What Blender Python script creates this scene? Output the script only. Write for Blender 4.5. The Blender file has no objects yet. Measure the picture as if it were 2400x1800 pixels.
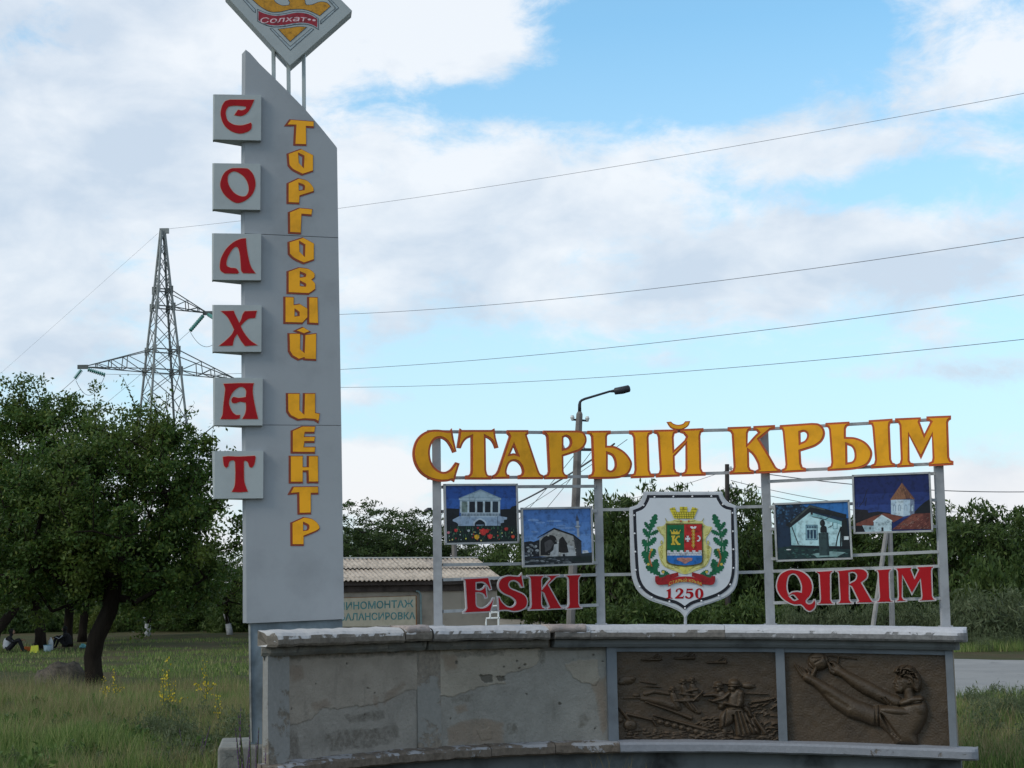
import bpy, math, random
import numpy as np
from mathutils import Vector, Matrix, noise
from mathutils.geometry import tessellate_polygon

# ------------------------------------------------------------------ camera
scene = bpy.context.scene
COL = scene.collection
FPX = 3700.0                      # focal length in pixels of a 2400 px wide picture
PITCH = math.atan(510.0 / FPX)
ROLL = 0.0157
EYE = Vector((0.0, 0.0, 1.6))
_fw = Vector((0, math.cos(PITCH), math.sin(PITCH)))
_r0 = Vector((1, 0, 0)); _u0 = Vector((0, -math.sin(PITCH), math.cos(PITCH)))
_rt = _r0 * math.cos(ROLL) - _u0 * math.sin(ROLL)
_up = _r0 * math.sin(ROLL) + _u0 * math.cos(ROLL)
cam_d = bpy.data.cameras.new('camera'); cam = bpy.data.objects.new('camera', cam_d)
COL.objects.link(cam)
cam_d.sensor_width = 36.0; cam_d.lens = 36.0 * FPX / 2400.0
cam_d.clip_start = 0.1; cam_d.clip_end = 6000.0
cam.matrix_world = Matrix(((_rt.x, _up.x, -_fw.x, EYE.x), (_rt.y, _up.y, -_fw.y, EYE.y), (_rt.z, _up.z, -_fw.z, EYE.z), (0, 0, 0, 1)))
scene.camera = cam
scene.render.engine = 'CYCLES'
scene.cycles.use_denoising = True
scene.cycles.max_bounces = 6
scene.cycles.transparent_max_bounces = 4

def ray(px, py):
    return _rt * ((px - 1200) / FPX) + _up * ((900 - py) / FPX) + _fw
def at(px, py, D):
    """the point of the place seen at photo pixel (px, py), D metres in front of the camera"""
    d = ray(px, py)
    return EYE + d * (D / d.y)
def on_ground(px, py, z=0.0):
    d = ray(px, py)
    return EYE + d * ((z - EYE.z) / d.z)

# ------------------------------------------------------------------ sky, sun, exposure
SUN_EL, SUN_AZ = math.radians(38), math.radians(-118)   # azimuth from +Y towards +X
world = bpy.data.worlds.new('World'); scene.world = world; world.use_nodes = True
WT = world.node_tree; WN = WT.nodes; WL = WT.links; WN.clear()
def wn(t, **k):
    n = WN.new(t)
    for a, b in k.items(): setattr(n, a, b)
    return n
def wmath(op, a, b=None, c=None):
    n = wn('ShaderNodeMath', operation=op)
    for i, v in enumerate((a, b, c)):
        if v is None: continue
        if isinstance(v, (int, float)): n.inputs[i].default_value = v
        else: WL.new(v, n.inputs[i])
    return n.outputs[0]
def wsum(lst):
    r = lst[0]
    for v in lst[1:]: r = wmath('ADD', r, v)
    return r
tc = wn('ShaderNodeTexCoord'); sep = wn('ShaderNodeSeparateXYZ'); WL.new(tc.outputs['Generated'], sep.inputs[0])
az = wmath('ARCTAN2', sep.outputs['X'], sep.outputs['Y'])
el = wmath('ARCSINE', sep.outputs['Z'])
sky = wn('ShaderNodeTexSky', sky_type='NISHITA', sun_disc=False)
sky.sun_elevation = SUN_EL; sky.sun_rotation = SUN_AZ
sky.air_density = 1.0; sky.dust_density = 0.6; sky.ozone_density = 1.5
bgsky = wn('ShaderNodeBackground'); bgsky.inputs['Strength'].default_value = 0.15
skyt = wn('ShaderNodeMix', data_type='RGBA', blend_type='MULTIPLY'); skyt.inputs['Factor'].default_value = 1.0
skyt.inputs[7].default_value = (0.86, 1.36, 1.36, 1)
WL.new(sky.outputs[0], skyt.inputs[6]); WL.new(skyt.outputs[2], bgsky.inputs['Color'])
# clouds: fractal noise over direction, with banks where the photo has them (azimuth, elevation in radians)
cmb = wn('ShaderNodeCombineXYZ')
WL.new(wmath('MULTIPLY', az, 1.0), cmb.inputs[0]); WL.new(wmath('MULTIPLY', el, 1.75), cmb.inputs[1])
cmb.inputs[2].default_value = 3.7
def wnoise(scale, detail, rough, dist=0.0, off=(0, 0, 0)):
    mp = wn('ShaderNodeMapping'); mp.inputs['Location'].default_value = off
    WL.new(cmb.outputs[0], mp.inputs[0])
    n = wn('ShaderNodeTexNoise'); n.inputs['Scale'].default_value = scale; n.inputs['Detail'].default_value = detail
    n.inputs['Roughness'].default_value = rough; n.inputs['Distortion'].default_value = dist
    WL.new(mp.outputs[0], n.inputs['Vector'])
    return n.outputs[0]
n_big = wnoise(7.0, 7.0, 0.58, 0.3)
n_fine = wnoise(19.0, 9.0, 0.66, 0.3, (5, 2, 0))
def bank(px, py, rx, ry, amp):
    """a bank of cloud (or a gap) round the direction of a photo pixel"""
    d = ray(px, py).normalized()
    a0, e0 = math.atan2(d.x, d.y), math.asin(d.z)
    u = wmath('DIVIDE', wmath('SUBTRACT', az, a0), rx / FPX)
    v = wmath('DIVIDE', wmath('SUBTRACT', el, e0), ry / FPX)
    q = wmath('ADD', wmath('MULTIPLY', u, u), wmath('MULTIPLY', v, v))
    return wmath('MULTIPLY', wmath('POWER', 2.71828, wmath('MULTIPLY', q, -1.0)), amp)
banks = [bank(150, 250, 620, 700, .26), bank(1000, 40, 330, 170, .42), bank(1700, 110, 430, 170, -.62), bank(1130, 235, 330, 60, -.44),
         bank(2300, 160, 170, 130, .22), bank(1380, 430, 480, 150, .22), bank(1900, 330, 260, 70, .16),
         bank(2050, 450, 330, 60, -.36), bank(1700, 620, 650, 120, .14), bank(1250, 560, 500, 110, .12),
         bank(1650, 930, 950, 140, -.44), bank(1100, 950, 300, 120, -.10), bank(850, 1115, 110, 60, .75), bank(1560, 850, 120, 26, .26), bank(2050, 880, 150, 24, .24), bank(2330, 870, 120, 30, .22), bank(1240, 870, 90, 20, .2),
         bank(2270, 1140, 90, 45, .44), bank(1850, 1110, 120, 36, .42), bank(900, 930, 160, 22, .26)]
base = wmath('ADD', wmath('MULTIPLY', n_big, 0.85), wmath('MULTIPLY', n_fine, 0.80))
cov = wmath('ADD', base, wsum(banks))
mr = wn('ShaderNodeMapRange', interpolation_type='SMOOTHSTEP'); WL.new(cov, mr.inputs[0])
mr.inputs[1].default_value = 0.60; mr.inputs[2].default_value = 0.96; mr.inputs[4].default_value = 0.9
# cloud tone: bright edges facing up, greyer thick parts, warm by the horizon
n_tone = wnoise(11.0, 6.0, 0.55, 0.2, (1.0, 0.06, 4))
tone = wn('ShaderNodeMapRange'); WL.new(n_tone, tone.inputs[0])
tone.inputs[1].default_value = 0.36; tone.inputs[2].default_value = 0.66
ctone = wmath('SUBTRACT', tone.outputs[0], wsum([bank(1000, 40, 420, 200, 1.1), bank(150, 150, 260, 200, .25), bank(1400, 330, 420, 70, .5), bank(2320, 120, 160, 110, .5), bank(870, 1110, 130, 60, 1.3), bank(2300, 880, 900, 60, -.5), bank(100, 500, 550, 550, -.25), bank(1900, 640, 500, 60, -.2), bank(1350, 480, 400, 70, -.2)]))
crgb = wn('ShaderNodeValToRGB'); WL.new(ctone, crgb.inputs[0])
crgb.color_ramp.elements[0].color = (0.93, 0.96, 1.0, 1); crgb.color_ramp.elements[0].position = 0.0
crgb.color_ramp.elements[1].color = (0.62, 0.71, 0.83, 1); crgb.color_ramp.elements[1].position = 1.0
warm = wn('ShaderNodeMix', data_type='RGBA'); hz = wn('ShaderNodeMapRange'); WL.new(el, hz.inputs[0])
hz.inputs[1].default_value = 0.13; hz.inputs[2].default_value = 0.05
WL.new(wmath('MULTIPLY', hz.outputs[0], 0.4), warm.inputs['Factor'])
WL.new(crgb.outputs[0], warm.inputs[6]); warm.inputs[7].default_value = (0.94, 0.86, 0.84, 1)
bgcl = wn('ShaderNodeBackground'); WL.new(warm.outputs[2], bgcl.inputs['Color']); bgcl.inputs['Strength'].default_value = 0.86
mixs = wn('ShaderNodeMixShader'); wout = wn('ShaderNodeOutputWorld')
thin = wn('ShaderNodeMapRange'); WL.new(el, thin.inputs[0]); thin.inputs[1].default_value = 0.36; thin.inputs[2].default_value = 0.0
thin.inputs[3].default_value = 0.12; thin.inputs[4].default_value = 0.95     # pale veil low in the sky
bgveil = wn('ShaderNodeBackground'); bgveil.inputs['Color'].default_value = (0.62, 0.745, 0.84, 1); bgveil.inputs['Strength'].default_value = 0.90
mixv = wn('ShaderNodeMixShader'); WL.new(thin.outputs[0], mixv.inputs[0]); WL.new(bgsky.outputs[0], mixv.inputs[1]); WL.new(bgveil.outputs[0], mixv.inputs[2])
WL.new(mr.outputs[0], mixs.inputs[0]); WL.new(mixv.outputs[0], mixs.inputs[1]); WL.new(bgcl.outputs[0], mixs.inputs[2])
WL.new(mixs.outputs[0], wout.inputs[0])

sun_d = bpy.data.lights.new('sun', 'SUN'); sun = bpy.data.objects.new('sun', sun_d); COL.objects.link(sun)
sun_d.energy = 1.2; sun_d.angle = math.radians(18); sun_d.color = (1.0, 0.90, 0.76)
_sd = Vector((math.sin(SUN_AZ) * math.cos(SUN_EL), math.cos(SUN_AZ) * math.cos(SUN_EL), math.sin(SUN_EL)))
sun.rotation_euler = (-_sd).to_track_quat('-Z', 'Y').to_euler()
sun.location = (-20, -20, 40)
scene.view_settings.view_transform = 'Standard'; scene.view_settings.look = 'None'
scene.view_settings.exposure = 0.22; scene.view_settings.gamma = 1.0
scene.view_settings.use_curve_mapping = False

# ------------------------------------------------------------------ materials
def srgb(r, g, b):
    def f(c):
        c /= 255.0
        return c / 12.92 if c <= 0.04045 else ((c + 0.055) / 1.055) ** 2.4
    return (f(r), f(g), f(b), 1)
class Mat:
    """small helper round a node material"""
    def __init__(s, name, rough=0.6, spec=0.3, metal=0.0):
        s.m = bpy.data.materials.new(name); s.m.use_nodes = True
        s.t = s.m.node_tree; s.t.nodes.clear()
        s.o = s.n('ShaderNodeOutputMaterial'); s.b = s.n('ShaderNodeBsdfPrincipled')
        s.b.inputs['Roughness'].default_value = rough; s.b.inputs['Specular IOR Level'].default_value = spec
        s.b.inputs['Metallic'].default_value = metal
        s.l(s.b.outputs[0], s.o.inputs[0]); s.geo = s.n('ShaderNodeNewGeometry')
    def n(s, t, **k):
        x = s.t.nodes.new(t)
        for a, b in k.items(): setattr(x, a, b)
        return x
    def l(s, a, b): s.t.links.new(a, b)
    def pos(s, scale=(1, 1, 1), off=(0, 0, 0)):
        mp = s.n('ShaderNodeMapping'); mp.inputs['Scale'].default_value = scale; mp.inputs['Location'].default_value = off
        s.l(s.geo.outputs['Position'], mp.inputs[0]); return mp.outputs[0]
    def noise(s, scale, detail=5, rough=0.55, dist=0.0, stretch=(1, 1, 1), off=(0, 0, 0)):
        x = s.n('ShaderNodeTexNoise'); x.inputs['Scale'].default_value = scale; x.inputs['Detail'].default_value = detail
        x.inputs['Roughness'].default_value = rough; x.inputs['Distortion'].default_value = dist
        s.l(s.pos(stretch, off), x.inputs['Vector']); return x.outputs[0]
    def ramp(s, f, stops, interp='LINEAR'):
        r = s.n('ShaderNodeValToRGB'); r.color_ramp.interpolation = interp
        while len(r.color_ramp.elements) < len(stops): r.color_ramp.elements.new(0.5)
        for e, (p, c) in zip(r.color_ramp.elements, stops):
            e.position = p; e.color = c if len(c) == 4 else (*c, 1)
        s.l(f, r.inputs[0]); return r.outputs[0]
    def mask(s, f, lo, hi):
        m = s.n('ShaderNodeMapRange', interpolation_type='SMOOTHSTEP'); s.l(f, m.inputs[0])
        m.inputs[1].default_value = lo; m.inputs[2].default_value = hi; return m.outputs[0]
    def mix(s, f, a, b, blend='MIX'):
        m = s.n('ShaderNodeMix', data_type='RGBA', blend_type=blend)
        for i, v in ((0, f), (6, a), (7, b)):
            if isinstance(v, (int, float)): m.inputs[i].default_value = v
            elif isinstance(v, tuple): m.inputs[i].default_value = v if len(v) == 4 else (*v, 1)
            else: s.l(v, m.inputs[i])
        return m.outputs[2]
    def math(s, op, a, b=0.0):
        m = s.n('ShaderNodeMath', operation=op)
        for i, v in enumerate((a, b)):
            if isinstance(v, (int, float)): m.inputs[i].default_value = v
            else: s.l(v, m.inputs[i])
        return m.outputs[0]
    def color(s, c):
        if isinstance(c, tuple): s.b.inputs['Base Color'].default_value = c if len(c) == 4 else (*c, 1)
        else: s.l(c, s.b.inputs['Base Color'])
        return s
    def bump(s, h, strength, dist=0.01):
        b = s.n('ShaderNodeBump'); b.inputs['Strength'].default_value = strength; b.inputs['Distance'].default_value = dist
        s.l(h, b.inputs['Height']); s.l(b.outputs[0], s.b.inputs['Normal']); return s

def paint(name, c, rough=0.5, grime=0.18, scale=6.0, bump=0.15, spec=0.3):
    m = Mat(name, rough, spec)
    n1 = m.noise(scale, 6, 0.6); n2 = m.noise(scale * 9, 4, 0.6); ns = m.noise(scale * 2.2, 4, .6, 0, (1, 1, .12))
    dk = tuple(v * (1 - grime * 1.7) for v in c[:3]); lt = tuple(min(1, v * (1 + grime * .5)) for v in c[:3])
    col = m.ramp(n1, [(0.3, dk), (0.5, c[:3]), (0.75, lt)])
    col = m.mix(m.math('MULTIPLY', m.mask(ns, .58, .74), grime), col, tuple(v * .55 for v in c[:3]))
    m.color(col); m.bump(n2, bump, 0.004); return m.m
MT = {}
def flat(name, c, rough=0.6, grime=0.10):
    if name not in MT: MT[name] = paint(name, c, rough, grime, 9.0, 0.05)
    return MT[name]

# ------------------------------------------------------------------ mesh helpers
class MB:
    def __init__(s): s.v = []; s.f = []; s.mi = []; s.k = 0
    def add(s, vs, fs):
        o = len(s.v); s.v.extend([tuple(p) for p in vs]); s.f.extend([tuple(i + o for i in f) for f in fs]); s.mi.extend([s.k] * len(fs))
    def box(s, x0, x1, y0, y1, z0, z1, M=None):
        vs = [Vector((x, y, z)) for z in (z0, z1) for y in (y0, y1) for x in (x0, x1)]
        if M is not None: vs = [M @ v for v in vs]
        s.add(vs, [(0, 2, 3, 1), (4, 5, 7, 6), (0, 1, 5, 4), (2, 6, 7, 3), (0, 4, 6, 2), (1, 3, 7, 5)]); return s
    def bar(s, a, b, w, h=None, up=Vector((0, 0, 1))):
        a, b = Vector(a), Vector(b); h = h or w
        t = (b - a).normalized(); sd = t.cross(up)
        if sd.length < 1e-4: sd = t.cross(Vector((0, 1, 0)))
        sd.normalize(); u = sd.cross(t)
        vs = [p + sd * (i * w / 2) + u * (j * h / 2) for p in (a, b) for i, j in ((-1, -1), (1, -1), (1, 1), (-1, 1))]
        s.add(vs, [(0, 3, 2, 1), (4, 5, 6, 7), (0, 1, 5, 4), (1, 2, 6, 5), (2, 3, 7, 6), (3, 0, 4, 7)]); return s
    def tube(s, pts, rad, seg=8, cap=True):
        pts = [Vector(p) for p in pts]; n = len(pts)
        if not hasattr(rad, '__len__'): rad = [rad] * n
        vs = []; fs = []; prev = None
        for i, p in enumerate(pts):
            t = (pts[min(i + 1, n - 1)] - pts[max(i - 1, 0)]).normalized()
            if prev is None:
                a = Vector((1, 0, 0)) if abs(t.x) < .8 else Vector((0, 1, 0))
            else: a = prev
            a = (a - t * a.dot(t)).normalized(); prev = a; b = t.cross(a)
            for k in range(seg):
                g = 2 * math.pi * k / seg
                vs.append(p + (a * math.cos(g) + b * math.sin(g)) * rad[i])
        for i in range(n - 1):
            for k in range(seg):
                k2 = (k + 1) % seg
                fs.append((i * seg + k, i * seg + k2, (i + 1) * seg + k2, (i + 1) * seg + k))
        if cap: fs.append(tuple(range(seg - 1, -1, -1))); fs.append(tuple(range((n - 1) * seg, n * seg)))
        s.add(vs, fs); return s
    def loop_loft(s, rings, closed=True, caps=True):
        n = len(rings[0]); vs = [p for r in rings for p in r]; fs = []
        for i in range(len(rings) - 1):
            for k in range(n if closed else n - 1):
                k2 = (k + 1) % n
                fs.append((i * n + k, (i + 1) * n + k, (i + 1) * n + k2, i * n + k2))
        if caps: fs.append(tuple(range(n))); fs.append(tuple(range(len(rings) * n - 1, (len(rings) - 1) * n - 1, -1)))
        s.add(vs, fs); return s
    def ball(s, c, r, seg=10, rings=6, sq=(1, 1, 1)):
        c = Vector(c); vs = [c + Vector((0, 0, r * sq[2]))]; fs = []
        for i in range(1, rings):
            th = math.pi * i / rings
            for k in range(seg):
                g = 2 * math.pi * k / seg
                vs.append(c + Vector((r * sq[0] * math.sin(th) * math.cos(g), r * sq[1] * math.sin(th) * math.sin(g), r * sq[2] * math.cos(th))))
        vs.append(c - Vector((0, 0, r * sq[2]))); L = len(vs) - 1
        for k in range(seg):
            fs.append((0, 1 + k, 1 + (k + 1) % seg)); b = 1 + (rings - 2) * seg
            fs.append((b + k, L, b + (k + 1) % seg))
        for i in range(rings - 2):
            for k in range(seg):
                a = 1 + i * seg
                fs.append((a + k, a + seg + k, a + seg + (k + 1) % seg, a + (k + 1) % seg))
        s.add(vs, fs); return s
    def mesh(s, name):
        me = bpy.data.meshes.new(name); me.from_pydata(s.v, [], s.f)
        me.polygons.foreach_set('material_index', s.mi); me.update(); return me
    def build(s, name, mats, parent=None, smooth=False, base=None):
        return obj(name, s.mesh(name), mats, parent, smooth, base)

def obj(name, me, mats, parent=None, smooth=False, base=None):
    if not isinstance(mats, (list, tuple)): mats = [mats]
    for m in mats: me.materials.append(m)
    if smooth: me.polygons.foreach_set('use_smooth', [True] * len(me.polygons))
    o = bpy.data.objects.new(name, me); COL.objects.link(o)
    if base is not None:
        base = Vector(base); me.transform(Matrix.Translation(-base)); o.location = base
    if parent is not None: join_to(o, parent)
    return o
def world_loc(o):
    m = Matrix.Translation(o.location)
    p = o.parent
    return m if p is None else (world_loc(p) @ o.matrix_parent_inverse @ m)
def join_to(o, parent):
    o.parent = parent; o.matrix_parent_inverse = world_loc(parent).inverted()
def tag(o, label, cat, group=None, kind=None):
    if kind: o['kind'] = kind
    if label: o['label'] = label
    if cat: o['category'] = cat
    if group: o['group'] = group
    return o
def struct(o): o['kind'] = 'structure'; return o
def thing(name, loc, label, cat, group=None):
    e = bpy.data.objects.new(name, None); COL.objects.link(e); e.location = loc; e.empty_display_size = 0.3
    return tag(e, label, cat, group)

# ---- outlines: (x, y) is a corner, (x, y, 1) a point on a curve
def smooth_loop(pts, sub=5):
    n = len(pts); P = [Vector((p[0], p[1])) for p in pts]; S = [len(p) > 2 for p in pts]; out = []
    for i in range(n):
        j = (i + 1) % n; a, b = P[i], P[j]
        out.append(a)
        if not (S[i] or S[j]): continue
        d = b - a
        ta = (b - P[i - 1]) * .5 if S[i] else d
        tb = (P[(j + 1) % n] - a) * .5 if S[j] else d
        L = d.length
        if ta.length > 1e-9: ta = ta * min(1, 1.3 * L / ta.length)
        if tb.length > 1e-9: tb = tb * min(1, 1.3 * L / tb.length)
        for k in range(1, sub):
            t = k / sub; t2, t3 = t * t, t * t * t
            out.append(a * (2 * t3 - 3 * t2 + 1) + ta * (t3 - 2 * t2 + t) + b * (-2 * t3 + 3 * t2) + tb * (t3 - t2))
    return out
def area(l): return sum(l[i - 1].x * l[i].y - l[i].x * l[i - 1].y for i in range(len(l))) / 2
def orient(loops):
    out = []
    big = max(range(len(loops)), key=lambda i: abs(area(loops[i])))
    for i, l in enumerate(loops):
        ccw = area(l) > 0
        want = (i == big)
        out.append(l if ccw == want else l[::-1])
    return out
def offset(loops, d):
    """grow (d > 0) or shrink a filled outline with holes"""
    out = []
    for l in orient(loops):
        l = [p for i, p in enumerate(l) if (p - l[i - 1]).length > 1e-6]; n = len(l); r = []
        for i in range(n):
            a = (l[i] - l[i - 1]).normalized(); b = (l[(i + 1) % n] - l[i]).normalized()
            na, nb = Vector((a.y, -a.x)), Vector((b.y, -b.x)); m = na + nb
            if m.length < 1e-4: m = na
            m.normalize(); c = max(0.45, m.dot(na))
            r.append(l[i] + m * (d / c))
        out.append(r)
    return out
def slab(mb, loops, M, z0, z1):
    """filled outline pushed from z0 to z1 along the plane's normal; M places (u, v, n)"""
    loops = orient(loops)
    pts = [p for l in loops for p in l]; n = len(pts)
    tri = tessellate_polygon([[Vector((p.x, p.y, 0)) for p in l] for l in loops])
    def tri_ok(t):
        a, b, c = (pts[i] for i in t)
        return (b - a).cross(c - a) > 0
    fs = []
    for t in tri:
        t = tuple(t) if tri_ok(t) else (t[0], t[2], t[1])
        fs.append(tuple(i + n for i in t)); fs.append((t[0], t[2], t[1]))
    k = 0
    for l in loops:
        m = len(l)
        for i in range(m):
            a, b = k + i, k + (i + 1) % m
            fs.append((a, b, b + n, a + n))
        k += m
    mb.add([M @ Vector((p.x, p.y, z0)) for p in pts] + [M @ Vector((p.x, p.y, z1)) for p in pts], fs)
def sheet(mb, loops, M, z):
    pts = [p for l in loops for p in l]
    fs = []
    for t in tessellate_polygon([[Vector((p.x, p.y, 0)) for p in l] for l in loops]):
        a, b, c = (pts[i] for i in t); fs.append(tuple(t) if (b - a).cross(c - a) > 0 else (t[0], t[2], t[1]))
    mb.add([M @ Vector((p.x, p.y, z)) for p in pts], fs)
class Plane:
    """an upright board in the place; turns photo pixels on it into its own (u, v)"""
    def __init__(s, a, b, lean=0.0, fwd=0.0):
        a, b = Vector(a), Vector(b); s.u = (b - a); s.u.z *= 1; s.u.normalize()
        s.n = s.u.cross(Vector((0, 0, 1))).normalized()      # faces the camera when u runs to the right
        s.n = (s.n + Vector((0, 0, lean))).normalized()
        s.v = s.n.cross(s.u).normalized(); s.o = a + s.n * fwd
        s.M = Matrix(((s.u.x, s.v.x, s.n.x, s.o.x), (s.u.y, s.v.y, s.n.y, s.o.y), (s.u.z, s.v.z, s.n.z, s.o.z), (0, 0, 0, 1)))
        s.inv = s.M.inverted()
    def px(s, x, y):
        d = ray(x, y); t = (s.o - EYE).dot(s.n) / d.dot(s.n); q = s.inv @ (EYE + d * t)
        return Vector((q.x, q.y))
    def p3(s, x, y, h=0.0):
        q = s.px(x, y); return s.M @ Vector((q.x, q.y, h))
    def loop(s, pts, z=None, sub=5):
        """outline traced in an enlarged view z = (x0, y0, scale)"""
        if z: pts = [(z[0] + p[0] / z[2], z[1] + p[1] / z[2]) + tuple(p[2:]) for p in pts]
        return [s.px(p.x, p.y) for p in smooth_loop(pts, sub)]
def rect(x0, y0, x1, y1): return [(x0, y0), (x1, y0), (x1, y1), (x0, y1)]
def circ(x, y, r, n=14, ry=None): return [(x + r * math.cos(2 * math.pi * k / n), y + (ry or r) * math.sin(2 * math.pi * k / n)) for k in range(n)]
_fc = {}
def text_loops_mesh(txt, bold=0.0, shear=0.0):
    """flat triangles of a word in Blender's built-in face, height of capitals about 0.7"""
    key = (txt, bold, shear)
    if key in _fc: return _fc[key]
    c = bpy.data.curves.new('word', 'FONT'); c.body = txt; c.offset = bold; c.shear = shear; c.resolution_u = 3
    o = bpy.data.objects.new('word', c); COL.objects.link(o)
    dg = bpy.context.evaluated_depsgraph_get(); dg.update()
    me = bpy.data.meshes.new_from_object(o.evaluated_get(dg))
    vs = [v.co.copy() for v in me.vertices]; fs = [tuple(p.vertices) for p in me.polygons]
    bpy.data.objects.remove(o); bpy.data.curves.remove(c); bpy.data.meshes.remove(me)
    _fc[key] = (vs, fs); return vs, fs
def put_text(mb, txt, fn, bold=0.0, shear=0.0):
    """lay a word with fn(s, t) -> point, s over the word's width 0..1, t over capital height 0..1"""
    vs, fs = text_loops_mesh(txt, bold, shear)
    x0 = min(v.x for v in vs); x1 = max(v.x for v in vs); y0 = min(v.y for v in vs); y1 = max(v.y for v in vs)
    mb.add([fn((v.x - x0) / (x1 - x0), (v.y - y0) / (y1 - y0)) for v in vs], fs)
rnd = random.Random(7)
# ------------------------------------------------------------------ ground, road, yard
def gz(x, y):
    """height of the ground"""
    h = 0.05 * noise.noise((x * .16, y * .16, 0)) + 0.02 * noise.noise((x * .7, y * .7, 3))
    k = min(1, max(0, (y - 55) / 60)); h += 0.55 * k * k * (3 - 2 * k)
    return h
def ground_mat():
    m = Mat('meadow_soil', 0.95, 0.1)
    n1 = m.noise(.35, 6, .6, .3); n2 = m.noise(3.0, 6, .65); n3 = m.noise(22, 4, .6)
    c = m.ramp(n1, [(.30, (.032, .044, .014)), (.44, (.046, .054, .019)), (.56, (.074, .058, .031)), (.75, (.060, .047, .026))])
    c = m.mix(m.mask(n2, .42, .68), c, (.050, .050, .021)); c = m.mix(m.math('MULTIPLY', m.mask(n3, .5, .8), .5), c, (.095, .085, .040))
    m.color(c); m.bump(m.math('ADD', n2, m.math('MULTIPLY', n3, .5)), .8, .06); return m.m
M_ground = ground_mat()
def grid_sheet(name, xs, ys, zf, mat):
    vs = [(x, y, zf(x, y)) for y in ys for x in xs]; w = len(xs)
    fs = [(j * w + i, j * w + i + 1, (j + 1) * w + i + 1, (j + 1) * w + i) for j in range(len(ys) - 1) for i in range(w - 1)]
    me = bpy.data.meshes.new(name); me.from_pydata(vs, [], fs); return struct(obj(name, me, mat, None, True))
def spread(lo, hi, step, far, k=1.35):
    a = list(np.arange(lo, hi + .01, step)); d = step; x = hi
    while x < far: d *= k; x += d; a.append(x)
    d = step; x = lo
    while x > -far: d *= k; x -= d; a.insert(0, x)
    return a
grid_sheet('ground', spread(-26, 26, .8, 2600), spread(2, 130, .8, 3200), gz, M_ground)

def asphalt_mat():
    m = Mat('worn_asphalt', .9, .2)
    n1 = m.noise(.5, 5, .6); n2 = m.noise(60, 3, .7); n3 = m.noise(2.5, 5, .65, .6)
    c = m.ramp(n1, [(.3, (.20, .195, .19)), (.7, (.27, .262, .25))]); c = m.mix(m.math('MULTIPLY', m.mask(n2, .5, .75), .5), c, (.30, .29, .28))
    c = m.mix(m.math('MULTIPLY', m.mask(n3, .60, .66), .5), c, (.10, .10, .105))
    m.color(c); m.bump(n2, .5, .006); return m.m
def ribbon(name, pts_near, pts_far, mat, lift, n=60):
    """a strip of paving between two edges, following the ground"""
    def samp(P, t):
        f = t * (len(P) - 1); i = min(int(f), len(P) - 2); f -= i; a, b = P[i], P[i + 1]
        return a[0] + (b[0] - a[0]) * f, a[1] + (b[1] - a[1]) * f
    vs = []; fs = []; W = 9
    for i in range(n):
        t = i / (n - 1); a = samp(pts_near, t); b = samp(pts_far, t)
        for k in range(W):
            s = k / (W - 1); x = a[0] + (b[0] - a[0]) * s; y = a[1] + (b[1] - a[1]) * s
            if k in (0, W - 1):
                j = .25 * noise.noise((x * .8, y * .8, 9)); y += j
            vs.append((x, y, max(gz(x + dx, y + dy) for dx in (-.5, 0, .5) for dy in (-.5, 0, .5)) + lift - (.06 if k in (0, W - 1) else 0)))
    for i in range(n - 1):
        for k in range(W - 1):
            a = i * W + k; fs.append((a, a + W, a + W + 1, a + 1))
    me = bpy.data.meshes.new(name); me.from_pydata(vs, [], fs); return struct(obj(name, me, mat, None, True))
M_asph = asphalt_mat()
ribbon('road', [(30, 22), (12, 23.5), (6.5, 23.6), (2, 25), (-1, 31), (-2, 42), (-3, 60)], [(30, 33), (14, 38), (11, 41.5), (8, 44), (5, 47), (2, 52), (1.5, 60)], M_asph, .03)
def dirt_mat():
    m = Mat('pale_dirt', .95, .1); n1 = m.noise(.9, 6, .62); n2 = m.noise(14, 4, .6)
    c = m.ramp(n1, [(.3, (.24, .21, .17)), (.7, (.36, .32, .27))]); c = m.mix(m.math('MULTIPLY', m.mask(n2, .5, .8), .4), c, (.16, .14, .10))
    m.color(c); m.bump(n2, .6, .03); return m.m
# pale bank of earth beside the garage
def bank_sheet():
    a = at(1130, 1428, 76); b = at(1420, 1462, 66); vs = []; fs = []; nx, ny = 30, 10
    for j in range(ny):
        for i in range(nx):
            s = i / (nx - 1); t = j / (ny - 1)
            x = -2.4 + 7.4 * s; y = 62 + 18 * t
            top = 1.42 * (1 - s) ** .9 * (t ** .55) + .12 * noise.noise((x * .8, y * .3, 2))
            vs.append((x, y, gz(x, y) - .25 + top + (.33 if 0 < j < ny - 1 else 0)))
    for j in range(ny - 1):
        for i in range(nx - 1):
            k = j * nx + i; fs.append((k, k + 1, k + nx + 1, k + nx))
    me = bpy.data.meshes.new('dirt_bank'); me.from_pydata(vs, [], fs); return struct(obj('dirt_bank', me, dirt_mat(), None, True))
bank_sheet()

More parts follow.
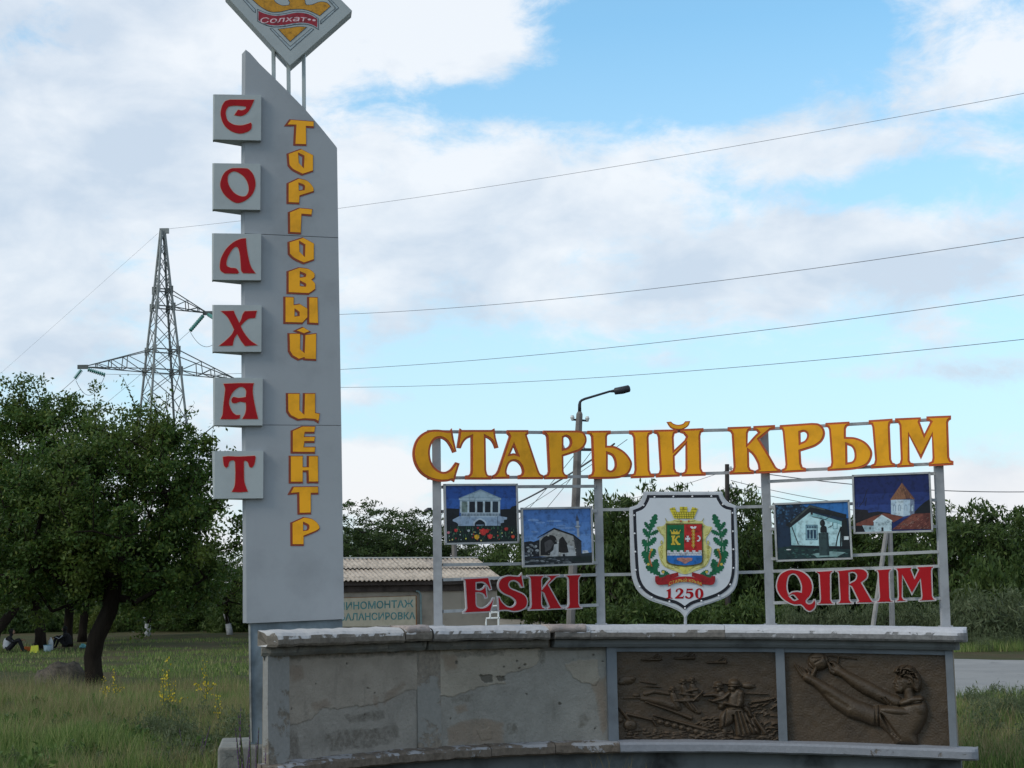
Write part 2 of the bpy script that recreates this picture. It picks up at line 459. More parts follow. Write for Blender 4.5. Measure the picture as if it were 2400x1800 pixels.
# ------------------------------------------------------------------ the curved monument wall
_wx = np.array([560, 610, 660, 750, 880, 1020, 1250, 1480, 1665, 1850, 2060, 2270, 2320])
_wd = np.array([11.75, 12.0, 12.18, 12.52, 12.92, 13.30, 13.74, 13.98, 13.98, 13.88, 13.72, 13.50, 13.44])
_wp = np.polyfit(_wx / 1000.0, _wd, 4)
def wall_D(px): return float(np.polyval(_wp, px / 1000.0))
def w_xy(px):
    q = at(px, 1600, wall_D(px)); return Vector((q.x, q.y))
_lx = np.array([620, 750, 1020, 1480, 1850, 2270.0])
_cap_y = np.array([1517, 1513, 1502.5, 1496.5, 1501, 1505.0]); _led_y = np.array([1797, 1783, 1757, 1738, 1745, 1757.0])
_cz = np.polyfit(_lx / 1000, [at(x, y, wall_D(x) - .17).z for x, y in zip(_lx, _cap_y)], 2)
_lz = np.polyfit(_lx / 1000, [at(x, y, wall_D(x) - .14).z for x, y in zip(_lx, _led_y)], 2)
def zc(px): return float(np.polyval(_cz, px / 1000.0))      # underside of the coping
def zl(px): return float(np.polyval(_lz, px / 1000.0))      # top edge of the foot ledge
def w_pt(px, off, z):
    a = w_xy(px); t = (w_xy(px + 2) - w_xy(px - 2)).normalized()
    if off < 0 and px < 1000:                                  # the left end is cut off square to the road
        k = min(1, (1000 - px) / 330); t = t.lerp(Vector((.985, .17)), k).normalized()
    return Vector((a.x + t.y * off, a.y - t.x * off, z))
def px_len(px0, px1): return sum((w_xy(px0 + (px1 - px0) * (i + 1) / 20) - w_xy(px0 + (px1 - px0) * i / 20)).length for i in range(20))
def zmap(px, h):
    """h: 0 at the ledge's top edge, 1 at the underside of the coping"""
    return zl(px) + (zc(px) - zl(px)) * h
def wall_loft(px0, px1, prof, step=.035, rough=0.0, rs=9.0, seed=0, end0=0.0, end1=0.0, back=-.30):
    """prof: closed loop of (off, kind, value); kind 'h' = relative height, 'c' = metres above coping underside, 'l' = metres from ledge top, 'g' = absolute"""
    L = px_len(px0, px1); n = max(3, int(L / step)); rings = []
    for i in range(n + 1):
        px = px0 + (px1 - px0) * i / n; r = []
        d0 = L * i / n; d1 = L - d0; k = 0.0
        if end0 and d0 < end0: k = max(k, 1 - math.sqrt(max(0, 1 - (1 - d0 / end0) ** 2)))
        if end1 and d1 < end1: k = max(k, 1 - math.sqrt(max(0, 1 - (1 - d1 / end1) ** 2)))
        for off, kd, val in prof:
            z = zmap(px, val) if kd == 'h' else zc(px) + val if kd == 'c' else zl(px) + val if kd == 'l' else val
            o = off - (k * .09 if off > 0 else -k * .05)
            p = w_pt(px, o, z)
            if rough:
                q = p * rs + Vector((seed, 0, 0)); e = noise.noise(q) * .65 + noise.noise(q * 2.7) * .35
                e2 = noise.noise(q * .9 + Vector((0, 50, 0)))
                if off > back + .02: p = w_pt(px, o + rough * e, z + rough * .7 * e2)
            r.append(p)
        rings.append(r)
    mb = MB(); mb.loop_loft(rings); return mb

def plaster_mat(name, pale, mid, dark, sc=1.0, seed=0.0):
    m = Mat(name, .92, .15); o = (seed, seed * .7, 0)
    n1 = m.noise(2.6 * sc, 7, .62, .5, (1, 1, 1), o); n2 = m.noise(7 * sc, 6, .65, .2, (1, 1, 1), o); n3 = m.noise(42, 5, .7); n4 = m.noise(15, 4, .6, 0, (1, 1, 1), (9, 1, 2))
    c = m.ramp(n1, [(.28, dark), (.42, mid), (.56, pale), (.64, mid), (.8, dark)])
    c = m.mix(m.math('MULTIPLY', m.mask(n2, .50, .56), .45), c, (mid[0] * .82, mid[1] * .93, mid[2] * 1.0))
    c = m.mix(m.math('MULTIPLY', m.mask(n2, .63, .67), .55), c, (pale[0] * 1.12, pale[1] * 1.06, pale[2] * 1.0))
    c = m.mix(m.math('MULTIPLY', m.mask(n3, .60, .78), .5), c, tuple(v * .45 for v in dark))
    c = m.mix(m.math('MULTIPLY', m.mask(n4, .68, .74), .8), c, tuple(v * .35 for v in dark))
    edge = m.math('ABSOLUTE', m.math('SUBTRACT', n1, .515)); crack = m.math('MULTIPLY', m.mask(edge, .006, .0), m.mask(n2, .48, .56))
    c = m.mix(m.math('MULTIPLY', crack, .55), c, tuple(v * .35 for v in dark))
    m.color(c); m.bump(m.math('ADD', m.math('ADD', m.math('MULTIPLY', n2, .6), m.math('MULTIPLY', n3, .5)), m.math('MULTIPLY', crack, -.5)), .65, .02); return m.m
M_plA = plaster_mat('stained_plaster', (.30, .252, .198), (.25, .212, .168), (.18, .155, .125), .8, 0)
M_plB = plaster_mat('patched_plaster', (.31, .268, .21), (.245, .22, .185), (.18, .162, .13), .6, 11.3)
def peel_mat(name, pnt, stone, amount, vlo=None, scale=6.0):
    """paint flaking off stone"""
    m = Mat(name, .75, .25); n1 = m.noise(scale, 7, .66, .4); n2 = m.noise(30, 5, .65); n3 = m.noise(2.2, 3, .5)
    c = m.mix(m.mask(n2, .35, .75), tuple(v * .86 for v in pnt), pnt); st = m.ramp(n2, [(.3, tuple(v * .55 for v in stone)), (.7, stone)])
    f = m.math('ADD', n1, m.math('MULTIPLY', n3, .35))
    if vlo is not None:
        # shading of upright faces put into the colour, along with dirt and wear
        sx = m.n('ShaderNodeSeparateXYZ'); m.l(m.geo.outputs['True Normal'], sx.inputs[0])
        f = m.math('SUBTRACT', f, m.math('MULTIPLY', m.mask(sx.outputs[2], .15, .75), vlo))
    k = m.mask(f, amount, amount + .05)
    c = m.mix(k, c, st); m.color(c); m.bump(m.math('SUBTRACT', m.math('MULTIPLY', n2, .6), m.math('MULTIPLY', k, .8)), .6, .008); return m.m
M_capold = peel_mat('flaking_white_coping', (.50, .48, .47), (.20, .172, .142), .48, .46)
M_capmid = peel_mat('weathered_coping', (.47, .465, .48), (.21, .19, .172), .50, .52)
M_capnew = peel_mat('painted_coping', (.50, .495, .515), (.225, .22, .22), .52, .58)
M_mould = paint('grey_moulding', (.16, .172, .18), .8, .25, 4, .35); M_mouldold = plaster_mat('bare_moulding', (.19, .18, .16), (.145, .137, .122), (.10, .094, .084), 1.2, 4)
M_pil = peel_mat('grey_pilaster_paint', (.265, .260, .248), (.222, .192, .155), .70, None, 2.6)
M_pil2 = peel_mat('dirty_grey_pilaster', (.262, .252, .232), (.270, .232, .190), .66, None, 2.5)
M_pilnew = paint('blue_grey_trim', (.150, .168, .190), .7, .15, 3, .3)
M_led = peel_mat('ledge_paint', (.245, .255, .285), (.18, .16, .14), .80, .1); M_ledold = peel_mat('broken_ledge', (.33, .325, .335), (.18, .145, .115), .54, .10)
M_plinth = paint('plinth_paint', (.12, .13, .135), .85, .45, 2.0, .4)

wall = thing('monument_wall', w_pt(1400, -.1, 0.0), 'curved low concrete wall with coping, two plaster panels and two bronze reliefs', 'wall')
X0, X1 = 617, 2236
wall_loft(X0, X1, [(-.02, 'l', -.09), (-.02, 'c', -.005), (-.28, 'c', -.005), (-.28, 'l', -.09)], .12).build('core', M_plA, wall)
wall_loft(X0 - 2, X1 + 6, [(.03, 'g', -.10), (.03, 'l', -.092), (-.30, 'l', -.092), (-.30, 'g', -.10)], .10, .012, 6, 3).build('plinth', M_plinth, wall)
# plaster panels
for a, b, m, o in ((X0, 668, M_pil, .045), (976, 1031, M_pil2, .012), (1421, 1444, M_pilnew, .045), (1820, 1841, M_pilnew, .045), (2219, X1, M_pilnew, .045)):
    wall_loft(a, b, [(o + .012, 'l', .0), (o, 'h', .5), (o, 'c', -.07), (-.018, 'c', -.07), (-.018, 'l', .0)], .03, .004, 7, a).build('pilaster', m, wall)
for a, b, m in ((X0, 980, M_mouldold), (980, 1421, M_mouldold), (1421, X1, M_pilnew)):
    wall_loft(a, b, [(.03, 'c', -.113), (.035, 'c', -.072), (-.018, 'c', -.072), (-.018, 'c', -.113)] if m is M_pilnew else [(.006, 'c', -.10), (.01, 'c', -.072), (-.018, 'c', -.072), (-.018, 'c', -.10)], .05, .003, 6, a).build('lintel', m, wall)
for a, b, m, r in ((612, 985, M_mouldold, .010), (991, 1278, M_mouldold, .008), (1293, 1560, M_mould, .004), (1560, 2252, M_mould, .0015)):
    wall_loft(a, b, [(.075, 'c', -.070), (.095, 'c', -.045), (.10, 'c', -.004), (-.29, 'c', -.004), (-.29, 'c', -.070)], .03, r, 9, a, .10 if a == 612 else 0, .05 if b == 2252 else 0).build('moulding', m, wall)
# coping: separate slabs with broken joints
CP = [(.172, 'c', 0), (.186, 'c', .018), (.186, 'c', .055), (.176, 'c', .078), (.150, 'c', .100), (.105, 'c', .114), (.04, 'c', .119), (-.26, 'c', .119), (-.32, 'c', .10), (-.34, 'c', .06), (-.34, 'c', 0)]
def cap(a, b, m, r, sd, e0=0, e1=0, lift=0.0, dx=0.0):
    return wall_loft(a, b, [(o + (dx if o > 0 else 0), k, v + lift) for o, k, v in CP], .025, r, 10, sd, e0, e1).build('coping_slab', m, wall)
cap(604, 918, M_capold, .012, 5, .05, 0, .0); cap(921, 986, M_capold, .014, 15, 0, 0, .008, -.006)
cap(990, 1274, M_capmid, .012, 25, 0, 0, .002); cap(1286, 1372, M_capmid, .012, 35, 0, .0, .004, .004); cap(1373, 1700, M_capmid, .006, 45)
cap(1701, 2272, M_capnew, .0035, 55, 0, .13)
# stones patching the coping
def lump(a, b, off, dz, sd, m):
    wall_loft(a, b, [(off - .05, 'c', dz - .006), (off, 'c', dz), (off + .012, 'c', dz + .035), (off - .02, 'c', dz + .062), (off - .13, 'c', dz + .066), (off - .14, 'c', dz)], .02, .010, 13, sd, .03, .03).build('patch_stone', m, wall, True)
M_stone = plaster_mat('patch_sandstone', (.42, .35, .32), (.34, .28, .26), (.24, .20, .18), 2.2, 3)
lump(1268, 1368, .19, .062, 3, M_stone); lump(921, 986, .175, .070, 9, M_stone)
# foot ledge, broken to the left
LP = [(.05, 'l', -.092), (.135, 'l', -.090), (.155, 'l', -.075), (.155, 'l', -.02), (.138, 'l', .0), (.03, 'l', .012), (-.018, 'l', .012), (-.018, 'l', -.092)]
for a, b, m, r, e0, e1 in ((604, 1130, M_ledold, .018, .1, 0), (1131, 1284, M_ledold, .009, 0, 0), (1286, 1440, M_ledold, .016, 0, 0), (1441, 2284, M_led, .004, 0, .10)):
    wall_loft(a, b, LP, .025, r, 10, a, e0, e1).build('foot_ledge', m, wall)

# ---- bronze reliefs as sculpted surfaces
class Relief:
    def __init__(s, x0, y0, x1, y1, nx, ny):
        s.x = np.linspace(x0, x1, nx)[None, :]; s.y = np.linspace(y0, y1, ny)[:, None]; s.h = np.zeros((ny, nx)); s.nx, s.ny = nx, ny
    def up(s, e): s.h = np.maximum(s.h, e)
    def cap(s, x0, y0, r0, x1, y1, r1, h, base=0.0, h1=None):
        h1 = h if h1 is None else h1
        dx, dy = x1 - x0, y1 - y0; t = np.clip(((s.x - x0) * dx + (s.y - y0) * dy) / (dx * dx + dy * dy + 1e-9), 0, 1)
        d = np.hypot(s.x - x0 - t * dx, s.y - y0 - t * dy); r = r0 + (r1 - r0) * t; hh = h + (h1 - h) * t
        q = np.clip(1 - (d / r) ** 2, 0, 1); s.up(np.where(q > 0, base + hh * np.sqrt(q), 0))
    def chain(s, pts, h, base=0.0):
        for a, b in zip(pts[:-1], pts[1:]): s.cap(a[0], a[1], a[2], b[0], b[1], b[2], h, base)
    def ell(s, cx, cy, rx, ry, h, ang=0.0, base=0.0, pw=.5):
        c, n = math.cos(ang), math.sin(ang); u = ((s.x - cx) * c + (s.y - cy) * n) / rx; v = (-(s.x - cx) * n + (s.y - cy) * c) / ry
        q = np.clip(1 - u * u - v * v, 0, 1); s.up(np.where(q > 0, base + h * q ** pw, 0))
    def poly(s, pts, h, soft=20.0):
        """flat-topped shape with rounded edges"""
        P = [(p.x, p.y) for p in smooth_loop(pts, 4)]; d = np.full(s.h.shape, 1e9); ins = np.zeros(s.h.shape, bool)
        for (ax, ay), (bx, by) in zip(P, P[1:] + P[:1]):
            dx, dy = bx - ax, by - ay; t = np.clip(((s.x - ax) * dx + (s.y - ay) * dy) / (dx * dx + dy * dy + 1e-9), 0, 1)
            d = np.minimum(d, np.hypot(s.x - ax - t * dx, s.y - ay - t * dy))
            cr = ((ay > s.y) != (by > s.y)) & (s.x < (bx - ax) * (s.y - ay) / (by - ay + 1e-12) + ax); ins ^= cr
        q = np.clip(d / soft, 0, 1); s.up(np.where(ins, h * np.sqrt(1 - (1 - q) ** 2), 0))
    def cut(s, x0, y0, x1, y1, w, h):
        dx, dy = x1 - x0, y1 - y0; t = np.clip(((s.x - x0) * dx + (s.y - y0) * dy) / (dx * dx + dy * dy + 1e-9), 0, 1)
        d = np.hypot(s.x - x0 - t * dx, s.y - y0 - t * dy); s.h = s.h - h * np.exp(-(d / w) ** 2) * (s.h > .004)
    def mesh(s, name, pxa, pxb, seed, top=.112, bot=.004):
        vs = []; zz = [(zc(p) - top, zl(p) + bot) for p in np.linspace(pxa, pxb, s.nx)]
        for j in range(s.ny):
            for i in range(s.nx):
                px = pxa + (pxb - pxa) * i / (s.nx - 1); t = j / (s.ny - 1)
                zt, zb = zz[i]; z = zt + (zb - zt) * t
                o = .004 + s.h[j, i] * 1.25 + .003 * noise.noise((i * .05 + seed, j * .05, 0)) + .0018 * noise.noise((i * .21, j * .21, seed))
                vs.append((px, o, z))
        # path positions once per column
        cx = []
        for i in range(s.nx):
            px = pxa + (pxb - pxa) * i / (s.nx - 1); a = w_xy(px); tt = (w_xy(px + 2) - w_xy(px - 2)).normalized(); cx.append((a, tt))
        out = []
        for k, (px, o, z) in enumerate(vs):
            a, tt = cx[k % s.nx]; out.append((a.x + tt.y * o, a.y - tt.x * o, z))
        W = s.nx; fs = [(j * W + i, (j + 1) * W + i, (j + 1) * W + i + 1, j * W + i + 1) for j in range(s.ny - 1) for i in range(W - 1)]
        me = bpy.data.meshes.new(name); me.from_pydata(out, [], fs); return me
def jitter(G, amp, sc, seed):
    X = np.broadcast_to(G.x, G.h.shape).copy(); Y = np.broadcast_to(G.y, G.h.shape).copy(); J = np.zeros(G.h.shape); K = np.zeros(G.h.shape)
    for j in range(G.ny):
        for i in range(G.nx):
            p = Vector((X[j, i] * sc, Y[j, i] * sc, seed)); J[j, i] = noise.noise(p) + .55 * noise.noise(p * 2.3) + .3 * noise.noise(p * 5.1); p.z += 31; K[j, i] = noise.noise(p) + .55 * noise.noise(p * 2.3) + .3 * noise.noise(p * 5.1)
    G.x = X + amp * J; G.y = Y + amp * K
def shape(G, polys, soft=10.0):
    G.h = np.zeros(G.h.shape)
    for p in polys: G.poly(p, 1.0, soft)
    return G.h.copy()
def plaster_panel(pxa, pxb, ext, pale, brown, dark, pits, seed, cols, label):
    G = Relief(ext[0], ext[1], ext[2], ext[3], 300, 170); jitter(G, 20, .012, seed)
    mp, mb_, md, mh = shape(G, pale, 14), shape(G, brown, 60), shape(G, dark, 50), shape(G, pits, 8)
    G.h = .0055 * mp - .009 * mh
    me = G.mesh('plaster_panel', pxa, pxb, seed, .07, .002)
    for nm, a in (('pale', mp), ('brown', mb_), ('dark', md), ('pit', mh)):
        at_ = me.attributes.new(nm, 'FLOAT', 'POINT'); at_.data.foreach_set('value', a.astype(np.float32).ravel())
    m = Mat('plaster_' + str(seed), .93, .12); A = lambda n_: (lambda q: (setattr(q, 'attribute_name', n_), q.outputs['Fac'])[1])(m.n('ShaderNodeAttribute'))
    n1 = m.noise(5, 7, .65, .3, (1, 1, 1), (seed, 0, 0)); n2 = m.noise(24, 6, .68); n3 = m.noise(95, 4, .7); n4 = m.noise(9, 4, .6, 0, (1, 1, .25), (seed, 3, 0))
    c = m.ramp(n1, [(.28, tuple(v * .80 for v in cols[0])), (.5, cols[0]), (.75, tuple(v * 1.15 for v in cols[0]))])
    c = m.mix(A('pale'), c, m.ramp(n1, [(.3, tuple(v * .82 for v in cols[1])), (.7, tuple(v * 1.1 for v in cols[1]))]))
    c = m.mix(m.math('MULTIPLY', A('brown'), .85), c, cols[2]); c = m.mix(m.math('MULTIPLY', A('dark'), m.math('ADD', m.mask(n2, .3, .7), .25)), c, cols[3])
    c = m.mix(m.math('MULTIPLY', m.mask(n4, .56, .72), .35), c, cols[3]); c = m.mix(m.math('MULTIPLY', m.mask(n2, .62, .76), .5), c, tuple(v * .5 for v in cols[3]))
    c = m.mix(m.math('MULTIPLY', m.mask(n3, .56, .8), .35), c, tuple(v * 1.35 for v in cols[1])); c = m.mix(A('pit'), c, tuple(v * .8 for v in cols[3]))
    m.color(c); m.bump(m.math('ADD', n2, m.math('MULTIPLY', n3, .5)), .7, .014)
    o = obj('plaster_panel', me, m.m, wall, True); o['label'] = label
plaster_panel(664, 980, (395, 480, 1540, 1400), [[(300, 400), (1600, 400), (1600, 840), (1430, 860), (1290, 930), (1120, 980), (960, 960), (800, 985), (720, 960), (640, 1050), (500, 1090), (400, 1100), (300, 1090)]],
    [[(440, 560), (560, 580), (580, 700), (470, 720), (430, 640)], [(1240, 880), (1320, 820), (1420, 750), (1440, 800), (1320, 920), (1250, 980)], [(1140, 880), (1200, 900), (1210, 990), (1150, 980)], [(620, 900), (760, 880), (820, 960), (640, 990)]],
    [[(700, 1200), (900, 1160), (1150, 1180), (1350, 1160), (1400, 1280), (1200, 1360), (800, 1360)], [(400, 1150), (520, 1140), (560, 1400), (400, 1400)], [(900, 1040), (1250, 1020), (1260, 1110), (950, 1120)], [(395, 470), (1540, 470), (1540, 530), (395, 530)]],
    [[(395, 700), (410, 700), (412, 1060), (395, 1060)]] + [circ(x, y, 9, 8) for x, y in ((1115, 815), (1170, 865), (660, 745), (450, 940), (1080, 1060), (930, 580))], 3,
    ((.285, .262, .232), (.325, .285, .240), (.238, .188, .148), (.168, .150, .128)), 'brown stained bare plaster panel')
plaster_panel(1026, 1424, (130, 280, 2040, 1345), [[(130, 280), (1290, 280), (1285, 400), (1230, 470), (1150, 530), (1000, 550), (900, 560), (860, 600), (900, 680), (760, 690), (560, 705), (420, 770), (300, 790), (130, 780)], [(1550, 480), (1700, 420), (1930, 420), (1950, 640), (1900, 720), (1760, 690), (1640, 620)], [(560, 1170), (700, 1150), (730, 1270), (600, 1300)]],
    [[(160, 330), (350, 340), (360, 500), (220, 520)], [(300, 900), (430, 880), (460, 960), (340, 1010)], [(220, 1130), (420, 1060), (640, 1040), (860, 1100), (860, 1345), (220, 1345)], [(1850, 700), (2030, 600), (2030, 1200), (1960, 1300), (1900, 900)]],
    [[(300, 300), (900, 300), (880, 360), (350, 380)], [(1690, 1180), (1730, 1060), (1800, 1040), (1850, 1100), (1720, 1220)], [(880, 1120), (1010, 1100), (1020, 1240), (900, 1250)], [(260, 800), (540, 780), (520, 860), (280, 870)], [(1250, 300), (1350, 300), (1340, 460), (1270, 480)]],
    [[(590, 570), (740, 570), (740, 660), (640, 670)], [(770, 600), (890, 585), (900, 640), (820, 650)]] + [circ(x, y, r_, 8) for x, y, r_ in ((1020, 435, 14), (1110, 465, 18), (1050, 505, 16), (875, 505, 12), (1880, 375, 14), (1980, 450, 12), (340, 430, 18), (1500, 915, 16), (1890, 1205, 14), (1120, 800, 10), (260, 1035, 14))], 9,
    ((.278, .262, .234), (.345, .305, .250), (.255, .200, .152), (.172, .156, .130)), 'patched plaster panel with grey repairs')
def bronze_mat():
    m = Mat('brown_bronze_paint', .52, .35); n1 = m.noise(5, 6, .6); n2 = m.noise(28, 5, .65)
    c = m.ramp(n1, [(.3, (.044, .030, .019)), (.6, (.066, .044, .026)), (.8, (.082, .051, .031))]); c = m.mix(m.math('MULTIPLY', m.mask(n2, .5, .8), .5), c, (.075, .058, .040))
    m.color(c); m.bump(n2, .35, .004); return m.m
M_bronze = bronze_mat()
# soldiers in the field (coordinates of the enlarged view x 215..2010, y 305..1340)
R = Relief(215, 305, 2010, 1340, 430, 250)
def plane_(x, y):
    R.cap(x - 100, y + 8, 10, x + 105, y + 2, 17, .026); R.cap(x - 30, y + 12, 11, x + 80, y - 52, 8, .022); R.cap(x + 98, y, 9, x + 112, y - 34, 8, .020)
plane_(610, 395); plane_(985, 378); plane_(1340, 425)
R.ell(340, 640, 90, 50, .016); R.ell(290, 665, 60, 30, .014); R.ell(400, 620, 40, 26, .018)         # smoke
R.cap(485, 655, 7, 660, 685, 10, .014); R.cap(560, 710, 8, 715, 722, 6, .014)
R.ell(440, 815, 42, 28, .022); R.cap(300, 850, 6, 520, 845, 12, .014)
R.chain([(540, 800, 24), (640, 770, 26), (800, 800, 20)], .014); R.chain([(500, 850, 30), (700, 890, 40), (900, 960, 40)], .014)
for x, y, k in ((845, 755, 1), (965, 665, 1.0), (1065, 650, 1.05)):                                    # far soldiers
    R.ell(x, y - 20 * k, 30 * k, 24 * k, .028); R.cap(x - 45 * k, y + 2, 7, x + 38 * k, y + 2, 7, .022); R.ell(x, y + 18 * k, 17 * k, 22 * k, .022)
    R.chain([(x + 5, y + 55 * k, 34 * k), (x + 25, y + 120 * k, 42 * k), (x + 50, y + 190 * k, 34 * k)], .020)
R.cap(1000, 770, 18, 1120, 745, 16, .03); R.cap(1180, 770, 7, 1070, 880, 10, .034); R.cap(920, 800, 10, 1090, 815, 15, .024)
R.chain([(860, 880, 14), (960, 880, 24), (1070, 870, 26)], .026)
R.chain([(980, 880, 40), (1060, 960, 44), (1130, 1010, 28)], .024)
for k in range(4): R.cut(985 + 45 * k, 900, 1050 + 45 * k, 1000, 7, .010)
# gun, tracks and trench
R.cap(235, 955, 10, 350, 1100, 26, .028); R.cap(330, 1030, 22, 600, 1100, 14, .026); R.cap(600, 1095, 14, 650, 1170, 10, .024)
R.ell(362, 1160, 74, 66, .034, 0, 0, .35); R.ell(362, 1160, 50, 45, .030); R.ell(362, 1155, 14, 14, .044); R.ell(245, 1100, 44, 38, .018)
for k in range(7):
    R.ell(700 + 80 * k, 1125 + 22 * k, 40, 36, .020, 0, 0, .35); R.ell(700 + 80 * k, 1125 + 22 * k, 15, 14, .030)
R.cap(540, 895, 8, 860, 1010, 14, .026); R.cap(860, 1010, 16, 1040, 1080, 26, .026); R.cap(630, 1050, 10, 1210, 1215, 26, .030); R.cap(640, 1100, 8, 1180, 1260, 16, .016)
rr = random.Random(3)
for k in range(60):
    x = rr.uniform(1080, 1420); y = rr.uniform(1080, 1330); R.chain([(x, y, 12), (x + 35, y - 16, 10), (x + 80, y - 10 + rr.uniform(-12, 12), 7)], rr.uniform(.012, .024))
for k in range(80):
    x = rr.uniform(230, 1960); y = rr.uniform(1215, 1330); R.ell(x, y, rr.uniform(20, 60), rr.uniform(8, 20), rr.uniform(.008, .02), rr.uniform(-.3, .3))
for k in range(46):
    x = rr.uniform(1690, 1990); y = rr.uniform(850, 1330); a = rr.uniform(-.7, .1); L = rr.uniform(30, 80)
    R.chain([(x, y, 11), (x + L * .5, y + L * .5 * math.sin(a) - 8, 12), (x + L, y + L * math.sin(a), 6)], rr.uniform(.012, .026))
R.ell(1690, 700, 75, 38, .022); R.ell(1690, 712, 80, 18, .02); R.cap(1640, 790, 6, 1905, 795, 6, .018)
R.chain([(1720, 890, 10), (1860, 870, 12), (1975, 840, 8)], .026)
# two large soldiers
R.ell(1360, 690, 52, 42, .042); R.cap(1305, 715, 9, 1410, 722, 9, .036); R.ell(1352, 745, 34, 42, .036); R.cap(1340, 668, 8, 1480, 682, 7, .03)
R.chain([(1190, 815, 16), (1300, 805, 28), (1390, 830, 44)], .034); R.chain([(1390, 800, 46), (1400, 880, 62), (1380, 940, 40)], .034); R.cap(1250, 870, 12, 1420, 915, 30, .036)
R.ell(1532, 672, 66, 52, .058, 0, 0, .45); R.ell(1530, 700, 78, 14, .058); R.ell(1510, 735, 38, 42, .048); R.ell(1478, 735, 14, 16, .046)
R.chain([(1575, 770, 45), (1540, 850, 95), (1520, 930, 78)], .052); R.chain([(1600, 790, 44), (1590, 880, 50), (1570, 930, 34)], .062)
R.chain([(1470, 790, 26), (1400, 850, 30), (1290, 880, 18)], .048); R.cap(1420, 900, 26, 1590, 940, 22, .056)
R.poly([(1440, 950), (1600, 950), (1720, 1090, 1), (1830, 1240), (1620, 1300), (1530, 1290), (1510, 1130), (1380, 1210), (1350, 1180), (1360, 1050, 1)], .046, 55)
R.chain([(1650, 960, 34), (1700, 1040, 30)], .036); R.cap(1740, 1080, 30, 1860, 1240, 26, .036)
for k in range(5): R.cut(1550 + 40 * k, 1010, 1600 + 55 * k, 1260, 12, .016)
R.cut(1510, 1050, 1525, 1290, 12, .03); R.cut(1430, 1000, 1400, 1190, 10, .014); R.cut(1440, 948, 1600, 948, 9, .02); R.cut(1660, 1120, 1820, 1240, 10, .014)
R.ell(1560, 1310, 60, 22, .034); R.ell(1410, 1230, 34, 60, .026); R.ell(1830, 1290, 60, 24, .022)
r1 = obj('relief_panel', R.mesh('relief_panel', 1443, 1821, 1), M_bronze, wall, True); r1['label'] = 'bronze brown relief of soldiers, gun and planes'
# person reaching for a ball (view x 175..1860, y 320..1290)
R = Relief(175, 320, 1865, 1290, 430, 250)
R.ell(530, 415, 112, 100, .050, 0, 0, .5); 
for a in ((470, 380, 570, 375), (500, 430, 560, 395), (440, 430, 500, 500), (600, 350, 630, 450)): R.cut(*a, 9, .008)
R.cap(640, 350, 8, 930, 382, 6, .018); R.cap(745, 370, 12, 735, 430, 10, .016)
# lower hand and forearm
for pts in ([(360, 570, 24), (320, 510, 17), (288, 455, 11)], [(380, 560, 22), (345, 510, 15), (315, 470, 9)], [(400, 555, 22), (380, 520, 16), (350, 488, 9)], [(470, 560, 30), (500, 500, 22), (510, 452, 12)], [(430, 560, 22), (430, 530, 18), (410, 505, 10)]):
    R.chain(pts, .040)
R.chain([(410, 590, 54), (500, 645, 52), (600, 720, 72), (720, 825, 98), (860, 915, 106), (1010, 965, 104), (1090, 1000, 100)], .060)
R.cut(520, 540, 640, 670, 12, .016); R.cut(600, 760, 820, 900, 26, .008)
# upper hand and forearm
for pts in ([(700, 500, 40), (660, 480, 26), (640, 440, 18)], [(720, 470, 34), (690, 430, 22), (660, 420, 14)], [(760, 500, 34), (740, 465, 24), (700, 430, 14)], [(690, 530, 34), (665, 520, 24), (650, 490, 15)]):
    R.chain(pts, .042)
R.chain([(730, 510, 56), (800, 550, 50), (900, 620, 68), (1020, 690, 78), (1150, 760, 74), (1260, 810, 70), (1330, 830, 64)], .054)
R.cut(1180, 800, 1230, 860, 9, .012); R.cut(1220, 790, 1265, 850, 9, .012)
# shoulder, sleeve and body
R.poly([(1080, 890), (1150, 870, 1), (1350, 870, 1), (1480, 790, 1), (1590, 770, 1), (1640, 860, 1), (1640, 980, 1), (1590, 1090, 1), (1530, 1180), (1540, 1290), (1300, 1290), (1240, 1190, 1), (1150, 1110, 1), (1050, 1070, 1), (1020, 1000, 1)], .062, 110)
R.ell(1330, 930, 250, 60, .072, .05); R.ell(1560, 900, 90, 120, .066); R.cut(1145, 880, 1140, 1100, 9, .020); R.cut(1110, 900, 1100, 1090, 9, .012)
for k in range(4): R.cut(1160 + 10 * k, 960 + 10 * k, 1260 + 30 * k, 1160 + 20 * k, 12, .014)
R.cut(1360, 872, 1590, 832, 9, .020); R.chain([(1390, 840, 40), (1500, 800, 46), (1590, 790, 30)], .060)
# neck and head in profile, facing the ball
R.chain([(1470, 780, 60), (1460, 700, 62)], .056); R.ell(1430, 610, 110, 130, .066); R.ell(1500, 600, 100, 120, .066)
R.poly([(1340, 545), (1330, 590), (1300, 632), (1318, 645), (1306, 672), (1312, 690), (1322, 735), (1390, 742), (1440, 690), (1450, 560)], .058, 38)
R.ell(1475, 620, 22, 34, .082, .2); R.cut(1478, 600, 1470, 640, 6, .012)
R.cut(1340, 575, 1390, 590, 8, .016); R.cut(1300, 668, 1350, 672, 6, .014); R.cut(1345, 555, 1400, 570, 7, .008); R.cut(1330, 610, 1350, 650, 8, .008)
R.poly([(1312, 512), (1335, 468, 1), (1415, 434, 1), (1500, 446, 1), (1562, 500, 1), (1602, 590, 1), (1594, 680, 1), (1562, 728), (1515, 690, 1), (1502, 615, 1), (1462, 578, 1), (1405, 560, 1), (1350, 530, 1)], .084, 34)
rh = random.Random(5)
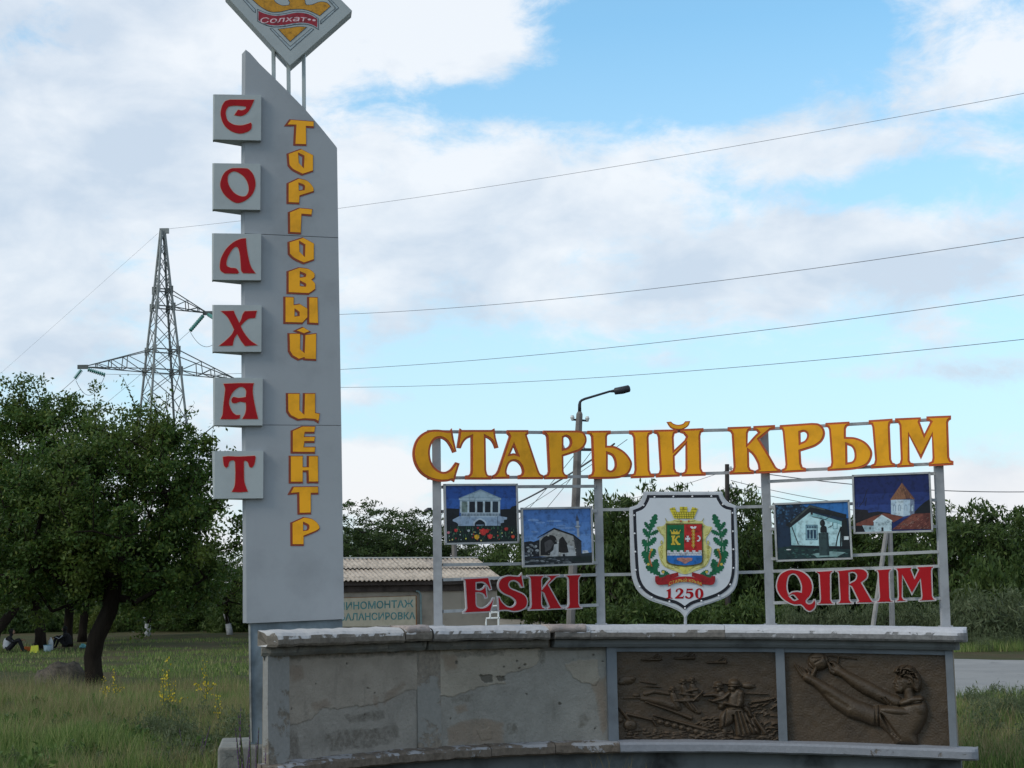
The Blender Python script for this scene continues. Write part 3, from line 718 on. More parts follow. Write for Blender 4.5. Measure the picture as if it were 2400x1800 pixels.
for k in range(26):
    r_ = rh.uniform(62, 150); a0 = rh.uniform(3.5, 5.6); a1 = a0 + rh.uniform(.35, .8); pv = None
    for q in range(7):
        a = a0 + (a1 - a0) * q / 6; rr_ = r_ + 7 * math.sin(q * 1.3 + k) + 10 * q / 6; p_ = (1462 + rr_ * math.cos(a), 598 + rr_ * 1.08 * math.sin(a))
        if pv: R.cut(*pv, *p_, 5.5, .013)
        pv = p_
for k in range(5): R.cut(1525 + 14 * k, 560 + 8 * k, 1530 + 12 * k, 690 + 4 * k, 6, .014)
R.cut(1318, 520, 1400, 562, 7, .012); R.cut(1400, 562, 1462, 582, 7, .012)
r2 = obj('relief_panel', R.mesh('relief_panel', 1840, 2220, 7), M_bronze, wall, True); r2['label'] = 'bronze brown relief of a youth reaching up for a ball'
# ------------------------------------------------------------------ the town sign standing on the wall
M_frame = paint('grey_steel_paint', (.325, .33, .345), .5, .16, 5, .12)
M_rail = paint('rail_paint', (.36, .365, .37), .5, .2, 8, .12)
M_gold = paint('ochre_letter_face', (.88, .39, .008), .5, .14, 5, .05); M_edge = paint('brick_red_letter_edge', (.50, .095, .028), .5, .12, 5, .05)
M_red = paint('crimson_letter_face', (.36, .008, .013), .55, .10, 5, .05, .15); M_whedge = paint('pale_letter_edge', (.46, .425, .43), .5, .1, 5, .05)
sign = thing('town_sign', w_pt(1409, -.1, zc(1409) + .12), 'grey steel frame with ochre and crimson name lettering standing on the wall', 'sign')
PX = [(1027, 1462, 1022.5, 1016), (1409, 1461, 1399, 1012), (1806, 1463, 1790, 1010), (2216, 1466, 2195, 988)]
PD = [wall_D(p[0]) + d for p, d in zip(PX, (.14, .12, .12, .12))]
foot = [at(p[0], p[1], D) for p, D in zip(PX, PD)]; head = [at(p[2], p[3], D) for p, D in zip(PX, PD)]
for p, (a, b) in zip(PX, zip(foot, head)):
    a = Vector(a); a.z = zc(p[0]) + .112
    mb = MB(); mb.bar(a, b, .072, .06, Vector((0, -1, 0))); o = mb.build('post', M_frame, sign)
    mb = MB(); mb.box(-.05, .05, -.05, .05, 0, .012, Matrix.Translation((a.x, a.y, zc(p[0]) + .118))); mb.build('post_base', M_frame, sign)
def bay(i, fwd): 
    a, b = foot[i].copy(), foot[i + 1].copy(); b.z = a.z; return Plane(a, b, 0.0, fwd)
B0, B1, B2 = (bay(i, .055) for i in range(3)); BR = [bay(i, .0) for i in range(3)]
def rail(i, x0, y0, x1, y1, w=.026):
    mb = MB(); mb.bar(BR[i].p3(x0, y0, .016), BR[i].p3(x1, y1, .016), w, w); mb.build('rail', M_rail, sign)
for i, r in ((0, (1000, 1012, 1404, 1015)), (1, (1404, 1015, 1797, 1006)), (2, (1797, 1006, 2222, 982)), (0, (1000, 1121, 1404, 1117)), (1, (1404, 1117, 1797, 1106)), (2, (1797, 1106, 2220, 1086)),
             (0, (1034, 1142, 1394, 1140)), (2, (1801, 1129, 2192, 1110)), (1, (1408, 1195, 1480, 1194)), (1, (1722, 1189, 1796, 1187)), (1, (1412, 1347, 1486, 1346)), (1, (1727, 1342, 1800, 1340)),
             (0, (1034, 1199, 1396, 1198)), (0, (1036, 1324, 1398, 1319)), (0, (1036, 1359, 1398, 1347)), (0, (1037, 1433, 1400, 1418)),
             (2, (1803, 1189, 2196, 1172)), (2, (1806, 1240, 2200, 1234)), (2, (1808, 1310, 2200, 1293)), (2, (1810, 1339, 2203, 1327)), (2, (1813, 1413, 2206, 1402))):
    rail(i, *r)
ZA = (940, 950, 3.16); ZB = (1600, 950, 3.16); ZC = (1000, 1100, 4.367); ZD = (1780, 1080, 4.148)
def letter(plane, z, loops, border, base_m, face_m, parent, thick=.022, label=None, inset=None):
    L = [plane.loop(l, z) for l in loops]
    mb = MB(); slab(mb, L, plane.M, 0.0, thick); o = mb.build('letter', base_m, parent)
    mb = MB(); slab(mb, offset(L, -border), plane.M, thick - .004, thick + .004); mb.build('letter_face', face_m, o)
    if label: o['label'] = label
    return o
BIG = [
 (B0, ZA, [[(370, 172), (384, 250), (405, 345), (378, 354), (355, 305, 1), (325, 265, 1), (285, 246, 1), (248, 254, 1), (220, 292, 1), (208, 345, 1), (216, 410, 1), (242, 458, 1), (280, 487, 1), (320, 493, 1), (358, 474, 1), (385, 440, 1), (398, 422), (428, 432), (405, 505), (388, 570), (370, 558), (330, 566, 1), (270, 565, 1), (200, 545, 1), (140, 505, 1), (98, 440, 1), (82, 370, 1), (88, 310, 1), (110, 255, 1), (150, 212, 1), (205, 186, 1), (270, 182, 1), (330, 190, 1), (355, 190)]]),
 (B0, ZA, [[(430, 172), (445, 184), (665, 184), (686, 172), (695, 240), (716, 316), (690, 322), (675, 285, 1), (655, 258, 1), (620, 238), (624, 480), (632, 510, 1), (642, 520), (664, 520), (664, 551), (472, 551), (472, 520), (496, 518), (508, 505, 1), (512, 480), (512, 238), (480, 252, 1), (455, 280, 1), (437, 320), (408, 316), (420, 240)]]),
 (B0, ZA, [[(780, 185), (936, 185), (936, 216), (925, 224), (1010, 480), (1024, 508, 1), (1045, 518), (1045, 548), (862, 548), (862, 518), (884, 512, 1), (892, 490, 1), (880, 450, 1), (850, 420, 1), (815, 418, 1), (790, 440, 1), (775, 488, 1), (780, 512), (796, 517), (796, 545), (674, 547), (674, 518), (695, 507, 1), (712, 480), (795, 232), (788, 220), (780, 215)], [(828, 306), (850, 362), (828, 356, 1), (804, 360)]]),
 (B0, ZA, [[(1048, 188), (1300, 188), (1340, 198, 1), (1366, 240, 1), (1360, 290, 1), (1320, 335, 1), (1250, 362, 1), (1195, 380), (1197, 490), (1207, 510, 1), (1226, 518), (1226, 546), (1058, 549), (1058, 518), (1078, 510), (1085, 490), (1072, 235), (1064, 220), (1048, 216)], [(1196, 242), (1215, 234, 1), (1238, 247, 1), (1247, 275, 1), (1238, 302, 1), (1215, 318, 1), (1196, 322)]]),
 (B0, ZA, [[(1376, 190), (1548, 188), (1548, 215), (1528, 220), (1521, 235), (1521, 300), (1580, 305, 1), (1650, 345, 1), (1695, 400, 1), (1706, 445, 1), (1682, 505, 1), (1630, 535, 1), (1560, 545, 1), (1386, 546), (1386, 517), (1408, 508), (1415, 485), (1405, 235), (1396, 218), (1376, 214)], [(1527, 362), (1558, 376, 1), (1576, 410, 1), (1579, 450, 1), (1566, 476, 1), (1545, 484, 1), (1527, 474)]]),
 (B1, ZA, [[(1687, 187), (1858, 185), (1858, 212), (1838, 220), (1832, 240), (1840, 480), (1850, 505), (1874, 510), (1874, 535), (1700, 542), (1700, 514), (1722, 505), (1728, 480), (1718, 240), (1708, 220), (1687, 214)]]),
 (B1, ZA, [[(1873, 183), (2045, 180), (2045, 206), (2025, 212), (2018, 240), (2022, 330), (2098, 258), (2108, 235), (2090, 212), (2066, 205), (2066, 178), (2238, 170), (2238, 198), (2222, 204), (2215, 230), (2222, 470), (2232, 492), (2254, 498), (2254, 522), (2078, 528), (2078, 502), (2098, 492), (2105, 470), (2105, 295), (2025, 380), (2028, 470), (2038, 492), (2062, 500), (2062, 528), (1886, 536), (1886, 510), (1908, 500), (1915, 475), (1900, 235), (1892, 215), (1873, 210)]]),
 (B1, ZB, [[(332, 163), (505, 157), (505, 183), (490, 190), (482, 210), (480, 285), (530, 228, 1), (556, 203), (545, 190), (523, 183), (523, 155), (683, 147), (683, 175), (650, 184), (567, 252), (640, 370), (690, 458), (705, 470), (722, 474), (722, 500), (542, 507), (542, 482), (560, 472), (552, 430, 1), (520, 372, 1), (490, 344), (493, 455), (502, 475), (526, 482), (526, 510), (348, 515), (348, 490), (370, 480), (376, 455), (362, 215), (352, 198), (332, 192)]]),
 (B2, ZB, [[(720, 148), (960, 132), (1010, 138, 1), (1045, 170, 1), (1055, 215, 1), (1035, 265, 1), (985, 305, 1), (915, 330, 1), (875, 342), (880, 430), (890, 458), (914, 465), (914, 492), (737, 502), (737, 474), (757, 465), (763, 440), (742, 200), (735, 180), (720, 176)], [(874, 204), (898, 198, 1), (918, 210, 1), (921, 235, 1), (905, 262, 1), (876, 276)]]),
 (B2, ZB, [[(1058, 132), (1236, 122), (1236, 150), (1218, 158), (1210, 175), (1210, 235), (1280, 240, 1), (1350, 270, 1), (1395, 320, 1), (1405, 370, 1), (1380, 430, 1), (1330, 462, 1), (1250, 478, 1), (1074, 488), (1074, 460), (1096, 450), (1102, 425), (1085, 185), (1076, 165), (1058, 160)], [(1220, 296), (1252, 310, 1), (1270, 345, 1), (1272, 390, 1), (1256, 416, 1), (1222, 424)]]),
 (B2, ZB, [[(1378, 112), (1555, 100), (1555, 128), (1540, 135), (1535, 155), (1545, 400), (1555, 425), (1574, 432), (1574, 458), (1395, 470), (1395, 442), (1418, 432), (1425, 405), (1405, 165), (1398, 145), (1378, 140)]]),
 (B2, ZB, [[(1573, 98), (1764, 90), (1764, 115), (1757, 125), (1790, 212), (1833, 125), (1822, 118), (1805, 112), (1805, 84), (1988, 77), (1988, 105), (1972, 115), (1967, 130), (1975, 385), (1985, 408), (2006, 414), (2006, 443), (1823, 453), (1823, 425), (1845, 415), (1850, 390), (1845, 230), (1765, 402), (1678, 230), (1682, 410), (1690, 425), (1712, 430), (1712, 455), (1588, 462), (1588, 437), (1608, 428), (1615, 400), (1605, 150), (1595, 130), (1573, 125)]])]
BJ = Plane(B0.p3(1368, 1120), Vector((B1.p3(1440, 1120).x, B1.p3(1440, 1120).y, B0.p3(1368, 1120).z))); BK = Plane(B1.p3(1700, 1110), Vector((B2.p3(1835, 1110).x, B2.p3(1835, 1110).y, B1.p3(1700, 1110).z)))
BIG[4] = (BJ,) + BIG[4][1:]; BIG[7] = (BK,) + BIG[7][1:]
for pl, z, lp in BIG: letter(pl, z, lp, .0185, M_edge, M_gold, sign)
letter(B1, ZA, [[(1965, 125), (1998, 122), (2015, 137, 1), (2050, 146, 1), (2085, 138, 1), (2102, 120), (2140, 118), (2125, 155, 1), (2085, 179, 1), (2040, 183, 1), (1995, 168, 1)]], .009, M_edge, M_gold, sign)
SMALL = [
 (B0, ZC, [[(356, 1112), (628, 1098), (662, 1232), (630, 1242), (605, 1195, 1), (565, 1164, 1), (502, 1166), (502, 1224), (540, 1226, 1), (568, 1208, 1), (584, 1182), (600, 1184), (618, 1320), (590, 1325), (570, 1287, 1), (535, 1270, 1), (500, 1270), (502, 1370), (512, 1398, 1), (550, 1412, 1), (600, 1398, 1), (640, 1358, 1), (668, 1310), (690, 1312), (648, 1465), (362, 1478), (362, 1455), (385, 1440), (395, 1420), (378, 1150), (370, 1138), (356, 1135)]]),
 (B0, ZC, [[(965, 1055), (990, 1210), (955, 1215), (930, 1172, 1), (890, 1147, 1), (852, 1152, 1), (836, 1180, 1), (855, 1213, 1), (920, 1240, 1), (990, 1275, 1), (1025, 1330, 1), (1020, 1400, 1), (970, 1445, 1), (890, 1462, 1), (820, 1450, 1), (760, 1450), (722, 1458), (712, 1295), (740, 1300), (765, 1350, 1), (810, 1393, 1), (858, 1402, 1), (891, 1378, 1), (891, 1347, 1), (850, 1312, 1), (780, 1280, 1), (730, 1235, 1), (718, 1170, 1), (750, 1110, 1), (820, 1082, 1), (890, 1085, 1), (935, 1085, 1)]]),
 (B0, ZC, [[(1018, 1080), (1195, 1078), (1195, 1105), (1180, 1115), (1172, 1135), (1172, 1218), (1243, 1124), (1236, 1110), (1205, 1104), (1205, 1078), (1355, 1072), (1355, 1098), (1320, 1108), (1242, 1180), (1360, 1390), (1372, 1405), (1400, 1407), (1400, 1432), (1220, 1440), (1220, 1414), (1238, 1405), (1184, 1272), (1170, 1258), (1172, 1380), (1180, 1405), (1208, 1414), (1208, 1442), (1030, 1448), (1030, 1424), (1050, 1410), (1055, 1380), (1045, 1130), (1038, 1110), (1018, 1105)]]),
 (B0, ZC, [[(1405, 1075), (1575, 1068), (1575, 1096), (1560, 1108), (1550, 1130), (1552, 1370), (1562, 1398), (1585, 1404), (1585, 1428), (1412, 1438), (1412, 1412), (1435, 1400), (1442, 1375), (1435, 1130), (1425, 1108), (1405, 1100)]]),
 (B2, ZD, [[(160, 1210, 1), (190, 1110, 1), (260, 1060, 1), (340, 1050, 1), (430, 1075, 1), (500, 1140, 1), (525, 1230, 1), (505, 1310, 1), (462, 1362, 1), (482, 1383, 1), (510, 1373, 1), (525, 1343), (546, 1343), (556, 1390, 1), (540, 1440, 1), (495, 1470, 1), (450, 1455, 1), (420, 1420, 1), (400, 1405), (330, 1405, 1), (240, 1360, 1), (180, 1290, 1)], [(276, 1200, 1), (292, 1130, 1), (330, 1106, 1), (370, 1135, 1), (402, 1210, 1), (402, 1268), (370, 1262, 1), (320, 1268, 1), (290, 1288), (279, 1255, 1)], [(302, 1316), (330, 1310, 1), (362, 1343), (338, 1349, 1)]]),
 (B2, ZD, [[(545, 1068), (722, 1058), (722, 1085), (705, 1092), (698, 1110), (700, 1345), (715, 1373), (735, 1378), (735, 1400), (560, 1402), (560, 1377), (582, 1370), (588, 1345), (575, 1110), (565, 1090), (545, 1085)]]),
 (B2, ZD, [[(738, 1062), (960, 1040), (1020, 1050, 1), (1058, 1090, 1), (1050, 1145, 1), (1002, 1187), (1090, 1340), (1105, 1360), (1130, 1364), (1130, 1385), (938, 1390), (938, 1367), (955, 1358), (893, 1230), (880, 1222), (883, 1345), (895, 1365), (918, 1371), (918, 1393), (750, 1397), (750, 1374), (772, 1365), (778, 1345), (765, 1105), (758, 1085), (738, 1080)], [(878, 1096), (912, 1090, 1), (938, 1112, 1), (928, 1152, 1), (882, 1180)]]),
 (B2, ZD, [[(1120, 1052), (1292, 1040), (1292, 1065), (1275, 1075), (1268, 1095), (1275, 1325), (1285, 1352), (1310, 1358), (1310, 1378), (1130, 1385), (1130, 1362), (1152, 1352), (1160, 1325), (1148, 1095), (1140, 1075), (1120, 1072)]]),
 (B2, ZD, [[(1310, 1035), (1490, 1025), (1490, 1050), (1482, 1060), (1508, 1128), (1538, 1060), (1525, 1050), (1525, 1022), (1700, 1015), (1700, 1040), (1685, 1050), (1680, 1070), (1688, 1310), (1700, 1335), (1720, 1340), (1720, 1362), (1545, 1372), (1545, 1347), (1568, 1338), (1572, 1310), (1562, 1165), (1482, 1312), (1393, 1130), (1395, 1320), (1405, 1340), (1438, 1347), (1438, 1370), (1320, 1378), (1320, 1352), (1340, 1345), (1345, 1320), (1335, 1080), (1325, 1060), (1310, 1058)]])]
for pl, z, lp in SMALL: letter(pl, z, lp, .0115, M_whedge, M_red, sign)

# ------------------------------------------------------------------ flat prints on boards: layered sheets of colour
def ink(r, g, b): 
    k = 'ink_%02x%02x%02x' % (r, g, b)
    if k not in MT:
        c = srgb(r, g, b); MT[k] = paint(k, tuple(min(.9, v * 0.98) for v in c[:3]), .4, .30, 26, .03, .3)
    return MT[k]
class Print:
    """a picture printed on a board: pieces of colour laid one over another"""
    def __init__(s, plane, z, h0, dh=.00004): s.p, s.z, s.h, s.dh = plane, z, h0, dh; s.mb = MB(); s.m = []
    def add(s, col, pts, sub=4):
        m = ink(*col)
        if m not in s.m: s.m.append(m)
        s.mb.k = s.m.index(m); s.h += s.dh
        sheet(s.mb, [s.p.loop(pts, s.z, sub)], s.p.M, s.h); return s
    def line(s, col, x0, y0, x1, y1, w):
        d = Vector((x1 - x0, y1 - y0)).normalized(); n = Vector((-d.y, d.x)) * (w / 2)
        return s.add(col, [(x0 + n.x, y0 + n.y), (x1 + n.x, y1 + n.y), (x1 - n.x, y1 - n.y), (x0 - n.x, y0 - n.y)])
    def build(s, parent): return s.mb.build('picture', s.m, parent)
def board(name, plane, z, corners, label):
    L = plane.loop(corners, z); mid = sum(L, Vector((0, 0))) / 4
    o = thing(name, plane.M @ Vector((mid.x, min(p.y for p in L), 0)), label, 'picture board', 'picture boards on the town sign')
    mb = MB(); slab(mb, [L], plane.M, -.006, .008); mb.build('backing', M_frame, o)
    for a, b in zip(L, L[1:] + L[:1]):
        mb = MB(); d = (b - a).normalized() * .008
        mb.bar(plane.M @ Vector(((a - d).x, (a - d).y, .008)), plane.M @ Vector(((b + d).x, (b + d).y, .008)), .016, .024, plane.n); mb.build('frame_bar', M_rail, o)
    return o
b1 = board('picture_board', B0, ZC, [(178, 160), (916, 157), (932, 747), (191, 764)], 'board printed with a white columned mansion above tulips')
P = Print(B0, ZC, .0085); rp = random.Random(11)
P.add((38, 78, 150), [(185, 168), (908, 165), (924, 738), (198, 756)]); P.add((50, 95, 170), [(188, 300), (911, 295), (914, 410), (192, 410)])
P.add((24, 30, 38), [(193, 398), (330, 404), (330, 585), (197, 600)]); P.add((20, 26, 32), [(750, 410), (850, 405), (870, 380), (912, 372), (921, 610), (750, 600)])
P.add((150, 172, 190), [(345, 322), (750, 322), (745, 590), (345, 590)]); P.add((130, 150, 165), [(322, 297), (548, 205), (762, 297)]); P.add((160, 180, 192), [(352, 290), (548, 222), (732, 290)])
P.add((172, 190, 200), rect(326, 297, 758, 312)); P.add((150, 168, 180), rect(336, 312, 750, 328)); P.add((38, 50, 62), rect(352, 330, 742, 442)); P.add((120, 138, 132), rect(352, 332, 412, 442))
for x0 in (436, 515, 594): P.add((22, 30, 40), [(x0, 442), (x0, 350, 1), (x0 + 27, 332, 1), (x0 + 54, 350, 1), (x0 + 54, 442)])
for x0 in (336, 412, 492, 572, 650, 728): P.add((186, 200, 208), rect(x0, 328, x0 + 20, 444))
P.add((176, 190, 202), rect(345, 442, 748, 452)); P.add((92, 108, 124), rect(350, 452, 744, 478))
for k in range(26): P.add((176, 190, 200), rect(354 + 15 * k, 452, 360 + 15 * k, 478))
P.add((172, 188, 204), rect(340, 478, 752, 490)); P.add((148, 168, 192), rect(352, 490, 722, 582)); P.add((90, 108, 130), rect(718, 482, 726, 582))
P.add((150, 168, 190), [(352, 480), (330, 480), (262, 515), (262, 530), (300, 545), (318, 560), (318, 582), (352, 582)]); P.add((150, 168, 190), [(726, 480), (752, 480), (818, 492), (818, 512), (786, 520), (786, 545), (752, 552), (752, 582), (726, 582)])
P.add((182, 196, 210), [(470, 578), (478, 535, 1), (540, 500, 1), (602, 535, 1), (610, 578)]); P.add((18, 26, 36), [(487, 578), (494, 545, 1), (540, 516, 1), (588, 545, 1), (594, 578)]); P.add((120, 138, 160), rect(500, 566, 582, 578))
P.add((20, 34, 34), [(198, 580), (918, 576), (924, 738), (198, 754)])
for k in range(150):
    x = rp.uniform(204, 915); y = rp.uniform(600, 735); a = rp.uniform(-.35, .35); c = rp.choice([(40, 84, 60), (28, 62, 48), (62, 104, 72), (84, 118, 92), (20, 48, 40)])
    P.line(c, x, y, x + 34 * a, y - rp.uniform(15, 40), rp.uniform(4, 8))
for k in range(34):
    x = rp.uniform(204, 915); y = rp.uniform(600, 730); P.add(rp.choice([(190, 202, 205), (150, 175, 170), (176, 60, 60), (200, 190, 120)]), circ(x, y, rp.uniform(4, 9), 6))
def tulip(x, y, r, c): P.add(c, [(x - r, y - r * .5), (x - r * .4, y - r * .7), (x, y - r), (x + r * .5, y - r * .7), (x + r, y - r * .6), (x + r * .8, y + r * .5, 1), (x, y + r, 1), (x - r * .8, y + r * .5, 1)]); P.add(tuple(min(255, int(v * 1.12)) for v in c), circ(x - r * .3, y, r * .3, 7, r * .7))
for t in ((570, 640, 36, (196, 52, 48)), (608, 632, 22, (184, 44, 40)), (640, 687, 27, (205, 60, 55)), (292, 626, 18, (188, 48, 48)), (505, 692, 27, (214, 160, 40)), (875, 690, 18, (206, 74, 50)), (806, 612, 20, (168, 48, 44)), (215, 648, 15, (196, 120, 130)), (516, 600, 12, (150, 40, 44)), (420, 628, 14, (190, 200, 205)), (395, 710, 9, (196, 190, 80))): tulip(*t)
P.build(b1)
b2 = board('picture_board', B0, ZC, [(968, 403), (1680, 390), (1697, 965), (986, 994)], 'board printed with a ruined stone hall and a minaret')
P = Print(B0, ZC, .0085); P.add((74, 118, 182), [(975, 411), (1672, 398), (1688, 957), (993, 985)]); P.add((86, 130, 192), [(980, 560), (1676, 540), (1684, 800), (988, 800)]); P.add((104, 146, 204), [(985, 680), (1680, 660), (1686, 860), (990, 860)])
for x, y, w, h in ((1090, 520, 60, 14), (1160, 545, 50, 10), (1300, 530, 80, 10), (1420, 600, 90, 12), (1370, 575, 50, 9), (1480, 640, 40, 8), (1100, 640, 40, 10)): P.add((116, 152, 204), circ(x, y, w, 12, h))
P.add((22, 26, 34), [(992, 745), (1060, 735), (1090, 742), (1150, 720), (1165, 895), (1000, 905)])
for k in range(26): x = rp.uniform(1000, 1140); y = rp.uniform(760, 890); P.add(rp.choice([(70, 76, 84), (120, 126, 132), (44, 50, 58), (150, 156, 160)]), circ(x, y, rp.uniform(6, 22), 6, rp.uniform(6, 16)))
P.add((150, 160, 176), [(1528, 530), (1553, 530), (1560, 700), (1535, 690)]); P.add((70, 84, 110), [(1518, 528), (1533, 452), (1556, 528)]); P.add((170, 180, 192), rect(1515, 578, 1565, 592)); P.add((120, 130, 146), rect(1520, 592, 1558, 606))
P.add((158, 156, 152), [(1150, 706), (1300, 616), (1495, 684), (1532, 905), (1150, 890)]); P.add((52, 54, 58), [(1495, 680), (1578, 738), (1582, 905), (1530, 912)])
P.add((20, 22, 28), [(1128, 706), (1128, 698), (1300, 598), (1500, 668), (1584, 736), (1576, 742), (1496, 684), (1300, 616)])
P.add((26, 24, 26), [(1160, 735), (1200, 690, 1), (1260, 672, 1), (1310, 690, 1), (1330, 740, 1), (1330, 770), (1290, 830), (1255, 880), (1160, 880)]); P.add((34, 30, 30), [(1350, 720), (1385, 690, 1), (1410, 720), (1435, 760), (1452, 860), (1345, 850)]); P.add((74, 72, 74), [(1200, 750), (1260, 720, 1), (1300, 760), (1260, 820), (1210, 850)])
for k in range(60):
    x = rp.uniform(1160, 1520); y = rp.uniform(640, 890); 
    if not (1165 < x < 1320 and 690 < y < 860) and not (1350 < x < 1445 and 700 < y < 850) and y > 630 + abs(x - 1300) * .42: P.add(rp.choice([(178, 176, 172), (130, 128, 126), (104, 102, 102), (190, 190, 188)]), circ(x, y, rp.uniform(5, 16), 5, rp.uniform(4, 9)))
for q in ([(1300, 770), (1340, 760), (1345, 890), (1280, 890)], [(1262, 850), (1300, 820), (1310, 892), (1255, 892)], [(1375, 862), (1450, 850), (1520, 905), (1370, 910)], [(1430, 770), (1500, 790), (1526, 900), (1455, 880)]): P.add((176, 178, 180), q)
P.add((30, 30, 36), [(1385, 870), (1405, 862), (1422, 908), (1390, 908)]); P.add((200, 206, 214), [(1590, 830), (1640, 828), (1660, 862), (1588, 864)]); P.add((40, 54, 60), [(1580, 862), (1685, 850), (1687, 900), (1580, 905)])
P.add((34, 40, 44), [(992, 905), (1300, 892), (1685, 880), (1688, 956), (994, 982)]); P.add((22, 36, 34), [(1500, 905), (1686, 890), (1688, 940), (1480, 940)])
for k in range(34): x = rp.uniform(1005, 1480); y = rp.uniform(900, 965); P.add(rp.choice([(120, 126, 130), (84, 90, 96), (150, 156, 158)]), circ(x, y, rp.uniform(8, 34), 6, rp.uniform(3, 7)))
P.build(b2)
b3 = board('picture_board', B2, ZD, [(144, 422), (868, 389), (898, 949), (170, 973)], 'board printed with a white cottage and a bust on a pedestal')
P = Print(B2, ZD, .0085); P.add((26, 44, 66), [(152, 430), (860, 398), (889, 940), (178, 963)]); P.add((44, 104, 168), [(400, 420), (861, 399), (866, 560), (490, 470)])
for k in range(90): x = rp.uniform(165, 430); y = rp.uniform(435, 620); P.add(rp.choice([(36, 66, 96), (20, 34, 50), (50, 84, 116), (62, 100, 132)]), circ(x, y, rp.uniform(5, 15), 6))
P.add((176, 210, 216), [(300, 650), (495, 500), (800, 590), (802, 832), (312, 820)]); P.add((150, 190, 196), [(300, 650), (360, 604), (356, 822), (312, 820)]); P.add((128, 172, 180), [(495, 500), (800, 590), (800, 625), (495, 540)])
P.add((28, 32, 36), [(255, 625), (490, 428), (845, 522), (842, 560), (495, 490), (300, 650)]); P.add((64, 74, 74), [(300, 600), (490, 432), (640, 470), (640, 482), (492, 452), (310, 612)]); P.add((52, 50, 50), rect(498, 495, 520, 525))
P.add((52, 96, 116), rect(450, 622, 566, 772)); P.add((150, 186, 196), rect(458, 630, 558, 764)); 
for k in range(3): P.add((34, 62, 84), rect(464 + 32 * k, 672, 488 + 32 * k, 758))
for k in range(6): P.add((34, 62, 84), rect(462 + 16 * k, 634, 474 + 16 * k, 656))
P.add((112, 150, 158), rect(714, 598, 760, 666)); P.add((168, 204, 210), rect(720, 604, 752, 658)); P.line((40, 48, 50), 315, 640, 380, 815, 9)
for q in ((515, 545, 590, 560), (590, 560, 640, 575), (640, 575, 700, 530), (670, 650, 710, 630), (710, 630, 715, 600)): P.line((52, 62, 62), *q, 7)
P.line((26, 30, 34), 745, 828, 760, 740, 12); P.line((26, 30, 34), 760, 740, 790, 650, 12); P.line((30, 34, 38), 790, 830, 795, 640, 16); P.add((24, 30, 34), [(800, 580), (845, 560), (880, 840), (803, 835)])
P.add((210, 220, 225), rect(822, 735, 868, 768)); P.add((18, 24, 30), [(310, 822), (885, 832), (886, 872), (310, 862)]); P.add((26, 48, 50), [(172, 850), (300, 830), (500, 850), (887, 860), (889, 938), (178, 960)])
for k in range(50): x = rp.uniform(185, 880); y = rp.uniform(860, 940); P.add(rp.choice([(40, 72, 66), (20, 36, 40), (60, 96, 92)]), circ(x, y, rp.uniform(8, 26), 6, rp.uniform(4, 9)))
P.add((120, 150, 150), [(515, 905), (700, 880), (840, 890), (760, 930), (560, 938)]); P.add((200, 205, 205), circ(285, 864, 26, 7, 6))
P.add((48, 66, 68), [(576, 702), (668, 698), (682, 920), (584, 922)]); P.add((34, 50, 54), [(650, 700), (668, 698), (682, 920), (660, 921)]); P.add((22, 26, 30), [(592, 660, 1), (600, 640, 1), (625, 630, 1), (652, 645, 1), (656, 698), (594, 698)]); P.add((20, 24, 28), circ(613, 606, 25, 14, 34)); P.add((44, 46, 48), circ(606, 600, 9, 8, 16))
P.build(b3)
b4 = board('picture_board', B2, ZD, [(908, 147), (1653, 117), (1680, 682), (925, 703)], 'board printed with a church drum and brown tiled cone roof')
P = Print(B2, ZD, .0085); P.add((24, 36, 88), [(916, 155), (1645, 125), (1671, 674), (933, 694)]); P.add((32, 48, 104), [(922, 330), (1655, 300), (1665, 560), (926, 560)]); P.add((40, 60, 120), [(925, 430), (1658, 420), (1665, 560), (928, 560)])
P.add((32, 28, 34), [(928, 470), (1050, 478), (1060, 505), (1150, 492), (1275, 508), (1275, 560), (932, 620)]); P.add((20, 24, 32), [(1505, 500), (1560, 440), (1610, 400), (1655, 372), (1664, 520), (1505, 520)]); P.add((18, 20, 26), [(930, 590), (1010, 570), (1020, 690), (934, 692)])
for q in ((965, 452, 1010, 395), (1010, 395, 1050, 275), (1030, 440, 1042, 360), (950, 450, 950, 405)): P.line((26, 26, 36), *q, 6)
P.add((168, 188, 204), [(1278, 378), (1505, 378), (1505, 520), (1400, 542), (1280, 520)]); P.add((112, 124, 146), [(1465, 380), (1506, 376), (1506, 515), (1465, 530)]); P.add((190, 206, 216), [(1330, 380), (1400, 380), (1398, 535), (1330, 528)])
for x in (1312, 1362, 1424, 1486): P.add((120, 138, 160), [(x - 12, 490), (x - 12, 440, 1), (x, 424, 1), (x + 12, 440, 1), (x + 12, 490)]); P.add((176, 194, 206), [(x - 7, 490), (x - 7, 444, 1), (x, 432, 1), (x + 7, 444, 1), (x + 7, 490)])
P.add((132, 92, 68), [(1270, 382), (1385, 214), (1512, 374), (1450, 368), (1385, 374)]); P.add((104, 70, 56), [(1385, 214), (1512, 374), (1450, 368), (1420, 372)])
for k in range(40): t = rp.uniform(.15, .95); x = 1385 + rp.uniform(-1, 1) * 110 * t; y = 220 + 150 * t; P.line(rp.choice([(156, 112, 82), (96, 64, 52), (140, 88, 62)]), x, y, x + (x - 1385) * .12, y + 14, 4)
P.line((30, 30, 40), 1385, 165, 1385, 216, 5); P.line((30, 30, 40), 1376, 182, 1394, 182, 5)
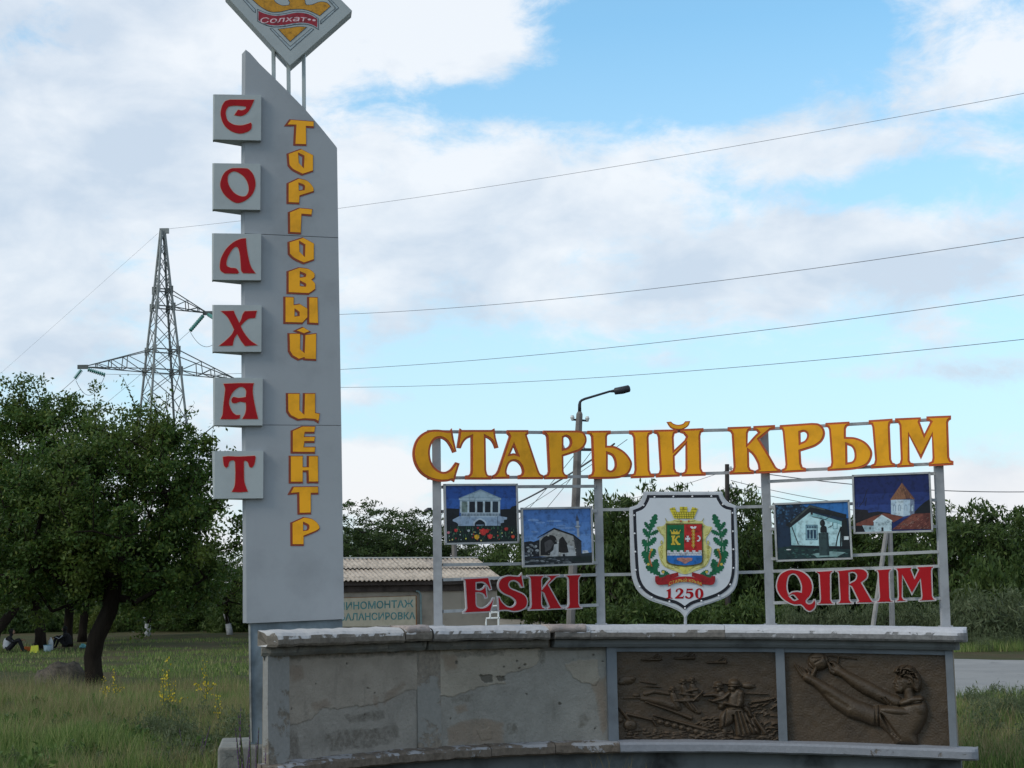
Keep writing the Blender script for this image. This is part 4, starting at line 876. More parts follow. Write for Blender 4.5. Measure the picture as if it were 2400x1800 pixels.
P.add((112, 64, 54), [(938, 610), (1110, 540), (1210, 510), (1280, 520), (1400, 546), (1300, 600), (1280, 580), (1190, 530), (1112, 580), (1108, 630), (938, 632)]); P.add((100, 54, 48), [(1290, 668), (1400, 580), (1490, 516), (1660, 508), (1668, 664)]); P.add((124, 72, 60), [(1330, 640), (1480, 530), (1600, 520), (1500, 600), (1400, 650)])
for k in range(90): x = rp.uniform(1330, 1650); y = rp.uniform(530, 655); P.line(rp.choice([(150, 92, 78), (80, 40, 38), (132, 110, 100), (110, 56, 50)]), x, y, x - 16, y + 12, 5) if y > 516 + max(0, 1490 - x) * .8 else None
P.add((176, 196, 204), [(1112, 585), (1190, 532), (1285, 582), (1285, 688), (1112, 692)]); P.add((196, 210, 214), [(1104, 588), (1190, 524), (1292, 582), (1290, 592), (1190, 540), (1112, 596)]); P.add((150, 172, 180), [(1000, 628), (1112, 632), (1112, 692), (1030, 693)])
for k in range(42): x = rp.uniform(1125, 1275); y = rp.uniform(575, 670); P.add(rp.choice([(110, 128, 140), (140, 158, 168)]), rect(x, y, x + rp.uniform(6, 14), y + 4)) if y > 560 + abs(x - 1190) * .4 else None
P.add((24, 28, 36), rect(1186, 648, 1206, 686)); P.add((40, 46, 56), rect(1070, 645, 1082, 668)); P.build(b4)
# ------------------------------------------------------------------ coat of arms shield
ZS = (1440, 1120, 4.609)
BS = bay(1, .10)
M_silver = paint('silver_rim', (.52, .53, .56), .4, .1, 6, .06); M_black = paint('black_band', (.012, .013, .02), .4, .05, 6, .04); M_field = paint('white_enamel', (.60, .62, .66), .4, .06, 4, .04)
_so = [(315, 150), (1160, 150), (1178, 205, 1), (1225, 262, 1), (1310, 300), (1325, 600), (1336, 900, 1), (1330, 1100, 1), (1290, 1210, 1), (1200, 1290, 1), (1050, 1350, 1), (870, 1410, 1), (795, 1475, 1), (768, 1530), (738, 1480, 1), (690, 1435, 1), (560, 1380, 1), (380, 1320, 1), (260, 1230, 1), (200, 1110, 1), (175, 950, 1), (168, 620), (160, 320), (245, 290, 1), (300, 210, 1)]
_si = [(352, 188), (1118, 186), (1140, 240, 1), (1190, 300, 1), (1280, 325), (1288, 600), (1296, 950, 1), (1280, 1090, 1), (1240, 1180, 1), (1150, 1255, 1), (1020, 1310, 1), (850, 1360, 1), (757, 1425), (660, 1362, 1), (540, 1330, 1), (420, 1290, 1), (310, 1215, 1), (245, 1100, 1), (225, 950, 1), (206, 600), (198, 350), (290, 310, 1), (335, 240, 1)]
sh = thing('heraldic_shield', BS.M @ Vector((BS.px(1604, 1466).x, zc(1604) + .12 - BS.o.z, 0)), 'white shield with black band, oak wreath and town coat of arms dated 1250', 'shield')
SO = [BS.loop(_so, ZS)]; SI = [BS.loop(_si, ZS)]
mb = MB(); slab(mb, SO, BS.M, -.01, .022); slab(mb, offset(SO, -.012), BS.M, .02, .030); mb.build('rim', M_silver, sh)
mb = MB(); slab(mb, SI, BS.M, .028, .034); mb.build('band', M_black, sh)
FI = offset(SI, -.0265)
mb = MB(); slab(mb, FI, BS.M, .030, .037); fld = mb.build('field', M_field, sh)
M_bulb = paint('white_bulb', (.75, .75, .78), .3, .05, 9, .02)
BU = [(430, 210), (633, 206), (837, 204), (1042, 202), (1165, 290), (1270, 383), (1275, 580), (1280, 775), (1280, 975), (1245, 1153), (1122, 1273), (935, 1330), (758, 1408), (590, 1336), (402, 1292), (270, 1177), (228, 997), (223, 800), (216, 603), (211, 407), (312, 300)]
for x, y in BU:
    q = BS.px(ZS[0] + x / ZS[2], ZS[1] + y / ZS[2]); mb = MB(); mb.ball(BS.M @ Vector((q.x, q.y, .036)), .0085, 8, 5); mb.build('bulb', M_bulb, sh, True)
mb = MB(); mb.bar(BS.p3(1440 + 768 / ZS[2], 1120 + 1500 / ZS[2], -.0), at(1606, 1470, PD[1] - .06), .022); mb.build('stem', M_silver, sh)
P = Print(BS, ZS, .0375, .00006)
GR, DG, RD, YL, PY = (20, 96, 62), (14, 72, 48), (176, 34, 38), (206, 190, 56), (206, 200, 128)
def oak(x0, y0, x1, y1, w):
    d = Vector((x1 - x0, y1 - y0)); L = d.length; d.normalize(); n = Vector((-d.y, d.x)); pts = []
    prof = [(0, .12), (.12, .55), (.2, .38), (.34, .85), (.43, .5), (.56, 1.0), (.65, .55), (.78, .85), (.86, .5), (.95, .5), (1.02, 0)]
    R_ = [(t, v) for t, v in prof]; 
    for t, v in R_: pts.append((x0 + d.x * L * t + n.x * w * v, y0 + d.y * L * t + n.y * w * v, 1))
    for t, v in R_[-2::-1]: pts.append((x0 + d.x * L * t - n.x * w * v, y0 + d.y * L * t - n.y * w * v, 1))
    P.add(GR, pts, 3)
LEAF = [(378, 572, 446, 398, 44), (378, 565, 324, 480, 26), (378, 655, 308, 552, 34), (380, 618, 470, 572, 28), (362, 735, 444, 648, 36), (366, 782, 304, 668, 40), (385, 870, 430, 770, 40), (372, 900, 300, 800, 44), (385, 985, 460, 882, 36), (395, 950, 318, 880, 34), (490, 1045, 340, 955, 44), (430, 1000, 470, 920, 30), (590, 1046, 505, 1004, 26), (345, 860, 350, 740, 40)]
for sgn in (1, -1):
    fx = (lambda x: x) if sgn == 1 else (lambda x: 1512 - x)
    for q in ((470, 1050, 400, 1000), (400, 1000, 362, 900), (362, 900, 352, 780), (352, 780, 360, 660), (360, 660, 385, 560), (385, 560, 425, 430)): P.line(GR, fx(q[0]), q[1], fx(q[2]), q[3], 22)
    for a in LEAF: oak(fx(a[0]), a[1], fx(a[2]), a[3], a[4])
    for q in ((392, 780, 370, 860), (370, 860, 400, 960)): P.line((172, 96, 48), fx(q[0]), q[1], fx(q[2]), q[3], 16)
    for x, y in ((397, 778), (362, 935), (522, 1018)): P.add((196, 168, 70), circ(fx(x), y, 15, 10))
    for q in ((352, 700, 358, 640), (345, 800, 350, 740), (420, 900, 405, 850)): P.line((196, 200, 190), fx(q[0]), q[1], fx(q[2]), q[3], 5)
P.add(PY, [(540, 425, 1), (552, 462, 1), (600, 470, 1), (680, 448, 1), (757, 470, 1), (834, 448, 1), (900, 468, 1), (950, 462, 1), (962, 425, 1), (950, 480, 1), (985, 520, 1), (1048, 535, 1), (1020, 600, 1), (985, 650, 1), (990, 720, 1), (1042, 760, 1), (1022, 880, 1), (980, 955, 1), (880, 1000, 1), (757, 1042, 1), (632, 1000, 1), (530, 955, 1), (488, 880, 1), (468, 760, 1), (520, 715, 1), (528, 650, 1), (490, 600, 1), (452, 535, 1), (520, 520, 1), (552, 480, 1)])
for q in ((470, 540, 500, 610), (500, 610, 535, 625), (1040, 540, 1005, 610), (1005, 610, 970, 625), (495, 880, 545, 960), (545, 960, 640, 985), (1015, 880, 965, 960), (965, 960, 870, 985), (640, 960, 757, 1010), (870, 960, 757, 1010), (700, 950, 757, 985), (815, 950, 757, 985), (545, 440, 560, 470), (958, 440, 942, 470), (640, 465, 720, 480), (870, 465, 790, 480)): P.line((150, 140, 60), *q, 6)
for x in (505, 1005):
    for y in (700, 750, 800, 850): P.add((176, 164, 66), circ(x, y, 13, 8, 24)); P.add(PY, circ(x, y, 6, 6, 14))
P.add((206, 196, 96), [(660, 960), (720, 950), (757, 975), (795, 950), (850, 960), (800, 1000), (770, 1040), (745, 1040), (715, 1000)])
P.add(YL, [(588, 335), (645, 318), (668, 370), (700, 370), (700, 315), (782, 315), (782, 370), (812, 370), (835, 318), (895, 335), (850, 442), (640, 442)])
for y in (345, 372, 396, 420): 
    P.line((70, 66, 24), 600 + (y - 335) * .45, y, 888 - (y - 335) * .42, y, 4) if y > 360 else [P.line((70, 66, 24), a, y, b, y, 4) for a, b in ((592, 655), (700, 782), (826, 890))]
for k in range(9):
    P.line((70, 66, 24), 640 + 26 * k, 372, 640 + 26 * k, 396, 4); P.line((70, 66, 24), 652 + 24 * k, 396, 652 + 24 * k, 420, 4) if k < 9 else None; P.line((70, 66, 24), 648 + 25 * k, 420, 650 + 25 * k, 442, 4)
for x in (620, 742, 866): P.line((70, 66, 24), x, 322, x, 345, 4)
P.add((196, 60, 60), circ(712, 470, 9, 8)); P.add((196, 60, 60), circ(797, 470, 9, 8))
P.add((90, 84, 40), [(552, 495), (945, 495), (950, 905, 1), (905, 942, 1), (757, 960, 1), (600, 938, 1), (556, 905, 1)])
P.add((10, 98, 58), rect(563, 512, 748, 800)); P.add((178, 36, 36), rect(748, 505, 938, 800)); P.add((36, 104, 176), [(565, 835), (940, 835), (938, 900, 1), (900, 928, 1), (757, 946, 1), (605, 925, 1), (566, 890, 1)])
P.add((206, 208, 214), rect(565, 802, 938, 840))
for k in range(6): P.add((206, 208, 214), rect(566 + 67 * k, 784, 600 + 67 * k, 803))
for k in range(13): P.line((140, 146, 160), 575 + 29 * k, 804, 575 + 29 * k, 820, 3); P.line((140, 146, 160), 590 + 29 * k if k < 12 else 930, 820, 590 + 29 * k if k < 12 else 930, 838, 3)
P.line((140, 146, 160), 566, 820, 938, 820, 3)
P.add((176, 122, 112), [(668, 868), (730, 862, 1), (757, 868, 1), (790, 862, 1), (836, 868), (832, 895), (800, 905, 1), (757, 928, 1), (715, 905, 1), (670, 890)]); P.line((130, 84, 78), 725, 880, 790, 905, 4)
# initial with crown, cross, staff and crescent
GD = (206, 176, 58)
for q in ([(608, 625), (650, 625), (650, 640), (642, 645), (642, 708), (652, 712), (652, 726), (606, 726), (606, 712), (616, 708), (616, 645), (608, 640)], [(642, 672), (670, 630), (698, 626), (700, 645), (682, 645), (664, 668), (690, 708), (708, 712), (706, 727), (672, 727), (648, 688)], [(610, 612), (602, 572), (622, 590), (634, 572), (652, 588), (670, 572), (682, 590), (704, 572), (696, 612)]): P.add(GD, q)
for x, y in ((602, 570), (634, 568), (652, 562), (670, 568), (704, 570)): P.add(GD, circ(x, y, 6, 8))
WH = (214, 214, 220)
for a in range(4):
    c, n = math.cos(a * math.pi / 2), math.sin(a * math.pi / 2); cx, cy = 785, 660
    L = 32 if a % 2 else 26
    P.add(WH, [(cx - n * 4, cy + c * 4), (cx + c * L - n * 14, cy + n * L + c * 14), (cx + c * L + n * 14, cy + n * L - c * 14), (cx + n * 4, cy - c * 4)])
P.add(WH, [(885, 632), (905, 625, 1), (924, 645, 1), (920, 675, 1), (898, 690, 1), (882, 682), (900, 672, 1), (908, 655, 1), (902, 638, 1)])
P.add(WH, [(808, 530), (835, 526, 1), (847, 538), (860, 526, 1), (882, 530), (866, 552), (828, 552)]); P.line(GD, 846, 545, 846, 765, 6)
for k in range(5):
    for sg in (-1, 1): P.line(GD, 846 + sg * 4, 560 + 38 * k, 846 + sg * 17, 578 + 38 * k, 6); P.line(GD, 846 + sg * 17, 578 + 38 * k, 846 + sg * 4, 597 + 38 * k, 6)
    P.add((224, 206, 150), circ(846, 578 + 38 * k, 6, 6))
# ribbon with the town's name, and the year
for sgn in (1, -1):
    fx = (lambda x: x) if sgn == 1 else (lambda x: 1515 - x)
    P.add((150, 26, 32), [(fx(435), 1062), (fx(520), 1058, 1), (fx(600), 1040, 1), (fx(682), 1020), (fx(686), 1062), (fx(600), 1100), (fx(580), 1148), (fx(470), 1156, 1), (fx(440), 1130, 1), (fx(434), 1100, 1)])
    P.add((34, 90, 62), [(fx(470), 1046), (fx(580), 1040), (fx(520), 1072, 1), (fx(480), 1080)])
P.add((170, 28, 34), [(572, 1118), (620, 1090, 1), (690, 1070, 1), (757, 1065, 1), (825, 1070, 1), (895, 1090, 1), (942, 1118), (938, 1172), (890, 1146, 1), (825, 1128, 1), (757, 1122, 1), (690, 1128, 1), (625, 1146, 1), (578, 1176)])
P.build(sh)
tx = MB()
def arc(s_, t_):
    x = 584 + 348 * s_; k = (x - 757) / 180; y = 1118 + 40 * k * k - 46 * t_ + 8
    return BS.p3(ZS[0] + x / ZS[2], ZS[1] + y / ZS[2], P.h + .0006)
put_text(tx, 'СТАРЫЙ КРЫМ', arc, .012); tx.build('ribbon_lettering', ink(206, 176, 80), sh)
YR = [[[(558, 1216), (600, 1194), (604, 1194), (604, 1292), (622, 1298), (622, 1304), (554, 1304), (554, 1298), (574, 1292), (574, 1224), (560, 1224)]],
      [[(656, 1226), (666, 1204, 1), (700, 1192, 1), (732, 1206, 1), (738, 1232, 1), (716, 1262, 1), (690, 1284), (728, 1284, 1), (742, 1272), (746, 1272), (738, 1304), (650, 1304), (650, 1294), (690, 1256, 1), (708, 1228, 1), (700, 1206, 1), (680, 1208, 1), (674, 1226, 1), (664, 1234, 1)]],
      [[(776, 1196), (842, 1196), (838, 1214), (786, 1214), (783, 1230), (820, 1228, 1), (846, 1248, 1), (842, 1284, 1), (806, 1306, 1), (766, 1298, 1), (758, 1282, 1), (770, 1274, 1), (784, 1286, 1), (804, 1292, 1), (816, 1272, 1), (808, 1250, 1), (786, 1244, 1), (770, 1250)]],
      [[(866, 1250, 1), (876, 1210, 1), (910, 1192, 1), (944, 1210, 1), (956, 1250, 1), (944, 1290, 1), (910, 1306, 1), (876, 1290, 1)], [(896, 1250, 1), (899, 1216, 1), (910, 1204, 1), (921, 1216, 1), (926, 1250, 1), (921, 1284, 1), (910, 1296, 1), (899, 1284, 1)]]]
for lp in YR:
    L = [BS.loop(l, ZS) for l in lp]; mb = MB(); slab(mb, L, BS.M, .0365, .040); mb.build('digit', M_red, sh)

# ------------------------------------------------------------------ the tall pylon
M_py = paint('pylon_grey_blue', (.305, .322, .345), .55, .09, 2.0, .22); M_box = paint('letter_box_grey', (.375, .405, .41), .55, .06, 4, .2)
M_pybase = paint('pylon_base_teal', (.20, .245, .28), .6, .3, 3, .25)
pa = at(577, 1461, 13.05); pb = Vector((pa.x + math.cos(.15), pa.y + math.sin(.15), pa.z))
PP = Plane(pa, pb); PB = Plane(pa, pb, 0, .045)
pyl = thing('advertising_pylon', Vector((pa.x + .4, pa.y + .2, 0)), 'tall grey pylon with yellow vertical lettering and red letters on projecting boxes', 'sign pylon')
def prism(mb, pl, px_pts, h0, h1): slab(mb, [pl.loop(px_pts)], pl.M, h0, h1)
def pylon_panel(pts, chamfer_left=True):
    L = PP.loop(pts); mb = MB(); slab(mb, [L], PP.M, -.40, 0.0)
    return mb.build('shaft_panel', M_py, pyl)
def lx(y): return np.interp(y, [115, 500, 1000, 1300, 1461], [575.4, 573, 575, 578, 578])
def rx(y): return np.interp(y, [348, 557, 995, 1451], [790.5, 793, 800, 806.5])
pylon_panel([(lx(116), 116), (586, 124), (608, 149), (660.4, 200), (716, 257), (752, 299), (786, 341), (790, 347), (rx(556), 556.5), (lx(546), 546.5)])
pylon_panel([(lx(547), 547.8), (rx(557), 557.8), (rx(996), 996.5), (lx(995), 995)]); pylon_panel([(lx(996), 996.2), (rx(997), 997.7), (806.5, 1451), (578, 1461)])
# angled corner strip down the left edge
mb = MB(); e = []
for y in (117, 500, 1000, 1300, 1460):
    q = PP.px(lx(y), y); e.append(q)
rings = [[PP.M @ Vector((q.x, q.y, -.0005)), PP.M @ Vector((q.x - .031, q.y - (.0 if k else .03), -.022)), PP.M @ Vector((q.x - .031, q.y, -.39)), PP.M @ Vector((q.x, q.y, -.39))] for k, q in enumerate(e)]
mb.loop_loft(rings); mb.build('corner_strip', M_py, pyl)
mb = MB(); prism(mb, PP, [(584, 1461), (803, 1452), (806, 1745), (586, 1745)], -.36, -.035); mb.build('pedestal', M_pybase, pyl)
mb = MB(); prism(mb, PP, [(582, 1463), (586.5, 1463), (590, 1740), (586, 1740)], -.36, -.02); mb.build('pedestal_angle', paint('rusty_angle_iron', (.40, .40, .37), .6, .5, 3, .3), pyl)
ZP2 = (460, 200, 3.3175); ZP3 = (460, 700, 3.3175); ZP4 = (460, 1100, 4.1475)
BOX = [(ZP2, [(140, 70), (505, 75), (500, 428), (138, 420)]), (ZP2, [(135, 605), (500, 610), (505, 968), (135, 962)]), (ZP2, [(132, 1150), (505, 1155), (510, 1515), (132, 1512)]),
       (ZP3, [(135, 48), (508, 50), (512, 413), (135, 412)]), (ZP3, [(140, 615), (517, 617), (517, 985), (142, 985)]), (ZP3, [(133, 1185), (522, 1183), (527, 1552), (140, 1555)])]
REDL = [
 [[(262, 112), (450, 113), (425, 170, 1), (395, 215, 1), (350, 238, 1), (296, 232), (325, 190), (355, 195, 1), (385, 182, 1), (385, 164), (300, 158, 1), (250, 165), (232, 195, 1), (230, 230, 1), (245, 275, 1), (290, 305, 1), (350, 312, 1), (400, 300, 1), (422, 290), (430, 300), (428, 335, 1), (400, 360, 1), (340, 375, 1), (270, 355, 1), (215, 305, 1), (190, 230, 1), (200, 165, 1), (225, 125, 1)]],
 [[(255, 655, 1), (285, 645, 1), (380, 646, 1), (410, 655, 1), (445, 700, 1), (460, 770, 1), (440, 840, 1), (390, 890, 1), (325, 915, 1), (270, 895, 1), (215, 845, 1), (187, 780, 1), (200, 715, 1), (225, 675, 1)], [(248, 700, 1), (280, 672, 1), (320, 675, 1), (370, 710, 1), (400, 760, 1), (408, 820, 1), (385, 860, 1), (345, 862, 1), (300, 840, 1), (265, 800, 1), (245, 750, 1)]],
 [[(385, 1190), (390, 1250, 1), (405, 1340, 1), (425, 1410, 1), (460, 1462), (365, 1460), (350, 1440, 1), (345, 1380, 1), (340, 1320, 1), (325, 1265, 1), (300, 1258, 1), (270, 1290, 1), (240, 1350, 1), (236, 1400, 1), (265, 1418, 1), (310, 1425, 1), (332, 1455), (320, 1464), (220, 1462), (190, 1440, 1), (184, 1400, 1), (195, 1340, 1), (235, 1270, 1), (290, 1220, 1), (345, 1195, 1)]],
 [[(193, 97), (290, 95), (305, 130, 1), (335, 190), (350, 160, 1), (360, 125, 1), (378, 98), (470, 95), (458, 150), (410, 155, 1), (375, 180, 1), (345, 212), (365, 255, 1), (415, 320, 1), (475, 362), (380, 368), (350, 330, 1), (318, 275), (295, 310, 1), (282, 365), (178, 367), (230, 325, 1), (275, 280, 1), (295, 240), (270, 190, 1), (240, 140, 1)]],
 [[(212, 662), (330, 657), (447, 658), (440, 690, 1), (440, 740, 1), (455, 830, 1), (480, 935), (358, 935), (380, 895, 1), (388, 850, 1), (385, 808), (340, 800), (305, 812, 1), (280, 808, 1), (274, 785, 1), (290, 765, 1), (330, 772, 1), (385, 765), (388, 720, 1), (370, 692, 1), (335, 688, 1), (290, 720, 1), (262, 770, 1), (255, 820, 1), (280, 880, 1), (310, 905), (340, 905), (338, 930), (310, 938), (190, 936), (205, 900, 1), (210, 840, 1), (220, 750, 1), (225, 700, 1)]],
 [[(207, 1230), (250, 1225), (335, 1228, 1), (455, 1222), (462, 1235), (450, 1290, 1), (435, 1312), (415, 1308, 1), (400, 1270, 1), (378, 1258), (370, 1270), (370, 1350), (375, 1430, 1), (400, 1500), (340, 1505), (277, 1502), (300, 1450, 1), (305, 1350), (302, 1270), (290, 1255), (260, 1265, 1), (248, 1305), (232, 1315), (215, 1295, 1)]]]
M_pinkedge = paint('pale_orange_outline', (.62, .33, .22), .5, .05, 6, .02)
for (z, c), lp in zip(BOX, REDL):
    L = PB.loop(c, z); tl, tr, br, bl = L; mb = MB()
    # deeper towards the shaft; a thin angled strip down the outer edge
    lo, hi = -.075, -.20; d = Vector((.012, 0))
    sx = tl.x + .62 * (tr.x - tl.x)
    def ring(x, yb, yt, h): return PB.M @ Vector((x, yb, 0)), PB.M @ Vector((x, yt, 0)), PB.M @ Vector((x, yt, h)), PB.M @ Vector((x, yb, h))
    f = lambda x, a, b: a.y + (b.y - a.y) * (x - a.x) / (b.x - a.x)
    R0 = [PB.M @ Vector(v) for v in ((bl.x - .011, bl.y - .004, -.012), (tl.x - .011, tl.y + .002, -.012), (tl.x - .011, tl.y + .002, lo), (bl.x - .011, bl.y - .004, lo))]
    R1 = list(ring(bl.x, bl.y, tl.y, lo)); R2_ = list(ring(sx, f(sx, bl, br), f(sx, tl, tr), hi)); R3 = list(ring(sx + .001, f(sx, bl, br), f(sx, tl, tr), -.045)); R4 = list(ring(tr.x, br.y, tr.y, -.045))
    mb.loop_loft([R0, R1, R2_, R3, R4]); bx = mb.build('letter_box', M_box, pyl)
    LL = [PB.loop(l, z) for l in lp]
    mb = MB(); slab(mb, offset(LL, .0035), PB.M, -.004, .0015); mb.build('letter_outline', M_pinkedge, bx)
    mb = MB(); slab(mb, LL, PB.M, -.002, .004); mb.build('letter', M_red, bx)
YEL = [(ZP2, [[(725, 268), (910, 283), (910, 330), (850, 325), (852, 468), (757, 465), (765, 315), (690, 315)]]),
 (ZP2, [[(705, 535), (810, 497), (905, 545), (905, 670), (820, 698), (745, 660, 1), (712, 625)], [(790, 535), (828, 555), (825, 640), (795, 605)]]),
 (ZP2, [[(705, 765), (790, 725), (860, 745, 1), (905, 795, 1), (910, 830), (800, 865), (797, 922), (705, 918)], [(793, 768), (830, 785, 1), (830, 815), (795, 820)]]),
 (ZP2, [[(715, 990), (798, 955), (900, 965), (892, 1015), (815, 1008), (810, 1155), (717, 1150)]]),
 (ZP2, [[(712, 1222), (825, 1185), (912, 1232), (912, 1360), (830, 1388), (755, 1352, 1), (715, 1315)], [(797, 1222), (835, 1245), (833, 1330), (800, 1295)]]),
 (ZP2, [[(705, 1450), (795, 1418), (870, 1430, 1), (915, 1465, 1), (915, 1500), (895, 1515), (920, 1545, 1), (922, 1590), (870, 1625), (705, 1618)], [(803, 1458), (840, 1475, 1), (838, 1490), (803, 1495)], [(803, 1530), (840, 1550, 1), (840, 1565), (803, 1562)]]),
 (ZP3, [[(680, -12), (755, -10), (755, 50), (800, 42), (862, 80), (862, 150), (820, 195), (680, 192)], [(762, 90), (790, 110), (790, 135), (762, 138)]]),
 (ZP3, [[(865, -10), (940, -8), (945, 200), (865, 195)]]),
 (ZP3, [[(760, 252), (825, 222), (885, 258), (830, 279)]]), (ZP3, [[(712, 272), (805, 272), (805, 395), (830, 418), (835, 283), (930, 272), (928, 480), (835, 475), (830, 465), (790, 478), (740, 450), (715, 410)]]),
 (ZP3, [[(700, 738), (800, 738), (800, 870), (828, 898), (832, 738), (922, 738), (922, 890), (957, 895), (947, 965), (915, 945), (840, 940), (785, 945), (725, 915), (702, 880)]]),
 (ZP3, [[(737, 1030), (820, 993), (922, 995), (915, 1045), (840, 1045), (835, 1075), (920, 1075), (915, 1118), (838, 1118), (832, 1155), (922, 1155), (918, 1202), (737, 1200)]]),
 (ZP3, [[(722, 1225), (825, 1225), (825, 1310), (862, 1310), (862, 1225), (943, 1225), (945, 1432), (862, 1432), (860, 1345), (825, 1345), (825, 1433), (722, 1433)]]),
 (ZP4, [[(935, 172), (1180, 170), (1182, 240), (1110, 240), (1110, 432), (988, 435), (985, 235), (895, 243)]]),
 (ZP4, [[(918, 522), (1040, 468), (1120, 485, 1), (1180, 535, 1), (1185, 590, 1), (1040, 655), (1040, 740), (920, 740)], [(1035, 525), (1080, 550, 1), (1075, 590, 1), (1035, 598)]])]
M_dkred = paint('dark_red_letter_shadow', (.24, .045, .018), .5, .1, 6, .04)
for z, lp in YEL:
    L = [PP.loop(l, z) for l in lp]; mb = MB(); slab(mb, offset(L, .0045), PP.M, -.001, .003); o = mb.build('letter', M_dkred, pyl)
    sc_ = .0125; F = [[p + Vector((.0085, .0045)) for p in l] for l in offset(L, -.0065)]
    mb = MB(); slab(mb, F, PP.M, .002, .005); mb.build('letter_face', M_gold, o)
# three struts and the rhombus board
ZL = (460, 0, 5.53); PZ = Plane(pa, pb, 0, .02); M_steel = paint('strut_grey', (.36, .40, .40), .5, .1, 6, .1)
for x0, yt, yb in ((641.7, 100, 195), (677, 140, 228), (713, 110, 262)):
    a = PP.p3(x0, yb, -.06); b = PP.p3(x0 - 1, yt, -.06); mb = MB(); mb.bar(a, b, .028, .05, Vector((0, 1, 0))); mb.build('strut', M_steel, pyl)
RH = PZ.loop([(679.7, 153), (825, 25), (668, -132), (527, -13)]); mb = MB(); slab(mb, [RH], PZ.M, -.17, 0); rhb = mb.build('logo_board', M_box, pyl)
P = Print(PZ, ZL, .001, .00012)
DK = (28, 44, 58); BG = (158, 168, 172); OC = (196, 138, 30); CR = (150, 34, 48)
def outlined(col, pts, w=7):
    L = [PZ.loop(pts, ZL, 6)]
    for c, l in ((DK, offset(L, w * .00065 * .5)), (col, offset(L, -w * .00065 * .5))):
        m = ink(*c)
        if m not in P.m: P.m.append(m)
        P.mb.k = P.m.index(m); P.h += P.dh; sheet(P.mb, l, PZ.M, P.h)
outlined(BG, [(600, -12), (640, -12), (768, 125), (768, 165), (740, 150)]); outlined(BG, [(955, 372), (990, 372), (1218, 605), (1490, 370), (1522, 382), (1218, 652)]); outlined(BG, [(1608, 272), (1805, 105), (1700, -12), (1740, -12), (1845, 102), (1610, 312)])
outlined(OC, [(700, -30), (990, -30), (1030, 30, 1), (1110, 70, 1), (1200, 68), (1215, 30), (1195, 10), (1225, -30), (1400, -30), (1412, 40), (1430, 65), (1500, 60, 1), (1600, 25, 1), (1690, 35, 1), (1740, 82), (1600, 205), (1520, 165, 1), (1430, 130, 1), (1330, 118, 1), (1200, 128, 1), (1080, 155, 1), (950, 150, 1), (830, 85, 1), (760, 25, 1)])
outlined(BG, [(795, 120), (900, 165, 1), (1020, 188, 1), (1140, 178, 1), (1280, 148, 1), (1400, 152, 1), (1500, 185, 1), (1580, 238), (1582, 382), (1500, 335, 1), (1400, 312, 1), (1280, 318, 1), (1140, 342, 1), (1000, 348, 1), (900, 325, 1), (795, 275)])
P.add(CR, [(806, 142), (900, 182, 1), (1020, 205, 1), (1140, 196, 1), (1280, 168, 1), (1400, 172, 1), (1490, 200, 1), (1568, 246), (1568, 358), (1500, 320, 1), (1400, 296, 1), (1280, 300, 1), (1140, 324, 1), (1000, 330, 1), (900, 308, 1), (806, 266)])
outlined(OC, [(1060, 378), (1200, 362, 1), (1320, 345, 1), (1432, 352), (1215, 540)])
# the upper half, out of the picture: crown of the same logo
outlined(OC, [(905, -330), (1040, -250), (1200, -480), (1370, -250), (1500, -330), (1440, -110), (960, -110)])
lgo = P.mb.build('logo_print', P.m, rhb)
tx = MB()
def wave(s_, t_):
    x = 830 + 720 * s_; k = (x - 1190) / 400; y = 272 + 14 * math.sin(k * 2.6 + .4) * -1 + 26 * max(0, k) ** 2 - 74 * t_ + 16
    return PZ.p3(ZL[0] + x / ZL[2], ZL[1] + y / ZL[2], P.h + .0008)
put_text(tx, 'Солхат••', wave, .006, .15); tx.build('logo_lettering', ink(222, 190, 194), rhb)
# concrete foundation block under the pylon
M_conc = plaster_mat('foundation_concrete', (.24, .235, .215), (.19, .185, .17), (.13, .127, .118), 1.5, 8)
fb = at(505, 1740, 12.9); mb = MB(); ft = .0
Mx = Matrix.Translation((fb.x, fb.y, 0)) @ Matrix.Rotation(.15, 4, 'Z'); zt = at(520, 1742, 12.9).z - .03
mb.box(0.02, 1.3, -.05, .9, -.05, zt, Mx); fo = mb.build('foundation_block', M_conc, None, False, (fb.x + .5, fb.y + .3, 0))
tag(fo, 'square grey concrete block under the left foot of the pylon', 'concrete block')
bv = fo.modifiers.new('edge', 'BEVEL'); bv.width = .02; bv.segments = 2
